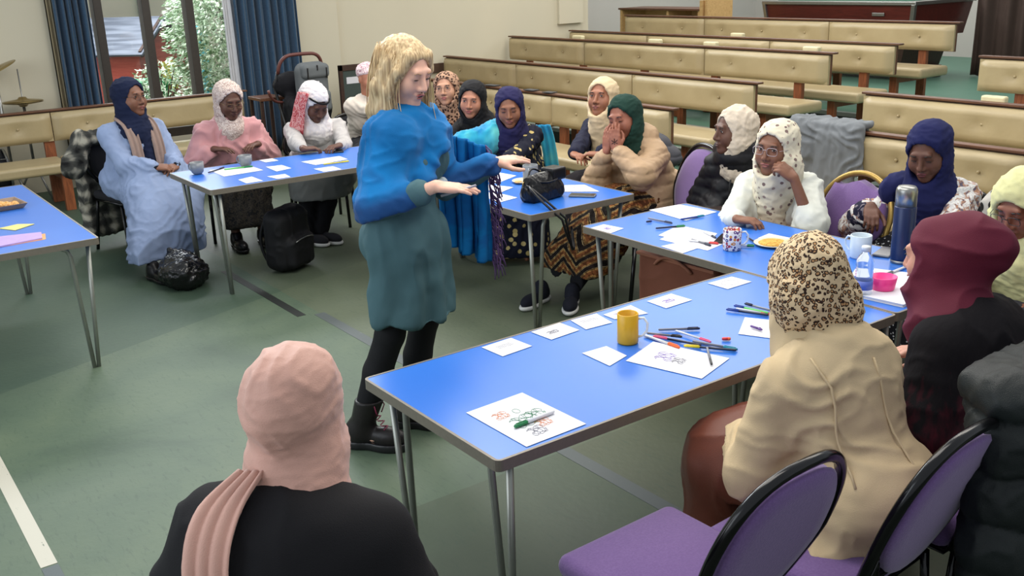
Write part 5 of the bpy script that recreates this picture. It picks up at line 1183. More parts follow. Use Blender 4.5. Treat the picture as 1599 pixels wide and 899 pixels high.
for i in (0, 1):   # ankle boots
    a = J['an', i]; dr = unit(p.Rw.T @ unit(V3(0.75, 0.62, 0) if i == 0 else V3(0.72, 0.66, 0))); x = np.cross(dr, V3(0, 0, 1)); R = np.stack([x, dr, V3(0, 0, 1)], 1); b = V3(a[0], a[1], 0)
    G = SDF(b - 0.26, b + 0.3, 0.005); G.ell(b + dr * 0.12 + V3(0, 0, 0.058), (0.045, 0.085, 0.045), R).ell(b - dr * 0.01 + V3(0, 0, 0.07), (0.042, 0.062, 0.06), R, 0.04).cap(b + V3(0, 0, 0.08), a + (J['kn', i] - a) * 0.34, 0.048, 0.060, 0.03)
    G.halfcut((0, 0, -1), (0, 0, 0.03)).halfcut((0, 0, 1), (0, 0, 0.225)); bo = npmesh('boot', [G.mesh(1)], fabric('black_boot_leather', rgb(34, 31, 31), 0.38, 60, 1.0), p.root)
    G = SDF(b - 0.26, b + 0.3, 0.005); G.ell(b + dr * 0.115 + V3(0, 0, 0.02), (0.048, 0.095, 0.06), R).ell(b - dr * 0.016 + V3(0, 0, 0.02), (0.042, 0.066, 0.06), R, 0.03).halfcut((0, 0, -1), (0, 0, 0.001)).halfcut((0, 0, 1), (0, 0, 0.036)); npmesh('sole', [G.mesh(0)], M['black_plastic'], bo)
    bm = bmesh.new()
    for k in range(5):
        c0 = b + dr * (0.115 - 0.014 * k) + V3(0, 0, 0.098 + 0.022 * k); tube(bm, [c0 - x * 0.022, c0 + dr * 0.006 + V3(0, 0, 0.006), c0 + x * 0.022], 0.0028, 6); tube(bm, [c0 - x * 0.022, c0 + x * 0.022 + V3(0, 0, 0.018) - dr * 0.01], 0.0025, 6)
    t0 = b + dr * 0.062 + V3(0, 0, 0.205)
    for sg in (-1, 1): tube(bm, [t0, t0 + x * sg * 0.035 + dr * 0.02 + V3(0, 0, 0.02), t0 + x * sg * 0.045 + dr * 0.035 - V3(0, 0, 0.02), t0 + x * sg * 0.02 + dr * 0.03 - V3(0, 0, 0.045)], 0.0028, 6)
    obj('lace', bm, plain('maroon_lace', rgb(120, 30, 62), 0.6), bo)
# hair: crown plus long strands
HAIR = NT('blonde_hair'); HAIR.set(0.5, spec=0.3); _hn = HAIR.noise(HAIR.coord(scale=(110, 110, 5)), 1.0, 2, 0.5); HAIR.col(HAIR.ramp(_hn.outputs[0], [(0.3, rgb(146, 120, 88)), (0.5, rgb(188, 162, 122)), (0.7, rgb(214, 190, 150))]).outputs[0]); HAIR.bump(_hn.outputs[0], 0.35, 0.003); HAIR = HAIR.m
R = p.R; G = SDF(p.hc - V3(0.26, 0.28, 0.46), p.hc + V3(0.26, 0.24, 0.2), 0.0055)
G.ell(p.hp(0, -0.022, 0.040), V3(0.085, 0.106, 0.093), R, 0.0)
G.chain([p.hp(0, -0.06, 0.02), p.hp(0, -0.07, -0.06), p.hp(0, -0.075, -0.14) - V3(0, 0, 0.04)], [0.072, 0.064, 0.048], 0.03)
for sx in (-1, 1):
    G.chain([p.hp(sx * 0.045, 0.045, 0.075), p.hp(sx * 0.074, 0.035, 0.02), p.hp(sx * 0.086, 0.015, -0.06), p.hp(sx * 0.088, 0.02, -0.13), p.hp(sx * 0.078, 0.085, -0.14) - V3(0, 0, 0.09), p.hp(sx * 0.070, 0.140, -0.14) - V3(0, 0, 0.19)], [0.026, 0.022, 0.025, 0.029, 0.025, 0.009], 0.018)
    G.chain([p.hp(sx * 0.060, -0.02, 0.03), p.hp(sx * 0.085, -0.03, -0.06), p.hp(sx * 0.085, -0.03, -0.15), p.hp(sx * 0.08, -0.02, -0.15) - V3(0, 0, 0.09)], [0.038, 0.034, 0.034, 0.022], 0.02)
G.facecut(R, p.hp(0, 0, -0.020), 0.064, 0.108, 0.012, 0.010)
G.cap(p.hp(0, 0.02, 0.148), p.hp(0, 0.105, 0.115), 0.006, 0.006, 0.008, True)
V, F = G.mesh(1); V = disp(V, F, [('ridge', 0.005, (55, 55, 4), 3)]); hair = npmesh('hair', [(V, F)], HAIR, p.root)
bm = bmesh.new(); rnd = random.Random(5)
for k in range(150):
    sx = rnd.choice((-1, 1)); t = rnd.uniform(-1.2, 0.75); x0 = sx * 0.09 * math.cos(t * 0.75); y0 = -0.02 + 0.1 * math.sin(t); top = rnd.uniform(0.0, 0.09)
    st = p.hp(x0 * (0.95 - top), y0, top); m_ = p.hp(sx * rnd.uniform(0.088, 0.118), y0 * 0.9, -0.09); e = p.hp(sx * rnd.uniform(0.055, 0.11), y0 * 0.8 + rnd.uniform(0.02, 0.12), -0.13) - V3(0, 0, rnd.uniform(0.08, 0.23))
    tube(bm, bez(st, m_, e, 8), 0.0028, 5, r2=0.0008)
obj('strands', bm, HAIR, hair, True)
# shawl: wrapped body, draped over both arms
SH = NT('blue_wool_shawl'); SH.set(0.85, spec=0.15, sheen=0.08); _sn = SH.noise(SH.coord(), 3.2, 3); SH.col(SH.ramp(_sn.outputs[0], [(0.36, rgb(8, 92, 150)), (0.5, rgb(12, 110, 174)), (0.64, rgb(36, 84, 142))]).outputs[0]); _sp = SH.n('ShaderNodeSeparateXYZ'); SH.l(SH.coord(), _sp.inputs[0]); _ma = SH.n('ShaderNodeMath', operation='MULTIPLY_ADD'); SH.l(_sp.outputs[1], _ma.inputs[0]); _ma.inputs[1].default_value = -0.32; SH.l(_sp.outputs[2], _ma.inputs[2])
# woven dark border along the lower hem
_m0 = SH.n('ShaderNodeMath', operation='SUBTRACT'); SH.l(_ma.outputs[0], _m0.inputs[0]); _m0.inputs[1].default_value = 0.97
_bd = SH.ramp(_m0.outputs[0], [(0.0, (0.9, 0.9, 0.9, 1)), (0.11, (0.8, 0.8, 0.8, 1)), (0.16, (0, 0, 0, 1))])
_src = SH.b.inputs['Base Color'].links[0].from_socket; SH.col(SH.mix(_bd.outputs[0], _src, rgb(34, 62, 112)))
SH.bump(SH.noise(SH.coord(), 330, 2).outputs[0], 0.25, 0.003); SH = SH.m
G = SDF((-0.5, -0.42, 0.75), (0.5, 0.5, 1.52), 0.0085); u, fw = p.u, p.fw
G.ell(p.J['chest'], (0.185, 0.135, 0.19), None).cap(J['sh', 0] + V3(-0.02, 0, 0), J['sh', 1] + V3(0.02, 0, 0), 0.07, 0.07, 0.06).cap(p.neck - u * 0.07, p.neck - u * 0.03, 0.11, 0.07, 0.05)
G.cap(J['sh', 0], J['el', 0], 0.088, 0.090, 0.06).cap(J['el', 0], J['el', 0] * 0.55 + J['wr', 0] * 0.45, 0.090, 0.062, 0.04)
G.cap(J['sh', 1], J['el', 1], 0.085, 0.075, 0.06).cap(J['el', 1], J['el', 1] * 0.15 + J['wr', 1] * 0.85, 0.07, 0.055, 0.04)
G.chain([J['sh', 0] + V3(0, 0.03, -0.02), V3(0.15, 0.02, 1.20), V3(0.12, -0.06, 1.05), V3(0.09, -0.09, 0.97)], [0.08, 0.085, 0.075, 0.05], 0.06)
G.chain([J['sh', 1] + V3(0.02, 0.03, 0), V3(-0.03, 0.13, 1.28), V3(0.10, 0.12, 1.14), V3(0.15, 0.02, 1.04)], [0.07, 0.05, 0.05, 0.045], 0.05); G.ell((-0.04, 0.20, 1.14), (0.07, 0.11, 0.11), None, 0.02, True); G.halfcut((0, 0.30, -0.95), (0, 0, 1.03))
sho = p.finish('shawl', G, SH, [('lines', 0.013, (3, 8, 10), 2), ('ridge', 0.007, (14, 14, 22), 5)], False)
# hanging part of the shawl from the far arm
E1, W1 = J['el', 1], J['wr', 1]; d1 = unit(W1 - E1); tip = E1 + (W1 - E1) * 0.92
rows = []
for k, (dz, w0_, back_) in enumerate(((0.05, 0.0, 0.0), (-0.03, 0.0, 0.01), (-0.14, -0.01, 0.02), (-0.26, -0.03, 0.03), (-0.36, -0.06, 0.03))):
    a0 = p.J['sh', 1] * 0.75 + E1 * 0.25
    rows.append([a0 + (tip - a0) * t + V3(-0.055 - back_ + (0.012 if i_ % 2 else -0.014) * (1 + k * 0.5), 0, (tip[2] - (a0 + (tip - a0) * t)[2]) * (0.85 if k else 0) + dz - 0.06 * t * k * 0.5) for i_, t in enumerate(np.linspace(-0.06, 0.80 + w0_, 7))])
sp = panel(p.root, 'shawl_fall', rows, blotch('blue_wool_fall', [rgb(8, 88, 146), rgb(12, 108, 172), rgb(18, 92, 156)], 4, interp='LINEAR'), wave=0.010, sub=(44, 30), thick=0.006)
FR = plain('purple_fringe', rgb(96, 70, 116), 0.9); bm = bmesh.new(); rnd = random.Random(3)
rws = [r[-1] for r in rows]
for k in range(110):
    t = k / 109 * (len(rws) - 1); i0 = min(int(t), len(rws) - 2); q = rws[i0] * (1 - (t - i0)) + rws[i0 + 1] * (t - i0); L = rnd.uniform(0.05, 0.09); dx = rnd.uniform(-0.02, 0.012)
    ex_ = rnd.uniform(0.0, 0.035); tube(bm, [q, q + V3(dx, 0.012 + ex_, -L * 0.4), q + V3(dx * 2, 0.016 + ex_, -L)], 0.0026, 5)
obj('fringe', bm, FR, sp)
bm = bmesh.new(); c_ = J['chest']
for k in range(9):
    a = -0.5 + k * 0.125; bmesh.ops.create_icosphere(bm, subdivisions=2, radius=0.019, matrix=Matrix.Translation((0.17 * math.sin(a), 0.155 * math.cos(a), 1.115 + 0.006 * (k % 2))))
obj('lace_trim', bm, plain('pale_lace', rgb(180, 190, 194), 0.8), p.root, True)
# marker pen held in her near hand
q = p.Rw @ J['wr', 0] + p.loc; fd = p.Rw @ J['hd', 0][0]
bm = bmesh.new(); tube(bm, [q + fd * 0.075 + V3(-0.06, -0.03, -0.035), q + fd * 0.085 + V3(0.05, 0.04, 0.012)], 0.0045, 8); tag(obj('marker_pen', bm, plain('grey_pen', rgb(150, 150, 160), 0.4)), 'slim grey pen held in the near hand of the standing woman', 'pen')

# ------------------------------------------------------------ banquet chairs
def chair(loc, face, label, frame=None, pad=None, crown=False, group=None, recline=0.16, low=0.0):
    """face: direction the sitter looks to"""
    t = thing('banquet_chair', label, 'chair', loc, math.radians(yawof(V3(face))), group)
    frame = frame or M['blackmetal']; pad = pad or M['purple']
    bm = bmesh.new(); box(bm, -0.215, 0.215, -0.19, 0.23, 0.40, 0.465, 0.03, 4)
    for v in bm.verts:
        if v.co.z > 0.43: v.co.z += 0.012 * (1 - (v.co.x / 0.22) ** 2) * (1 - ((v.co.y - 0.02) / 0.22) ** 2)
        if v.co.y > 0.15: v.co.x *= 1.0 - 0.2 * (v.co.y - 0.15)
    obj('seat', bm, pad, t, True)
    bm = bmesh.new(); tube(bm, [(-0.2, -0.18, 0.40), (0.2, -0.18, 0.40), (0.205, 0.2, 0.40), (-0.205, 0.2, 0.40)], 0.012, 8, True); obj('seat_frame', bm, frame, t)
    def by(z): return -0.21 - (z - 0.45) * recline / 0.45 * 1.0
    # oval back panel
    def outline(k, inset):
        pts = []; L_ = 1 - low * 1.6
        for i in range(k):
            a = 2 * math.pi * i / k; ca, sa = math.cos(a), math.sin(a)
            x = (0.205 - inset) * math.copysign(abs(ca) ** 0.72, ca); z = 0.665 + (0.215 - inset) * math.copysign(abs(sa) ** 0.9, sa)
            if z < 0.62: x *= 1 - 0.35 * (0.62 - z) / 0.17
            if crown and z > 0.8: z = 0.84 + 0.012 * math.cos(2.2 * math.pi * x / 0.2) - 0.035 * (x / 0.2) ** 2
            pts.append((x, 0.45 + (z - 0.45) * L_))
        return pts
    bm = bmesh.new(); o = outline(40, 0.02); rings = []
    for ins, off in ((0.022, 0.0), (0.018, 0.012), (0.03, 0.026), (0.07, 0.034), (0.14, 0.037)):
        rings.append([bm.verts.new((x, by(z) + off, z)) for x, z in outline(40, ins)])
    for off_, ins in ((-0.012, 0.018), (-0.022, 0.03), (-0.026, 0.08), (-0.027, 0.15)): rings.insert(0, [bm.verts.new((x, by(z) + off_, z)) for x, z in outline(40, ins)])
    for a, b in zip(rings[:-1], rings[1:]):
        for i in range(40): bm.faces.new((a[i], a[(i + 1) % 40], b[(i + 1) % 40], b[i]))
    bm.faces.new(rings[0]); bm.faces.new(rings[-1][::-1]); obj('backrest', bm, pad, t, True)
    bm = bmesh.new(); ol = outline(48, -0.008 if not crown else -0.012)
    arch = [(x, z) for x, z in outline(48, -0.006) if z > 0.45 + 0.05 * (1 - low)]; 
    if crown: arch = [(0.21 * math.cos(a), 0.68 + 0.205 * math.sin(a)) for a in np.linspace(-0.6, math.pi + 0.6, 30)]
    arch = sorted(arch, key=lambda q: math.atan2(q[1] - 0.62, q[0]))
    pts = [(arch[0][0], by(0.45) + 0.0, 0.42)] + [(x, by(z), z) for x, z in arch] + [(arch[-1][0], by(0.45), 0.42)]
    tube(bm, pts, 0.0145, 10); obj('back_frame', bm, frame, t)
    for sx in (-1, 1):
        bm = bmesh.new(); tube(bm, [(sx * 0.195, 0.19, 0.40), (sx * 0.205, 0.23, 0.0)], 0.0125, 8); obj('leg', bm, frame, t)
        bm = bmesh.new(); tube(bm, [(sx * 0.17, -0.20, 0.43), (sx * 0.19, -0.20, 0.30), (sx * 0.20, -0.27, 0.0)], 0.0125, 8); obj('leg', bm, frame, t)
    return t
chair((-1.57, 1.60, 0), (-1, -0.02, 0), 'empty purple chair with black tube frame at the bottom of the photo')
chair((-1.43, 2.00, 0), (-1, -0.06, 0), 'purple chair with black tube frame under the woman in the cream coat')
chair((-4.20, 4.02, 0), (-0.30, -0.95, 0), 'purple chair back with black frame between the beige and the black padded coats')
chair((-2.97, 3.94, 0), (0.0, -1, 0), 'purple chair with gold rim and scalloped back right of the white blouse', M['goldmetal'], crown=True)
# chairs carrying the other sitters
GREYP = plain('grey_plastic_chair', rgb(96, 98, 96), 0.5)
seats = []
for ch_ in [o for o in C.objects if o.name.startswith('person')]:
    pass
def under(label_part):
    for o in C.objects:
        if o.get('category') == 'person' and label_part in o['label']: return o
for key, lab_ in (('wrapped in a pink shawl', 'black framed chair under the woman in the pink shawl'), ('light grey top', 'black framed chair under the woman bent over in light grey'),
                  ('pink cap scarf', 'black framed chair under the half hidden person in white'), ('brown leopard headscarf, glasses', 'black framed chair under the woman in the white cardigan'),
                  ('young woman all in black', 'black framed chair under the young woman all in black'), ('turquoise shawl and gold', 'black framed chair under the woman with the turquoise shawl'),
                  ('plain cream headscarf', 'black framed chair under the woman in the navy blazer'),
                  ('textured cream', 'black framed chair under the woman in the black hooded coat'),
                  ('white floral top', 'black framed chair under the woman in the floral top'), ('pale yellow', 'black framed chair under the woman in the pale yellow headscarf'),
                  ('orange headscarf', 'black framed chair under the person in the orange headscarf at the right edge'), ('pink headscarf and black dress', 'black framed chair under the woman in the pink headscarf at the bottom'),
                  ('pale blue dress', 'black framed chair carrying the plaid coat behind the woman in pale blue')):
    o = under(key); d = (-math.sin(o.rotation_euler[2]), math.cos(o.rotation_euler[2]), 0)
    chair((o.location[0] - 0.03 * d[0], o.location[1] - 0.03 * d[1], 0), d, lab_, pad=fab('black_seat_cloth', 34, 34, 38), recline=0.05, low=0.0 if 'plaid' in lab_ else 0.2)

# ------------------------------------------------------------ things on the tables
TZ = 0.7015
PAPC = []
def paper(c4, label, lines=None, z=0.0, cat='paper', mat=None, name='paper_sheet', thick=0.0008, dr=None):
    """c4: corner positions on the table plane"""
    c = V3(sum(q[0] for q in c4) / 4, sum(q[1] for q in c4) / 4, 0); bm = bmesh.new()
    z0 = TZ + z; lo_ = [bm.verts.new((q[0] - c[0], q[1] - c[1], 0)) for q in c4]; hi_ = [bm.verts.new((q[0] - c[0], q[1] - c[1], thick)) for q in c4]
    bm.faces.new(hi_); bm.faces.new(lo_[::-1])
    for i in range(4): bm.faces.new((lo_[i], lo_[(i + 1) % 4], hi_[(i + 1) % 4], hi_[i]))
    o = obj(name, bm, mat or M['paper']); o.location = (c[0], c[1], z0); tag(o, label, cat)
    if dr:
        A, B, D_ = V3(*c4[0], 0), V3(*c4[1], 0), V3(*c4[3], 0)
        for kind, u_, v_, sz, colr in dr:
            bm = bmesh.new(); pt = lambda uu, vv: A + (B - A) * uu + (D_ - A) * vv - c + V3(0, 0, thick + 0.0004)
            rnd = random.Random(int(u_ * 100 + v_ * 10))
            if kind == 'loop': tube(bm, [pt(u_ + sz * math.cos(a), v_ + sz * math.sin(a)) for a in np.linspace(0, 6.28, 15)[:-1]], 0.0007, 4, True)
            elif kind == 'scrib':
                tube(bm, [pt(u_ + sz * (math.cos(a * 1.0) + 0.5 * math.cos(a * 2.7)), v_ + sz * 0.8 * (math.sin(a * 1.3) + 0.3 * math.sin(a * 4.1))) for a in np.linspace(0, 19, 70)], 0.0007, 4)
            elif kind == 'line':
                for k in range(3): tube(bm, [pt(u_ + sz * (t - 0.5), v_ + 0.08 * k + 0.012 * math.sin(t * 30 + k)) for t in np.linspace(0, 1, 16)], 0.0006, 4)
            obj('drawing', bm, plain('ink_%d_%d_%d' % colr, rgb(*colr), 0.7, var=0.0), o)
    return o
GR = (60, 130, 90); OR = (222, 150, 110); PU = (140, 120, 190); GY = (130, 130, 140)
paper([(-2.235, 1.416), (-2.245, 1.625), (-1.955, 1.632), (-1.950, 1.420)], 'large white sheet with green and orange drawing under the green pen on the foreground table', dr=[('loop', 0.55, 0.32, 0.05, GR), ('scrib', 0.45, 0.55, 0.13, GR), ('scrib', 0.30, 0.30, 0.08, OR), ('scrib', 0.62, 0.70, 0.08, OR), ('scrib', 0.4, 0.8, 0.09, GY), ('scrib', 0.7, 0.5, 0.1, GR)])
for q, lab_, dd in (([(-2.638, 1.747), (-2.647, 1.876), (-2.535, 1.883), (-2.524, 1.753)], 'small white card nearest the front left corner of the foreground table', [('line', 0.5, 0.3, 0.5, GY)]),
                ([(-2.647, 1.963), (-2.655, 2.099), (-2.55, 2.103), (-2.54, 1.97)], 'small white card, second along the left edge of the foreground table', [('scrib', 0.4, 0.5, 0.12, GY)]),
                ([(-2.650, 2.144), (-2.644, 2.262), (-2.532, 2.240), (-2.54, 2.124)], 'small white card, third along the left edge, left of the yellow mug', [('line', 0.5, 0.3, 0.6, GY)]),
                ([(-2.617, 2.272), (-2.631, 2.42), (-2.52, 2.403), (-2.553, 2.271)], 'small white card directly behind the yellow mug', [('line', 0.5, 0.4, 0.6, PU)]),
                ([(-2.624, 2.496), (-2.63, 2.629), (-2.522, 2.633), (-2.518, 2.492)], 'small white card with purple scribble right of the yellow mug', [('scrib', 0.5, 0.5, 0.14, PU)]),
                ([(-2.627, 2.828), (-2.625, 2.965), (-2.526, 2.970), (-2.524, 2.83)], 'small white card with an oval drawing by the joint of the two right tables', [('loop', 0.5, 0.5, 0.28, GY)]),
                ([(-2.375, 1.968), (-2.371, 2.071), (-2.262, 2.064), (-2.232, 1.963)], 'blank white card in front of the yellow mug', None),
                ([(-3.621, 3.067), (-3.632, 3.160), (-3.506, 3.178), (-3.479, 3.070)], 'small white card at the left end of the table with the patterned mug', [('scrib', 0.5, 0.5, 0.12, PU)]),
                ([(-3.15, 3.08), (-3.144, 3.167), (-3.015, 3.177), (-3.002, 3.068)], 'small white card with an oval drawing below the phone at the patterned mug', [('loop', 0.5, 0.5, 0.3, GY)]),
                ([(-6.398, 2.561), (-6.383, 2.67), (-6.222, 2.667), (-6.189, 2.548)], 'small white card right of the second grey mug', None),
                ([(-6.106, 2.252), (-6.144, 2.357), (-5.954, 2.356), (-5.954, 2.246)], 'small white card near the front edge of the left table, leftmost', None),
                ([(-6.069, 2.43), (-6.063, 2.551), (-5.941, 2.536), (-5.946, 2.447)], 'small white card at the front edge of the left table, second from left', None),
                ([(-6.088, 2.766), (-6.076, 2.901), (-5.933, 2.894), (-5.94, 2.769)], 'small white card at the front edge of the left table beside the standing woman', None)):
    paper(q, lab_, dr=dd)
paper([(-2.231, 2.031), (-2.299, 2.217), (-2.03, 2.296), (-1.971, 2.107)], 'large white sheet with pencil scribbles beside the pens on the foreground table', dr=[('scrib', 0.5, 0.35, 0.12, PU), ('scrib', 0.45, 0.55, 0.08, GY)])
paper([(-2.162, 2.485), (-2.261, 2.63), (-2.12, 2.71), (-2.03, 2.55)], 'white sheet under the arm of the woman in the leopard headscarf')
paper([(-3.70, 3.530), (-3.68, 3.729), (-3.43, 3.746), (-3.408, 3.501)], 'large white sheet on the far left corner of the table before the black coat')
paper([(-3.296, 3.205), (-3.368, 3.412), (-3.133, 3.428), (-3.018, 3.221)], 'white sheet with pens and a phone lying on it behind the patterned mug')
paper([(-3.24, 3.16), (-3.30, 3.34), (-3.00, 3.36), (-2.96, 3.18)], 'lower white sheet sticking out in front of the phone', z=-0.0006)
paper([(-6.579, 2.232), (-6.528, 2.5), (-6.3, 2.501), (-6.279, 2.225)], 'large white sheet between the two grey mugs on the left table')
paper([(-6.397, 2.817), (-6.402, 3.113), (-6.242, 3.096), (-6.207, 2.837)], 'large white sheet under the hands of the woman in light grey')
paper([(-6.685, 2.63), (-6.68, 2.728), (-6.564, 2.725), (-6.561, 2.629)], 'small white note with orange edge at the back of the left table')
paper([(-4.724, 3.124), (-4.617, 3.207), (-4.423, 3.214), (-4.394, 3.062)], 'white printed sheet at the front of the middle table, left of the handbag', dr=[('line', 0.5, 0.4, 0.6, GY)])
paper([(-4.79, 3.18), (-4.849, 3.301), (-4.66, 3.36), (-4.60, 3.23)], 'white printed sheet on the middle table behind the front one', dr=[('line', 0.5, 0.4, 0.6, GY)], z=0.001)
paper([(-4.98, 3.34), (-5.10, 3.56), (-4.93, 3.58), (-4.82, 3.35)], 'white printed sheet next to the small plate on the middle table', dr=[('line', 0.5, 0.4, 0.6, GY)])
paper([(-4.40, 3.45), (-4.52, 3.58), (-4.42, 3.70), (-4.22, 3.64)], 'white sheet right of the black handbag on the middle table', dr=[('line', 0.5, 0.4, 0.5, GY)])
paper([(-2.44, 3.26), (-2.50, 3.38), (-2.30, 3.46), (-2.24, 3.32)], 'white sheet in front of the navy flask', dr=[('line', 0.5, 0.4, 0.5, GY)]).location = (-2.25, 3.42, TZ)
paper([(-2.95, 3.50), (-2.97, 3.60), (-2.62, 3.62), (-2.60, 3.50)], 'white paper behind the head in leopard print')
# cups
def mug(loc, r, hgt, mat, label, ang, inner=None, flare=0.0, name='mug', handle=True, rnd_=False):
    t = thing(name, label, 'mug', loc, ang); bm = bmesh.new()
    if rnd_: prof = [(0.0, 0.0), (r * 0.55, 0.0), (r * 0.85, hgt * 0.18), (r * 0.98, hgt * 0.5), (r, hgt), (r - 0.004, hgt), (r * 0.92, hgt * 0.5), (r * 0.75, hgt * 0.2), (0.0, 0.012)]
    else: prof = [(0.0, 0.0), (r * 0.93, 0.0), (r, 0.006), (r + flare, hgt - 0.002), (r + flare - 0.002, hgt), (r + flare - 0.004, hgt - 0.002), (r - 0.005, 0.01), (0.0, 0.008)]
    lathe(bm, prof, 36); obj('cup', bm, mat, t)
    bm = bmesh.new(); lathe(bm, [(0.0, 0.0), (r * 0.9, 0.0), (r * 0.9, 0.001), (0, 0.001)], 24, (0, 0, hgt * 0.55)); obj('drink', bm, plain('tea', rgb(96, 62, 40), 0.2), t)
    if handle:
        bm = bmesh.new(); tube(bm, [(r * 0.93, 0, hgt * 0.82), (r + 0.018, 0, hgt * 0.84), (r + 0.030, 0, hgt * 0.66), (r + 0.028, 0, hgt * 0.42), (r + 0.014, 0, hgt * 0.24), (r * 0.95, 0, hgt * 0.20)], 0.0045, 8); obj('handle', bm, inner or mat, t)
    return t
mug((-6.50, 2.13, TZ), 0.045, 0.078, M['grey_ceramic'], 'grey mug at the left end of the left table', 3.6, rnd_=True)
mug((-6.52, 2.47, TZ), 0.045, 0.078, M['grey_ceramic'], 'second grey mug, in front of the pink shawl', 3.6, rnd_=True)
mug((-4.745, 3.55, TZ + 0.007), 0.046, 0.09, M['grey_ceramic'], 'grey mug standing on the small plate beside the handbag', 5.5)
YM = plain('mustard_glaze', rgb(206, 158, 20), 0.35, var=0.03, vs=8)
mug((-2.352, 2.15, TZ), 0.036, 0.105, YM, 'mustard yellow mug with white handle on the foreground table', 0.75, M['white_ceramic'])
FM = NT('floral_glaze'); FM.set(0.25); _v = FM.n('ShaderNodeTexVoronoi'); _v.inputs['Scale'].default_value = 62; _v.inputs['Randomness'].default_value = 0.5; FM.l(FM.coord(), _v.inputs['Vector'])
_cr = FM.ramp(_v.outputs['Color'], [(0, rgb(168, 52, 60)), (0.4, rgb(60, 66, 128)), (0.55, rgb(196, 130, 60)), (0.7, rgb(90, 60, 120))], 'CONSTANT'); _mk = FM.ramp(_v.outputs['Distance'], [(0, (0, 0, 0, 1)), (0.16, (0, 0, 0, 1)), (0.2, (1, 1, 1, 1)), (0.46, (1, 1, 1, 1)), (0.5, (0, 0, 0, 1))])
FM.col(FM.mix(_mk.outputs[0], rgb(222, 220, 220), _cr.outputs[0]))
mug((-2.90, 3.27, TZ), 0.040, 0.095, FM.m, 'white mug with colourful round flower pattern', 0.9, M['white_ceramic'])
mug((-2.455, 3.57, TZ), 0.044, 0.098, plain('pale_blue_ceramic', rgb(196, 210, 220), 0.25), 'plain pale blue-white mug behind the water bottle', 3.2)
# flask
t = thing('vacuum_flask', 'navy blue flask with steel cup lid standing on the right table', 'flask', (-2.30, 3.63, TZ))
bm = bmesh.new(); lathe(bm, [(0, 0.012), (0.043, 0.012), (0.044, 0.02), (0.044, 0.235), (0.041, 0.24), (0, 0.24)], 40); obj('body', bm, plain('navy_enamel', rgb(22, 38, 78), 0.35, 0.2), t)
bm = bmesh.new(); lathe(bm, [(0, 0.24), (0.042, 0.24), (0.0425, 0.30), (0.040, 0.312), (0.034, 0.32), (0, 0.322)], 40); obj('steel_cup', bm, M['chrome'], t)
bm = bmesh.new(); lathe(bm, [(0, 0.0), (0.042, 0.0), (0.043, 0.012), (0, 0.012)], 40); obj('base_ring', bm, M['chrome'], t)
# bottle
PET = NT('clear_plastic'); PET.set(0.08); PET.b.inputs['Transmission Weight'].default_value = 0.92; PET.b.inputs['IOR'].default_value = 1.2; PET.col(rgb(226, 236, 246)); PET = PET.m
t = thing('water_bottle', 'clear plastic water bottle with white cap beside the pink bowl', 'bottle', (-2.135, 3.14, TZ))
bm = bmesh.new(); prof = [(0, 0), (0.030, 0), (0.0325, 0.008)]
for k in range(9): prof += [(0.0325, 0.018 + k * 0.011), (0.0305, 0.0235 + k * 0.011)]
prof += [(0.0325, 0.12), (0.032, 0.135), (0.022, 0.158), (0.0135, 0.168), (0.0135, 0.18), (0, 0.18)]; lathe(bm, prof, 32); obj('bottle', bm, PET, t)
bm = bmesh.new(); lathe(bm, [(0, 0.174), (0.0165, 0.174), (0.0168, 0.19), (0.0155, 0.194), (0, 0.194)], 28); obj('cap', bm, M['white_ceramic'], t)
bm = bmesh.new(); lathe(bm, [(0.0331, 0.03), (0.0334, 0.03), (0.0334, 0.065), (0.0331, 0.065)], 32, closed=True); obj('label', bm, plain('blue_label', rgb(90, 110, 190), 0.4), t)
# pink bowl on notebook
t = thing('notebook', 'white ring notebook with lined edge under the pink bowl', 'notebook', (-2.10, 3.27, TZ), 0.12)
bm = bmesh.new(); box(bm, -0.12, 0.12, -0.15, 0.15, 0.0, 0.010, 0.001); obj('pages', bm, M['paper'], t); bm = bmesh.new(); box(bm, -0.124, 0.124, -0.154, 0.154, -0.0005, 0.0, 0); box(bm, -0.124, 0.124, -0.154, 0.154, 0.0101, 0.0116, 0.0005); obj('cover', bm, plain('white_cover', rgb(222, 222, 228), 0.5), t)
bm = bmesh.new()
for k in range(24): tube(bm, [(-0.118 + 0.006 * math.cos(a) - 0.002, -0.14 + k * 0.012, 0.006 + 0.009 * math.sin(a)) for a in np.linspace(0, 6.28, 9)[:-1]], 0.0008, 4, True)
obj('ring_binding', bm, M['chrome'], t)
bm = bmesh.new(); lathe(bm, [(0, 0), (0.040, 0), (0.042, 0.004), (0.050, 0.050), (0.048, 0.0505), (0.040, 0.007), (0, 0.005)], 40); o = tag(obj('bowl', bm, plain('hot_pink_plastic', rgb(238, 60, 140), 0.3)), 'round hot pink plastic bowl standing on the notebook', 'bowl'); o.location = (-2.115, 3.235, TZ + 0.012)
def plate(loc, r, mat, label):
    bm = bmesh.new(); lathe(bm, [(0, 0), (r * 0.6, 0), (r * 0.95, 0.008), (r, 0.012), (r * 0.97, 0.0135), (r * 0.62, 0.005), (0, 0.004)], 40); o = tag(obj('plate', bm, mat), label, 'plate'); o.location = loc; return o
plate((-2.83, 3.46, TZ), 0.085, plain('cream_plate', rgb(214, 204, 176), 0.35), 'round plate with yellow flatbread behind the leopard headscarf')
bm = bmesh.new(); lathe(bm, [(0, 0.0), (0.062, 0.0), (0.064, 0.004), (0.055, 0.009), (0, 0.010)], 30); o = tag(obj('flatbread', bm, blotch('flatbread_crust', [rgb(196, 152, 70), rgb(214, 174, 92), rgb(178, 128, 56)], 60)), 'golden flatbread lying on the round plate', 'food'); o.location = (-2.83, 3.46, TZ + 0.006)
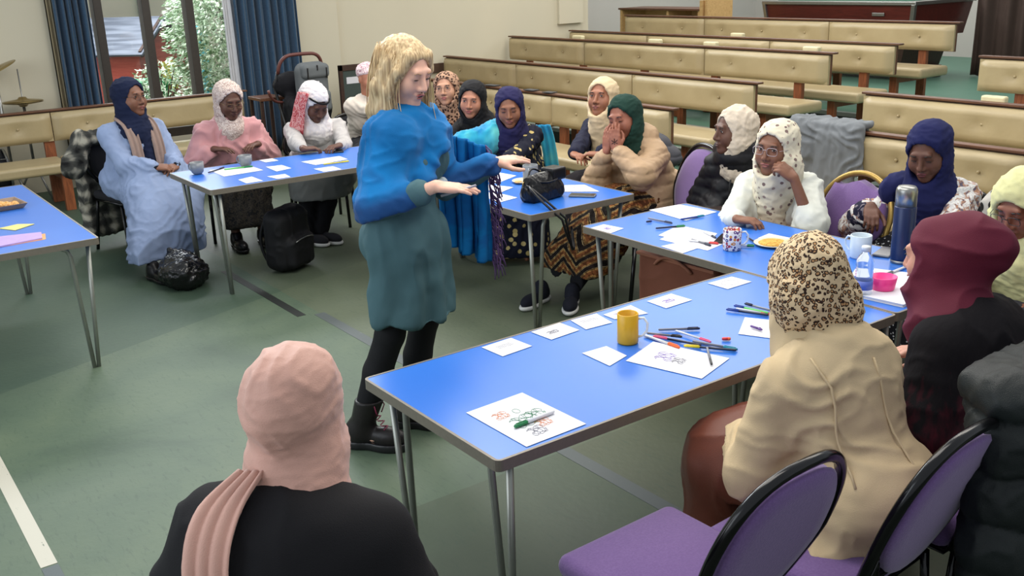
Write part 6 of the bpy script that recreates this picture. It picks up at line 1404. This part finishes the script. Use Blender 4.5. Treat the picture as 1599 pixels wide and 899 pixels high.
plate((-4.735, 3.50, TZ), 0.078, plain('cream_plate', rgb(214, 204, 176), 0.35), 'small saucer under the grey mug on the middle table')
bm = bmesh.new(); lathe(bm, [(0, 0), (0.022, 0), (0.024, 0.005), (0.018, 0.010), (0, 0.011)], 20); o = tag(obj('biscuit', bm, plain('biscuit', rgb(206, 160, 100), 0.8)), 'biscuit lying on the saucer of the middle table', 'food'); o.location = (-4.72, 3.44, TZ + 0.008)
def phone(loc, rz, label, mat=None):
    t = thing('mobile_phone', label, 'phone', loc, rz); bm = bmesh.new(); box(bm, -0.036, 0.036, -0.074, 0.074, 0, 0.009, 0.004); obj('case', bm, mat or M['black_plastic'], t)
    bm = bmesh.new(); box(bm, -0.033, 0.033, -0.070, 0.070, 0.009, 0.0095); obj('screen', bm, plain('phone_glass', rgb(30, 32, 38), 0.12), t)
phone((-4.20, 3.50, TZ), -0.9, 'grey phone lying by the strap of the handbag', M['grey_ceramic'])
phone((-3.03, 3.37, TZ + 0.001), 0.5, 'black phone lying on papers behind the patterned mug')
phone((-2.42, 3.70, TZ), 0.3, 'phone lying behind the flask', M['grey_ceramic'])
phone((-6.60, 3.20, TZ), 1.2, 'phone under the hands of the woman in light grey')
# pens
PENM = {k: plain('pen_' + k, rgb(*v), 0.35, var=0.0) for k, v in dict(blue=(24, 60, 140), navy=(22, 28, 54), grey=(120, 122, 130), black=(20, 20, 22), green=(20, 120, 70), orange=(236, 100, 40), pink=(226, 90, 130), yellow=(222, 200, 40), teal=(20, 130, 150), white=(214, 216, 222), red=(214, 60, 60), purple=(92, 60, 130), lime=(90, 190, 90)).items()}
def pen(a, b, body, cap, label, r=0.0048, z=0.0, capfrac=0.3, grp=None):
    a = V3(a[0], a[1], 0); b = V3(b[0], b[1], 0); L = np.linalg.norm(b - a); d = (b - a) / L
    t = thing('felt_pen', label, 'pen', ((a[0] + b[0]) / 2, (a[1] + b[1]) / 2, TZ + r + z), math.atan2(d[1], d[0]), grp); hl = L / 2
    bm = bmesh.new(); tube(bm, [(-hl, 0, 0), (-hl + 0.004, 0, 0), (hl * (1 - 2 * capfrac), 0, 0)], [r * 0.6, r * 0.92, r * 0.92], 10); obj('barrel', bm, PENM[body], t)
    bm = bmesh.new(); tube(bm, [(hl * (1 - 2 * capfrac) - 0.001, 0, 0), (hl - 0.004, 0, 0), (hl, 0, 0)], [r, r * 0.95, r * 0.6], 10); box(bm, hl * (1 - 2 * capfrac) + 0.002, hl - 0.006, -0.0012, 0.0012, r * 0.8, r + 0.0016); obj('cap', bm, PENM[cap], t); return t
pen((-2.066, 1.605), (-2.058, 1.460), 'white', 'green', 'white pen with green cap lying on the large drawing', 0.0065, 0.0010)
pen((-2.359, 2.299), (-2.274, 2.415), 'grey', 'navy', 'dark blue pen pointing right at the top of the pen pile', 0.0048, 0.0020)
pen((-2.357, 2.243), (-2.252, 2.306), 'grey', 'black', 'grey pen with black cap in the pen pile, left end', 0.0048, 0.0040)
pen((-2.354, 2.228), (-2.194, 2.236), 'white', 'orange', 'white pen with orange cap in the pen pile', 0.0052, 0.0000)
pen((-2.160, 2.302), (-2.325, 2.242), 'navy', 'pink', 'dark pen with pink cap in the pen pile', 0.0046, 0.0020)
pen((-2.311, 2.334), (-2.155, 2.343), 'white', 'pink', 'thin white pen with pink tip in the pen pile', 0.0042, 0.0040)
pen((-2.207, 2.311), (-2.058, 2.365), 'grey', 'teal', 'grey pen with teal cap at the right end of the pen pile', 0.0048, 0.0000)
pen((-2.053, 2.353), (-2.193, 2.255), 'navy', 'yellow', 'navy pen with yellow end in the pen pile', 0.0046, 0.0020)
pen((-2.131, 2.299), (-2.018, 2.200), 'grey', 'black', 'short grey pen lying on the corner of the scribbled sheet', 0.0042, 0.0040)
pen((-2.156, 2.397), (-2.137, 2.419), 'red', 'orange', 'loose orange pen cap beside the pen pile', 0.0062, 0.0000)
pen((-2.211, 2.697), (-2.352, 2.633), 'navy', 'blue', 'navy pen, lowest of the bundle beside the leopard headscarf', 0.0048, 0.0020)
pen((-2.220, 2.708), (-2.358, 2.681), 'lime', 'blue', 'lime and blue pen in the bundle beside the leopard headscarf', 0.0048, 0.0040)
pen((-2.338, 2.671), (-2.206, 2.713), 'white', 'red', 'white pen with red cap in the bundle beside the leopard headscarf', 0.0048, 0.0000)
pen((-2.235, 2.743), (-2.352, 2.732), 'grey', 'navy', 'grey pen, topmost of the bundle beside the leopard headscarf', 0.0048, 0.0020)
pen((-2.173, 2.559), (-2.121, 2.558), 'purple', 'purple', 'purple pen on the sheet under the arm in the cream coat', 0.0048, 0.0040)
pen((-3.560, 3.390), (-3.403, 3.403), 'grey', 'navy', 'grey pen with navy cap near the far left of the second right-hand table', 0.0046, 0.0010)
pen((-3.509, 3.329), (-3.499, 3.358), 'navy', 'blue', 'loose blue pen cap left of the papers on the right-hand table', 0.0055, 0.0010)
pen((-3.430, 3.487), (-3.405, 3.628), 'blue', 'teal', 'blue pen lying along the edge of the far sheet', 0.0048, 0.0010)
pen((-3.386, 3.275), (-3.324, 3.411), 'navy', 'green', 'dark pen with green end behind the papers', 0.0048, 0.0010)
pen((-3.123, 3.227), (-2.992, 3.285), 'white', 'red', 'white pen with red cap left of the patterned mug', 0.0048, 0.0010)
pen((-3.129, 3.254), (-2.993, 3.236), 'grey', 'navy', 'dark pen left of the patterned mug', 0.0048, 0.0010)
pen((-2.935, 3.298), (-2.856, 3.367), 'white', 'green', 'white marker with green cap right of the patterned mug', 0.006, 0.0010)
pen((-2.989, 3.468), (-2.884, 3.416), 'navy', 'navy', 'small dark pen between the patterned mug and the plate', 0.004, 0.0010)
pen((-2.235, 3.583), (-2.224, 3.410), 'white', 'grey', 'white pen with dark cap before the flask', 0.0055, 0.0010)
pen((-3.189, 3.393), (-3.069, 3.350), 'white', 'navy', 'white pen standing out above the phone', 0.0046, 0.0010)
pen((-6.496, 2.308), (-6.461, 2.496), 'lime', 'green', 'green pen lying behind the sheet between the grey mugs', 0.0048, 0.0010)
pen((-6.164, 2.874), (-6.142, 3.055), 'yellow', 'yellow', 'yellow pen on the sheet of the woman in grey', 0.0048, 0.0010)
pen((-6.464, 2.187), (-6.565, 2.334), 'navy', 'navy', 'dark pen at the grey mug on the left', 0.0048, 0.0010)
# left-edge table
t = thing('food_tray', 'clear food tray with pastries on the left-edge table', 'food tray', (-6.33, 0.93, TZ), 0.1)
bm = bmesh.new()
for z0, z1, a0, a1 in ((0, 0.03, 0.075, 0.095),):
    vs = [[bm.verts.new((sx * a * 1.3, sy * a, z)) for sx, sy in ((-1, -1), (1, -1), (1, 1), (-1, 1))] for a, z in ((a0, z0), (a1, z1), (a1 - 0.004, z1), (a0 - 0.004, z0 + 0.003))]
    for p_, q_ in zip(vs[:-1], vs[1:]):
        for i in range(4): bm.faces.new((p_[i], p_[(i + 1) % 4], q_[(i + 1) % 4], q_[i]))
    bm.faces.new(vs[0]); bm.faces.new(vs[-1][::-1])
obj('tray', bm, plain('brown_card', rgb(150, 126, 106), 0.5), t)
G = SDF((-0.12, -0.1, 0), (0.12, 0.1, 0.07), 0.005); rnd = random.Random(2)
for k in range(12): G.ell((rnd.uniform(-.075, .075), rnd.uniform(-.05, .05), 0.022), (0.026, 0.018, 0.014), None, 0.006)
npmesh('pastries', [G.mesh(1)], blotch('baked_pastry', [rgb(206, 150, 80), rgb(226, 184, 124), rgb(188, 120, 60)], 50), t)
G = SDF((-0.1, -0.1, 0), (0.1, 0.1, 0.09), 0.006); G.ell((0, 0, 0.028), (0.06, 0.04, 0.028)).cap((0, 0, 0.03), (0.02, 0, 0.06), 0.02, 0.006, 0.02); V, F = G.mesh(1); o = npmesh('sweet_bag', [(disp(V, F, [('ridge', 0.006, (50, 50, 50), 2)]), F)], blotch('red_pink_wrapper', [rgb(176, 60, 70), rgb(216, 160, 160), rgb(150, 40, 56)], 45)); o.location = (-6.62, 0.86, TZ); tag(o, 'small red and pink wrapper bag at the left edge behind the food tray', 'bag')
paper([(-5.60, 0.62), (-5.50, 0.955), (-5.36, 0.93), (-5.33, 0.70)], 'stack of lilac paper with orange edge on the left-edge table', mat=plain('lilac_card', rgb(176, 148, 200), 0.7), thick=0.006)
paper([(-5.575, 0.64), (-5.475, 0.968), (-5.345, 0.943), (-5.335, 0.72)], 'orange paper peeping out under the lilac stack', z=-0.0012, mat=plain('orange_card', rgb(226, 160, 100), 0.7), thick=0.0008)
paper([(-5.77, 0.80), (-5.80, 0.90), (-5.74, 0.97), (-5.66, 0.86)], 'yellow paper shape with brown mark behind the lilac stack', mat=plain('yellow_card', rgb(216, 204, 120), 0.7), thick=0.003)

# handbag on the middle table
t = thing('handbag', 'black leather handbag with drooping strap on the middle table', 'handbag', (-4.30, 3.30, TZ), math.radians(100))
LEA = fabric('handbag_leather', rgb(22, 21, 23), 0.3, 90, 1.6, fs=14)
G = SDF((-0.22, -0.16, -0.01), (0.22, 0.16, 0.2), 0.005); G.ell((0, 0, 0.065), (0.15, 0.062, 0.066)).bx((0, 0, 0.035), (0.135, 0.055, 0.036), None, 0.03, 0.03).cap((-0.11, 0, 0.115), (0.11, 0, 0.12), 0.026, 0.026, 0.035); G.halfcut((0, 0, -1), (0, 0, 0.001))
V, F = G.mesh(1); npmesh('bag_body', [(disp(V, F, [('ridge', 0.009, (20, 20, 11), 4), ('ridge', 0.004, (45, 45, 30), 6)]), F)], LEA, t)
bm = bmesh.new(); tube(bm, [(-0.12, 0, 0.135), (-0.04, 0.002, 0.146), (0.04, -0.002, 0.147), (0.12, 0, 0.14)], 0.004, 8); obj('zip', bm, M['chrome'], t)
for sy in (-1, 1):
    bm = bmesh.new(); tube(bm, bez((-0.07, sy * 0.04, 0.11), (-0.02, sy * 0.09, 0.21 if sy > 0 else 0.10), (0.07, sy * 0.045, 0.11), 14), 0.0058, 8); obj('handle', bm, LEA, t)
G = SDF((-0.03, -0.09, 0.02), (0.2, 0.09, 0.19), 0.005); G.bx((0.09, 0.0, 0.13), (0.055, 0.05, 0.035), None, 0.01); npmesh('side_pocket', [G.mesh(1)], LEA, t)
bm = bmesh.new()
for dx in (0, 0.03): tube(bm, bez((-0.13, 0.01 - dx, 0.10), (-0.20 - dx * 1.5, -0.13, 0.10), (-0.12 - dx, -0.27, -0.05), 10) + bez((-0.12 - dx, -0.275, -0.07), (-0.08 + dx, -0.30, -0.36), (-0.02, -0.22, -0.12), 12)[1:], 0.007, 7)
obj('strap', bm, LEA, t)
bm = bmesh.new(); tube(bm, [(-0.13 + 0.014 * math.cos(a), 0.015, 0.10 + 0.014 * math.sin(a)) for a in np.linspace(0, 6.28, 14)[:-1]], 0.003, 6, True); obj('buckle', bm, M['goldmetal'], t)
# plastic bag, backpack on the floor
G = SDF((-0.3, -0.26, -0.01), (0.3, 0.26, 0.3), 0.0075); G.ell((0, 0, 0.09), (0.21, 0.15, 0.11)).ell((-0.10, 0.03, 0.13), (0.09, 0.08, 0.08), None, 0.05).ell((0.10, -0.03, 0.12), (0.1, 0.09, 0.08), None, 0.05).cap((-0.12, 0.0, 0.15), (-0.17, -0.02, 0.21), 0.03, 0.012, 0.03); G.halfcut((0, 0, -1), (0, 0, 0.004))
V, F = G.mesh(1); o = npmesh('plastic_bag', [(disp(V, F, [('ridge', 0.022, (14, 14, 14), 4), ('ridge', 0.010, (34, 34, 34), 6)]), F)], plain('black_polythene', rgb(18, 18, 19), 0.2)); o.location = (-6.42, 1.92, 0); tag(o, 'shiny black plastic bag on the floor at the feet of the woman in pale blue', 'bag')
t = thing('backpack', 'black backpack standing on the floor under the left table', 'backpack', (-6.30, 2.62, 0), math.radians(-60))
G = SDF((-0.24, -0.2, 0), (0.24, 0.2, 0.55), 0.008); G.bx((0, 0, 0.22), (0.17, 0.10, 0.215), None, 0.08).bx((0, 0.09, 0.14), (0.13, 0.05, 0.11), None, 0.04, 0.02); V, F = G.mesh(1); npmesh('bag_body', [(disp(V, F, [('ridge', 0.010, (12, 12, 8), 2)]), F)], fab('black_nylon_pack', 20, 20, 22, rough=0.6), t)
for sx in (-1, 1):
    bm = bmesh.new(); tube(bm, bez((sx * 0.07, -0.09, 0.38), (sx * 0.12, -0.2, 0.22), (sx * 0.1, -0.09, 0.05), 10), 0.012, 8); obj('strap', bm, fab('black_nylon_pack', 20, 20, 22), t)
bm = bmesh.new(); tube(bm, bez((-0.1, 0.145, 0.22), (0, 0.155, 0.25), (0.1, 0.145, 0.22), 8), 0.004, 6); obj('zip', bm, M['chrome'], t)

t = thing('tote_bag', 'terracotta brown bag standing on the floor under the table with the patterned mug', 'bag', (-3.34, 3.42, 0), 0.04)
G = SDF((-0.3, -0.15, -0.01), (0.3, 0.15, 0.6), 0.008); G.bx((0, 0, 0.27), (0.25, 0.07, 0.27), None, 0.03); V, F = G.mesh(1); npmesh('bag_body', [(disp(V, F, [('ridge', 0.006, (7, 7, 5), 2)]), F)], fab('terracotta_canvas', 138, 86, 68), t)
bm = bmesh.new(); box(bm, -0.253, 0.253, -0.074, 0.074, 0.525, 0.542, 0.004); obj('rim', bm, fab('terracotta_rim', 168, 112, 90), t)
for sy in (-1, 1):
    bm = bmesh.new(); tube(bm, bez((-0.12, sy * 0.074, 0.50), (0, sy * 0.13, 0.62), (0.12, sy * 0.074, 0.50), 14), 0.008, 8); obj('handle', bm, fab('terracotta_rim', 168, 112, 90), t)
# coats and cloths
def coat(name, prims, lo, hi, mat, label, cat, loc, folds, h=0.01, rz=0):
    G = SDF(lo, hi, h); prims(G); V, F = G.mesh(1); o = npmesh(name, [(disp(V, F, folds), F)], mat); o.location = loc; o.rotation_euler = (0, 0, rz); return tag(o, label, cat)
def jk(G):
    G.bx((0, 0.03, 0.885), (0.27, 0.075, 0.022), None, 0.02).bx((0, -0.065, 0.70), (0.25, 0.03, 0.20), None, 0.028, 0.03).bx((0.10, -0.085, 0.64), (0.13, 0.025, 0.20), None, 0.024, 0.03).bx((-0.17, -0.075, 0.76), (0.12, 0.035, 0.12), None, 0.03, 0.03).bx((0, 0.10, 0.76), (0.22, 0.025, 0.12), None, 0.024, 0.03)
    G.cap((-0.22, -0.07, 0.86), (-0.30, -0.06, 0.72), 0.05, 0.045, 0.04).cap((0.24, -0.05, 0.85), (0.27, -0.07, 0.62), 0.045, 0.04, 0.04)
coat('grey_jacket', jk, (-0.4, -0.2, 0.35), (0.4, 0.2, 0.98), fab('grey_wool_jacket', 116, 120, 124, fold=1.0), 'grey jacket draped over the left end of the right front-row bench', 'jacket', (-4.12, 5.56, 0.0), [('lines', 0.016, (11, 3, 3), 1), ('ridge', 0.009, (18, 18, 8), 3)])
def plaid():
    n = NT('plaid_wool'); n.set(0.95, spec=0.1); co = n.coord(scale=(1, 1, 1)); a = n.n('ShaderNodeTexWave', bands_direction='X'); a.inputs['Scale'].default_value = 3.2; n.l(co, a.inputs[0]); b = n.n('ShaderNodeTexWave', bands_direction='Z'); b.inputs['Scale'].default_value = 3.2; n.l(co, b.inputs[0])
    m1 = n.mix(0.5, a.outputs[0], b.outputs[0]); m1 = n.mix(0.68, m1, n.noise(n.coord(), 7, 3, 0.6, 1.0).outputs[0]); n.col(n.ramp(m1, [(0.3, rgb(28, 28, 28)), (0.5, rgb(74, 74, 70)), (0.68, rgb(178, 172, 156))]).outputs[0]); n.bump(n.noise(n.coord(), 120, 2).outputs[0], 0.5, 0.006); return n.m
def pc(G): G.bx((0, -0.235, 0.84), (0.24, 0.06, 0.04), None, 0.03).bx((0, -0.30, 0.62), (0.26, 0.045, 0.24), None, 0.04, 0.05).bx((0.02, -0.33, 0.36), (0.24, 0.05, 0.27), None, 0.045, 0.05).cap((-0.22, -0.25, 0.84), (-0.30, -0.22, 0.62), 0.06, 0.075, 0.05).cap((0.22, -0.25, 0.84), (0.32, -0.22, 0.66), 0.06, 0.085, 0.05)
o1 = under('pale blue dress'); coat('plaid_coat', pc, (-0.48, -0.5, 0.05), (0.48, -0.1, 0.98), plaid(), 'black and white plaid coat hanging over the chair behind the woman in pale blue', 'coat', (o1.location[0], o1.location[1], 0), [('ridge', 0.022, (11, 11, 6), 2), ('ridge', 0.008, (26, 26, 14), 3)], rz=o1.rotation_euler[2])
coat('folded_coat', lambda G: G.ell((0, 0, 0.13), (0.2, 0.16, 0.14)).ell((0.1, 0.03, 0.08), (0.16, 0.15, 0.09), None, 0.05), (-0.3, -0.25, -0.02), (0.34, 0.25, 0.33), fab('dark_grey_padded', 66, 66, 72, rough=0.6), 'dark grey padded coat lying on the front bench between navy blazer and dotted dress', 'coat', (-5.55, 5.30, 0.435), [('puff', 0.014, (8, 8, 12), 1)])
coat('spotted_coat', lambda G: G.bx((0, 0.0, 0.86), (0.22, 0.07, 0.05), None, 0.045).bx((0, 0.06, 0.60), (0.24, 0.045, 0.28), None, 0.04, 0.04).bx((-0.02, -0.06, 0.66), (0.2, 0.03, 0.22), None, 0.028, 0.04).cap((-0.18, 0.02, 0.86), (-0.25, 0.06, 0.6), 0.06, 0.05, 0.04), (-0.4, -0.2, 0.2), (0.4, 0.2, 1.0), leopard('grey_spot_fleece', rgb(178, 174, 168), rgb(28, 26, 26), rgb(34, 32, 32), 17, 0.36, 0.40), 'white fleece coat with large black spots hanging behind the pale yellow headscarf', 'coat', (-2.08, 4.28, 0.0), [('ridge', 0.01, (12, 12, 12), 1)])
chair((-1.42, 2.46, 0), (-1, -0.02, 0), 'purple chair under the woman in the maroon headscarf, hidden by a padded coat')
def pcoat(G):
    G.bx((0, -0.30, 0.90), (0.27, 0.10, 0.06), None, 0.05).bx((0, -0.39, 0.58), (0.29, 0.07, 0.34), None, 0.06, 0.05).bx((0.02, -0.42, 0.28), (0.31, 0.08, 0.24), None, 0.06, 0.06)
    G.cap((0.24, -0.34, 0.88), (0.33, -0.36, 0.5), 0.09, 0.075, 0.05).cap((-0.24, -0.34, 0.88), (-0.32, -0.36, 0.5), 0.09, 0.075, 0.05)
coat('padded_coat', pcoat, (-0.5, -0.6, 0.0), (0.5, -0.1, 1.05), fab('greenish_black_nylon', 26, 31, 31, rough=0.5), 'long black padded coat hanging over a chair at the right edge of the photo', 'coat', (-1.42, 2.46, 0), [('puff', 0.024, (5, 5, 7.5), 2), ('ridge', 0.010, (18, 18, 22), 5)], rz=math.radians(90))
# thin dark slabs standing for chipped patches along the front bench rail
for k, (x, ln) in enumerate(((-8.35, 0.22), (-8.05, 0.16), (-7.75, 0.2), (-7.42, 0.14), (-7.15, 0.12))):
    bm = bmesh.new(); box(bm, -ln / 2, ln / 2, -0.05, 0.03, 0, 0.006 + 0.002 * (k % 2), 0.001); o = tag(obj('chip', bm, plain('grey_chip', rgb(58, 58, 60), 0.6)), '%s dark leaflet from the left on the top rail of the front bench' % ('first', 'second', 'third', 'fourth', 'fifth')[k], 'chip', 'dark chips on the top rail of the front bench'); o.location = (x, 5.6, 0.8525); o.rotation_euler = (0, 0, 0.15 * math.sin(k * 2.1))

# pushchair with grey backpack
PX, PY = -9.15, 4.12
t = thing('pushchair', 'folded dark pushchair with curved leather-look handle by the pilaster', 'pushchair', (PX, PY, 0), 0)
for s in (-1, 1):
    bm = bmesh.new(); tube(bm, [(0.35, s * 0.24, 0.12), (0.1, s * 0.24, 0.5), (-0.12, s * 0.235, 0.9), (-0.02, s * 0.23, 1.06)], 0.014, 8); obj('frame_tube', bm, M['black_plastic'], t)
    for x in (0.38, -0.3):
        w_ = bmesh.new(); tube(w_, [(x + 0.105 * math.cos(a), s * 0.26, 0.12 + 0.105 * math.sin(a)) for a in np.linspace(0, 6.283, 25)[:-1]], 0.016, 8, True); wo = obj('wheel', w_, M['black_plastic'], t)
        w_ = bmesh.new(); tube(w_, [(x, s * 0.235, 0.12), (x, s * 0.285, 0.12)], 0.03, 12); obj('hub', w_, M['chrome'], wo)
    bm = bmesh.new(); tube(bm, [(-0.30, s * 0.24, 0.12), (0.1, s * 0.24, 0.5)], 0.012, 8); obj('frame_tube', bm, M['black_plastic'], t)
bm = bmesh.new(); tube(bm, bez((-0.02, -0.23, 1.04), (0.02, -0.22, 1.20), (0.03, -0.10, 1.21), 8) + bez((0.03, -0.09, 1.21), (0.03, 0.0, 1.215), (0.03, 0.10, 1.21), 4) + bez((0.03, 0.11, 1.21), (0.02, 0.23, 1.20), (-0.02, 0.23, 1.04), 8), 0.017, 10); obj('handlebar', bm, plain('brown_leather_grip', rgb(96, 52, 46), 0.5), t)
bm = bmesh.new(); tube(bm, bez((0.05, -0.24, 0.78), (0.2, -0.42, 0.80), (0.22, -0.44, 0.92), 8), 0.013, 8); obj('bumper_bar', bm, plain('brown_leather_grip', rgb(96, 52, 46), 0.5), t)
G = SDF((-0.4, -0.3, 0.2), (0.5, 0.3, 1.1), 0.012); G.bx((0.02, 0, 0.55), (0.14, 0.21, 0.28), rotm(0, 0, 20), 0.06).ell((-0.1, -0.03, 0.92), (0.14, 0.22, 0.13), None, 0.05); V, F = G.mesh(1); npmesh('seat_fabric', [(disp(V, F, [('ridge', 0.012, (10, 10, 10), 3)]), F)], fab('black_pram_cloth', 24, 24, 28), t)
t = thing('changing_backpack', 'grey backpack with white label hanging on the pushchair handle', 'backpack', (PX + 0.18, PY + 0.02, 0), -math.pi / 2 + 0.15)
GB = fab('grey_marl_pack', 100, 104, 106, fold=0.6)
G = SDF((-0.26, -0.2, 0.55), (0.26, 0.25, 1.2), 0.007); G.bx((0, 0, 0.90), (0.165, 0.09, 0.245), None, 0.085); npmesh('bag_body', [G.mesh(1)], GB, t)
G = SDF((-0.26, -0.2, 0.55), (0.26, 0.25, 1.2), 0.006); G.bx((0, 0.09, 0.78), (0.13, 0.05, 0.10), None, 0.04); npmesh('front_pocket', [G.mesh(1)], GB, t)
G = SDF((-0.26, -0.2, 0.55), (0.26, 0.25, 1.2), 0.006); G.bx((0, 0.06, 1.06), (0.15, 0.055, 0.07), None, 0.045); npmesh('top_flap', [G.mesh(1)], GB, t)
bm = bmesh.new(); box(bm, -0.02, 0.10, 0.095, 0.10, 0.90, 0.97, 0.002); obj('label', bm, M['paper'], t)
for x, z0, z1 in ((-0.10, 0.99, 1.09), (0.0, 1.07, 1.12), (0.11, 1.0, 1.1)):
    bm = bmesh.new(); box(bm, x - 0.006, x + 0.006, 0.11, 0.121, z0, z1, 0.002); obj('strap', bm, M['black_plastic'], t)
# small side table between bench and pushchair
t = thing('side_table', 'small brown table with white cloth end beside the blue curtain', 'table', (-9.55, 3.90, 0))
bm = bmesh.new(); box(bm, -0.16, 0.16, -0.12, 0.13, 0.77, 0.80, 0.004); obj('tabletop', bm, M['wood'], t)
for sx in (-1, 1):
    for sy in (-1, 1): bm = bmesh.new(); box(bm, sx * 0.13 - 0.015, sx * 0.13 + 0.015, sy * 0.1 - 0.015, sy * 0.1 + 0.015, 0, 0.77, 0.002); obj('leg', bm, M['dark_wood'], t)
# notice board leaning on the wall
t = thing('notice_board', 'dark framed board with white note leaning behind the person in white', 'board', (-9.9, 5.02, 0))
bm = bmesh.new()
for a in ((-0.13, -0.09, 0, 1.0), (0.30, 0.34, 0, 1.0)): box(bm, -0.02, 0.02, a[0], a[1], a[2], a[3], 0.003)
box(bm, -0.02, 0.02, -0.13, 0.34, 0.94, 1.0, 0.003); box(bm, -0.02, 0.02, -0.13, 0.34, 0.0, 0.06, 0.003); obj('frame', bm, M['dark_wood'], t)
bm = bmesh.new(); box(bm, -0.01, 0.01, -0.1, 0.31, 0.03, 0.96); obj('panel', bm, plain('dark_green_board', rgb(58, 70, 66), 0.7), t)
bm = bmesh.new(); box(bm, 0.01, 0.013, -0.05, 0.13, 0.80, 0.87); obj('note', bm, M['paper'], t)

# drum kit behind the window bench
CYM = plain('bronze_cymbal', rgb(150, 130, 84), 0.3, 0.8, vs=60)
def cymbal(loc, r, tilt, label, stand=True, pair=False, legs=True):
    t = thing('cymbal_stand', label, 'cymbal', (loc[0], loc[1], 0)); zc = loc[2]
    def disc(z, flip):
        bm = bmesh.new(); pr = [(0.006, 0.03), (0.03, 0.026), (0.045, 0.008), (r * 0.6, -0.001), (r, -0.012), (r, -0.014), (r * 0.6, -0.0035), (0.045, 0.005), (0.006, 0.027)]
        lathe(bm, [(a, b * flip) for a, b in pr], 48, closed=True); bm.transform(Matrix.Translation((0, 0, z)) @ Matrix.Rotation(tilt, 4, 'X')); obj('cymbal', bm, CYM, t)
    disc(zc, 1)
    if pair: disc(zc - 0.035, -1)
    bm = bmesh.new(); tube(bm, [(0, 0, 0.3), (0, 0, zc + (0.28 if pair else 0.03))], 0.009 if not pair else 0.006, 8); tube(bm, [(0, 0, 0.3), (0, 0, zc - 0.05)], 0.013, 10); obj('pole', bm, M['chrome'], t)
    bm = bmesh.new(); tube(bm, [(0, 0, zc - 0.06), (0, 0, zc - 0.02)], 0.025, 10); obj('clutch', bm, M['black_plastic'], t)
    for k in range(3):
        a = k * 2.09 + 0.4; bm = bmesh.new(); tube(bm, [(0, 0, 0.34), (0.2 * math.cos(a), 0.2 * math.sin(a), 0.0)], 0.009, 6); obj('leg', bm, M['chrome'], t)
cymbal((-10.2, 1.625, 1.215), 0.20, 0.42, 'tilted bronze cymbal on a stand at the upper left edge')
cymbal((-10.22, 1.82, 0.92), 0.175, 0.0, 'hi-hat pair of cymbals behind the window bench', pair=True)
def drum(loc, r, hgt, ax, label, mat):
    t = thing('drum', label, 'drum', loc); Rm = Matrix.Rotation(ax, 4, 'X')
    bm = bmesh.new(); lathe(bm, [(r, -hgt / 2), (r, hgt / 2), (r - 0.006, hgt / 2), (r - 0.006, -hgt / 2)], 40, closed=True); bm.transform(Rm); obj('shell', bm, mat, t)
    for s in (-1, 1):
        bm = bmesh.new(); lathe(bm, [(r + 0.006, s * hgt / 2 - 0.012), (r + 0.012, s * hgt / 2), (r + 0.006, s * hgt / 2 + 0.012), (r - 0.004, s * hgt / 2 + 0.008)], 40, closed=True); bm.transform(Rm); obj('rim', bm, M['chrome'], t)
        bm = bmesh.new(); lathe(bm, [(0, s * hgt / 2), (r - 0.004, s * hgt / 2), (r - 0.004, s * hgt / 2 + 0.002), (0, s * hgt / 2 + 0.002)], 40); bm.transform(Rm); obj('drumhead', bm, plain('drum_skin', rgb(206, 204, 196), 0.5), t)
    for k in range(8):
        a = k * math.pi / 4; bm = bmesh.new(); tube(bm, [(r * 1.03 * math.cos(a), r * 1.03 * math.sin(a), -hgt / 2), (r * 1.03 * math.cos(a), r * 1.03 * math.sin(a), hgt / 2)], 0.006, 6); bm.transform(Rm); obj('lug', bm, M['chrome'], t)
    for sx in (-1, 1):
        bm = bmesh.new(); tube(bm, [(sx * r * 0.7, 0, -0.02), (sx * r * 1.0, 0.0, -loc[2])], 0.009, 6); obj('leg', bm, M['chrome'], t)
drum((-10.2, 1.40, 0.26), 0.23, 0.34, math.pi / 2, 'bass drum with chrome fittings behind the bench at left', plain('smoke_shell', rgb(52, 54, 60), 0.25, 0.3))
drum((-10.2, 1.0, 0.52), 0.15, 0.22, 0.15, 'tom drum with chrome rim behind the bench at far left', plain('smoke_shell', rgb(52, 54, 60), 0.25, 0.3))
# things seen through the gap of the table ends: grey floor monitor

# ------------------------------------------------------------ families of things that repeat
fam = {'folding_table': 'blue folding tables set in a horseshoe', 'bench_pew': 'cream upholstered benches', 'felt_pen': 'pens and markers lying on the tables', 'banquet_chair': 'chairs around the tables',
       'mug': 'mugs on the tables', 'floor_tape': 'tape lines on the floor', 'paper_sheet': 'papers and cards on the tables', 'person': 'women taking part in the workshop', 'garden_shrub': 'shrubs outside the window',
       'mobile_phone': 'phones lying on the tables', 'curtain': 'blue curtains at the garden window', 'drum': 'drum kit behind the bench', 'cymbal_stand': 'drum kit behind the bench'}
for o in list(C.objects):
    k = o.name.split('.')[0]
    if o.parent is None and k in fam and not o.get('group') and o.get('label'): o['group'] = fam[k]
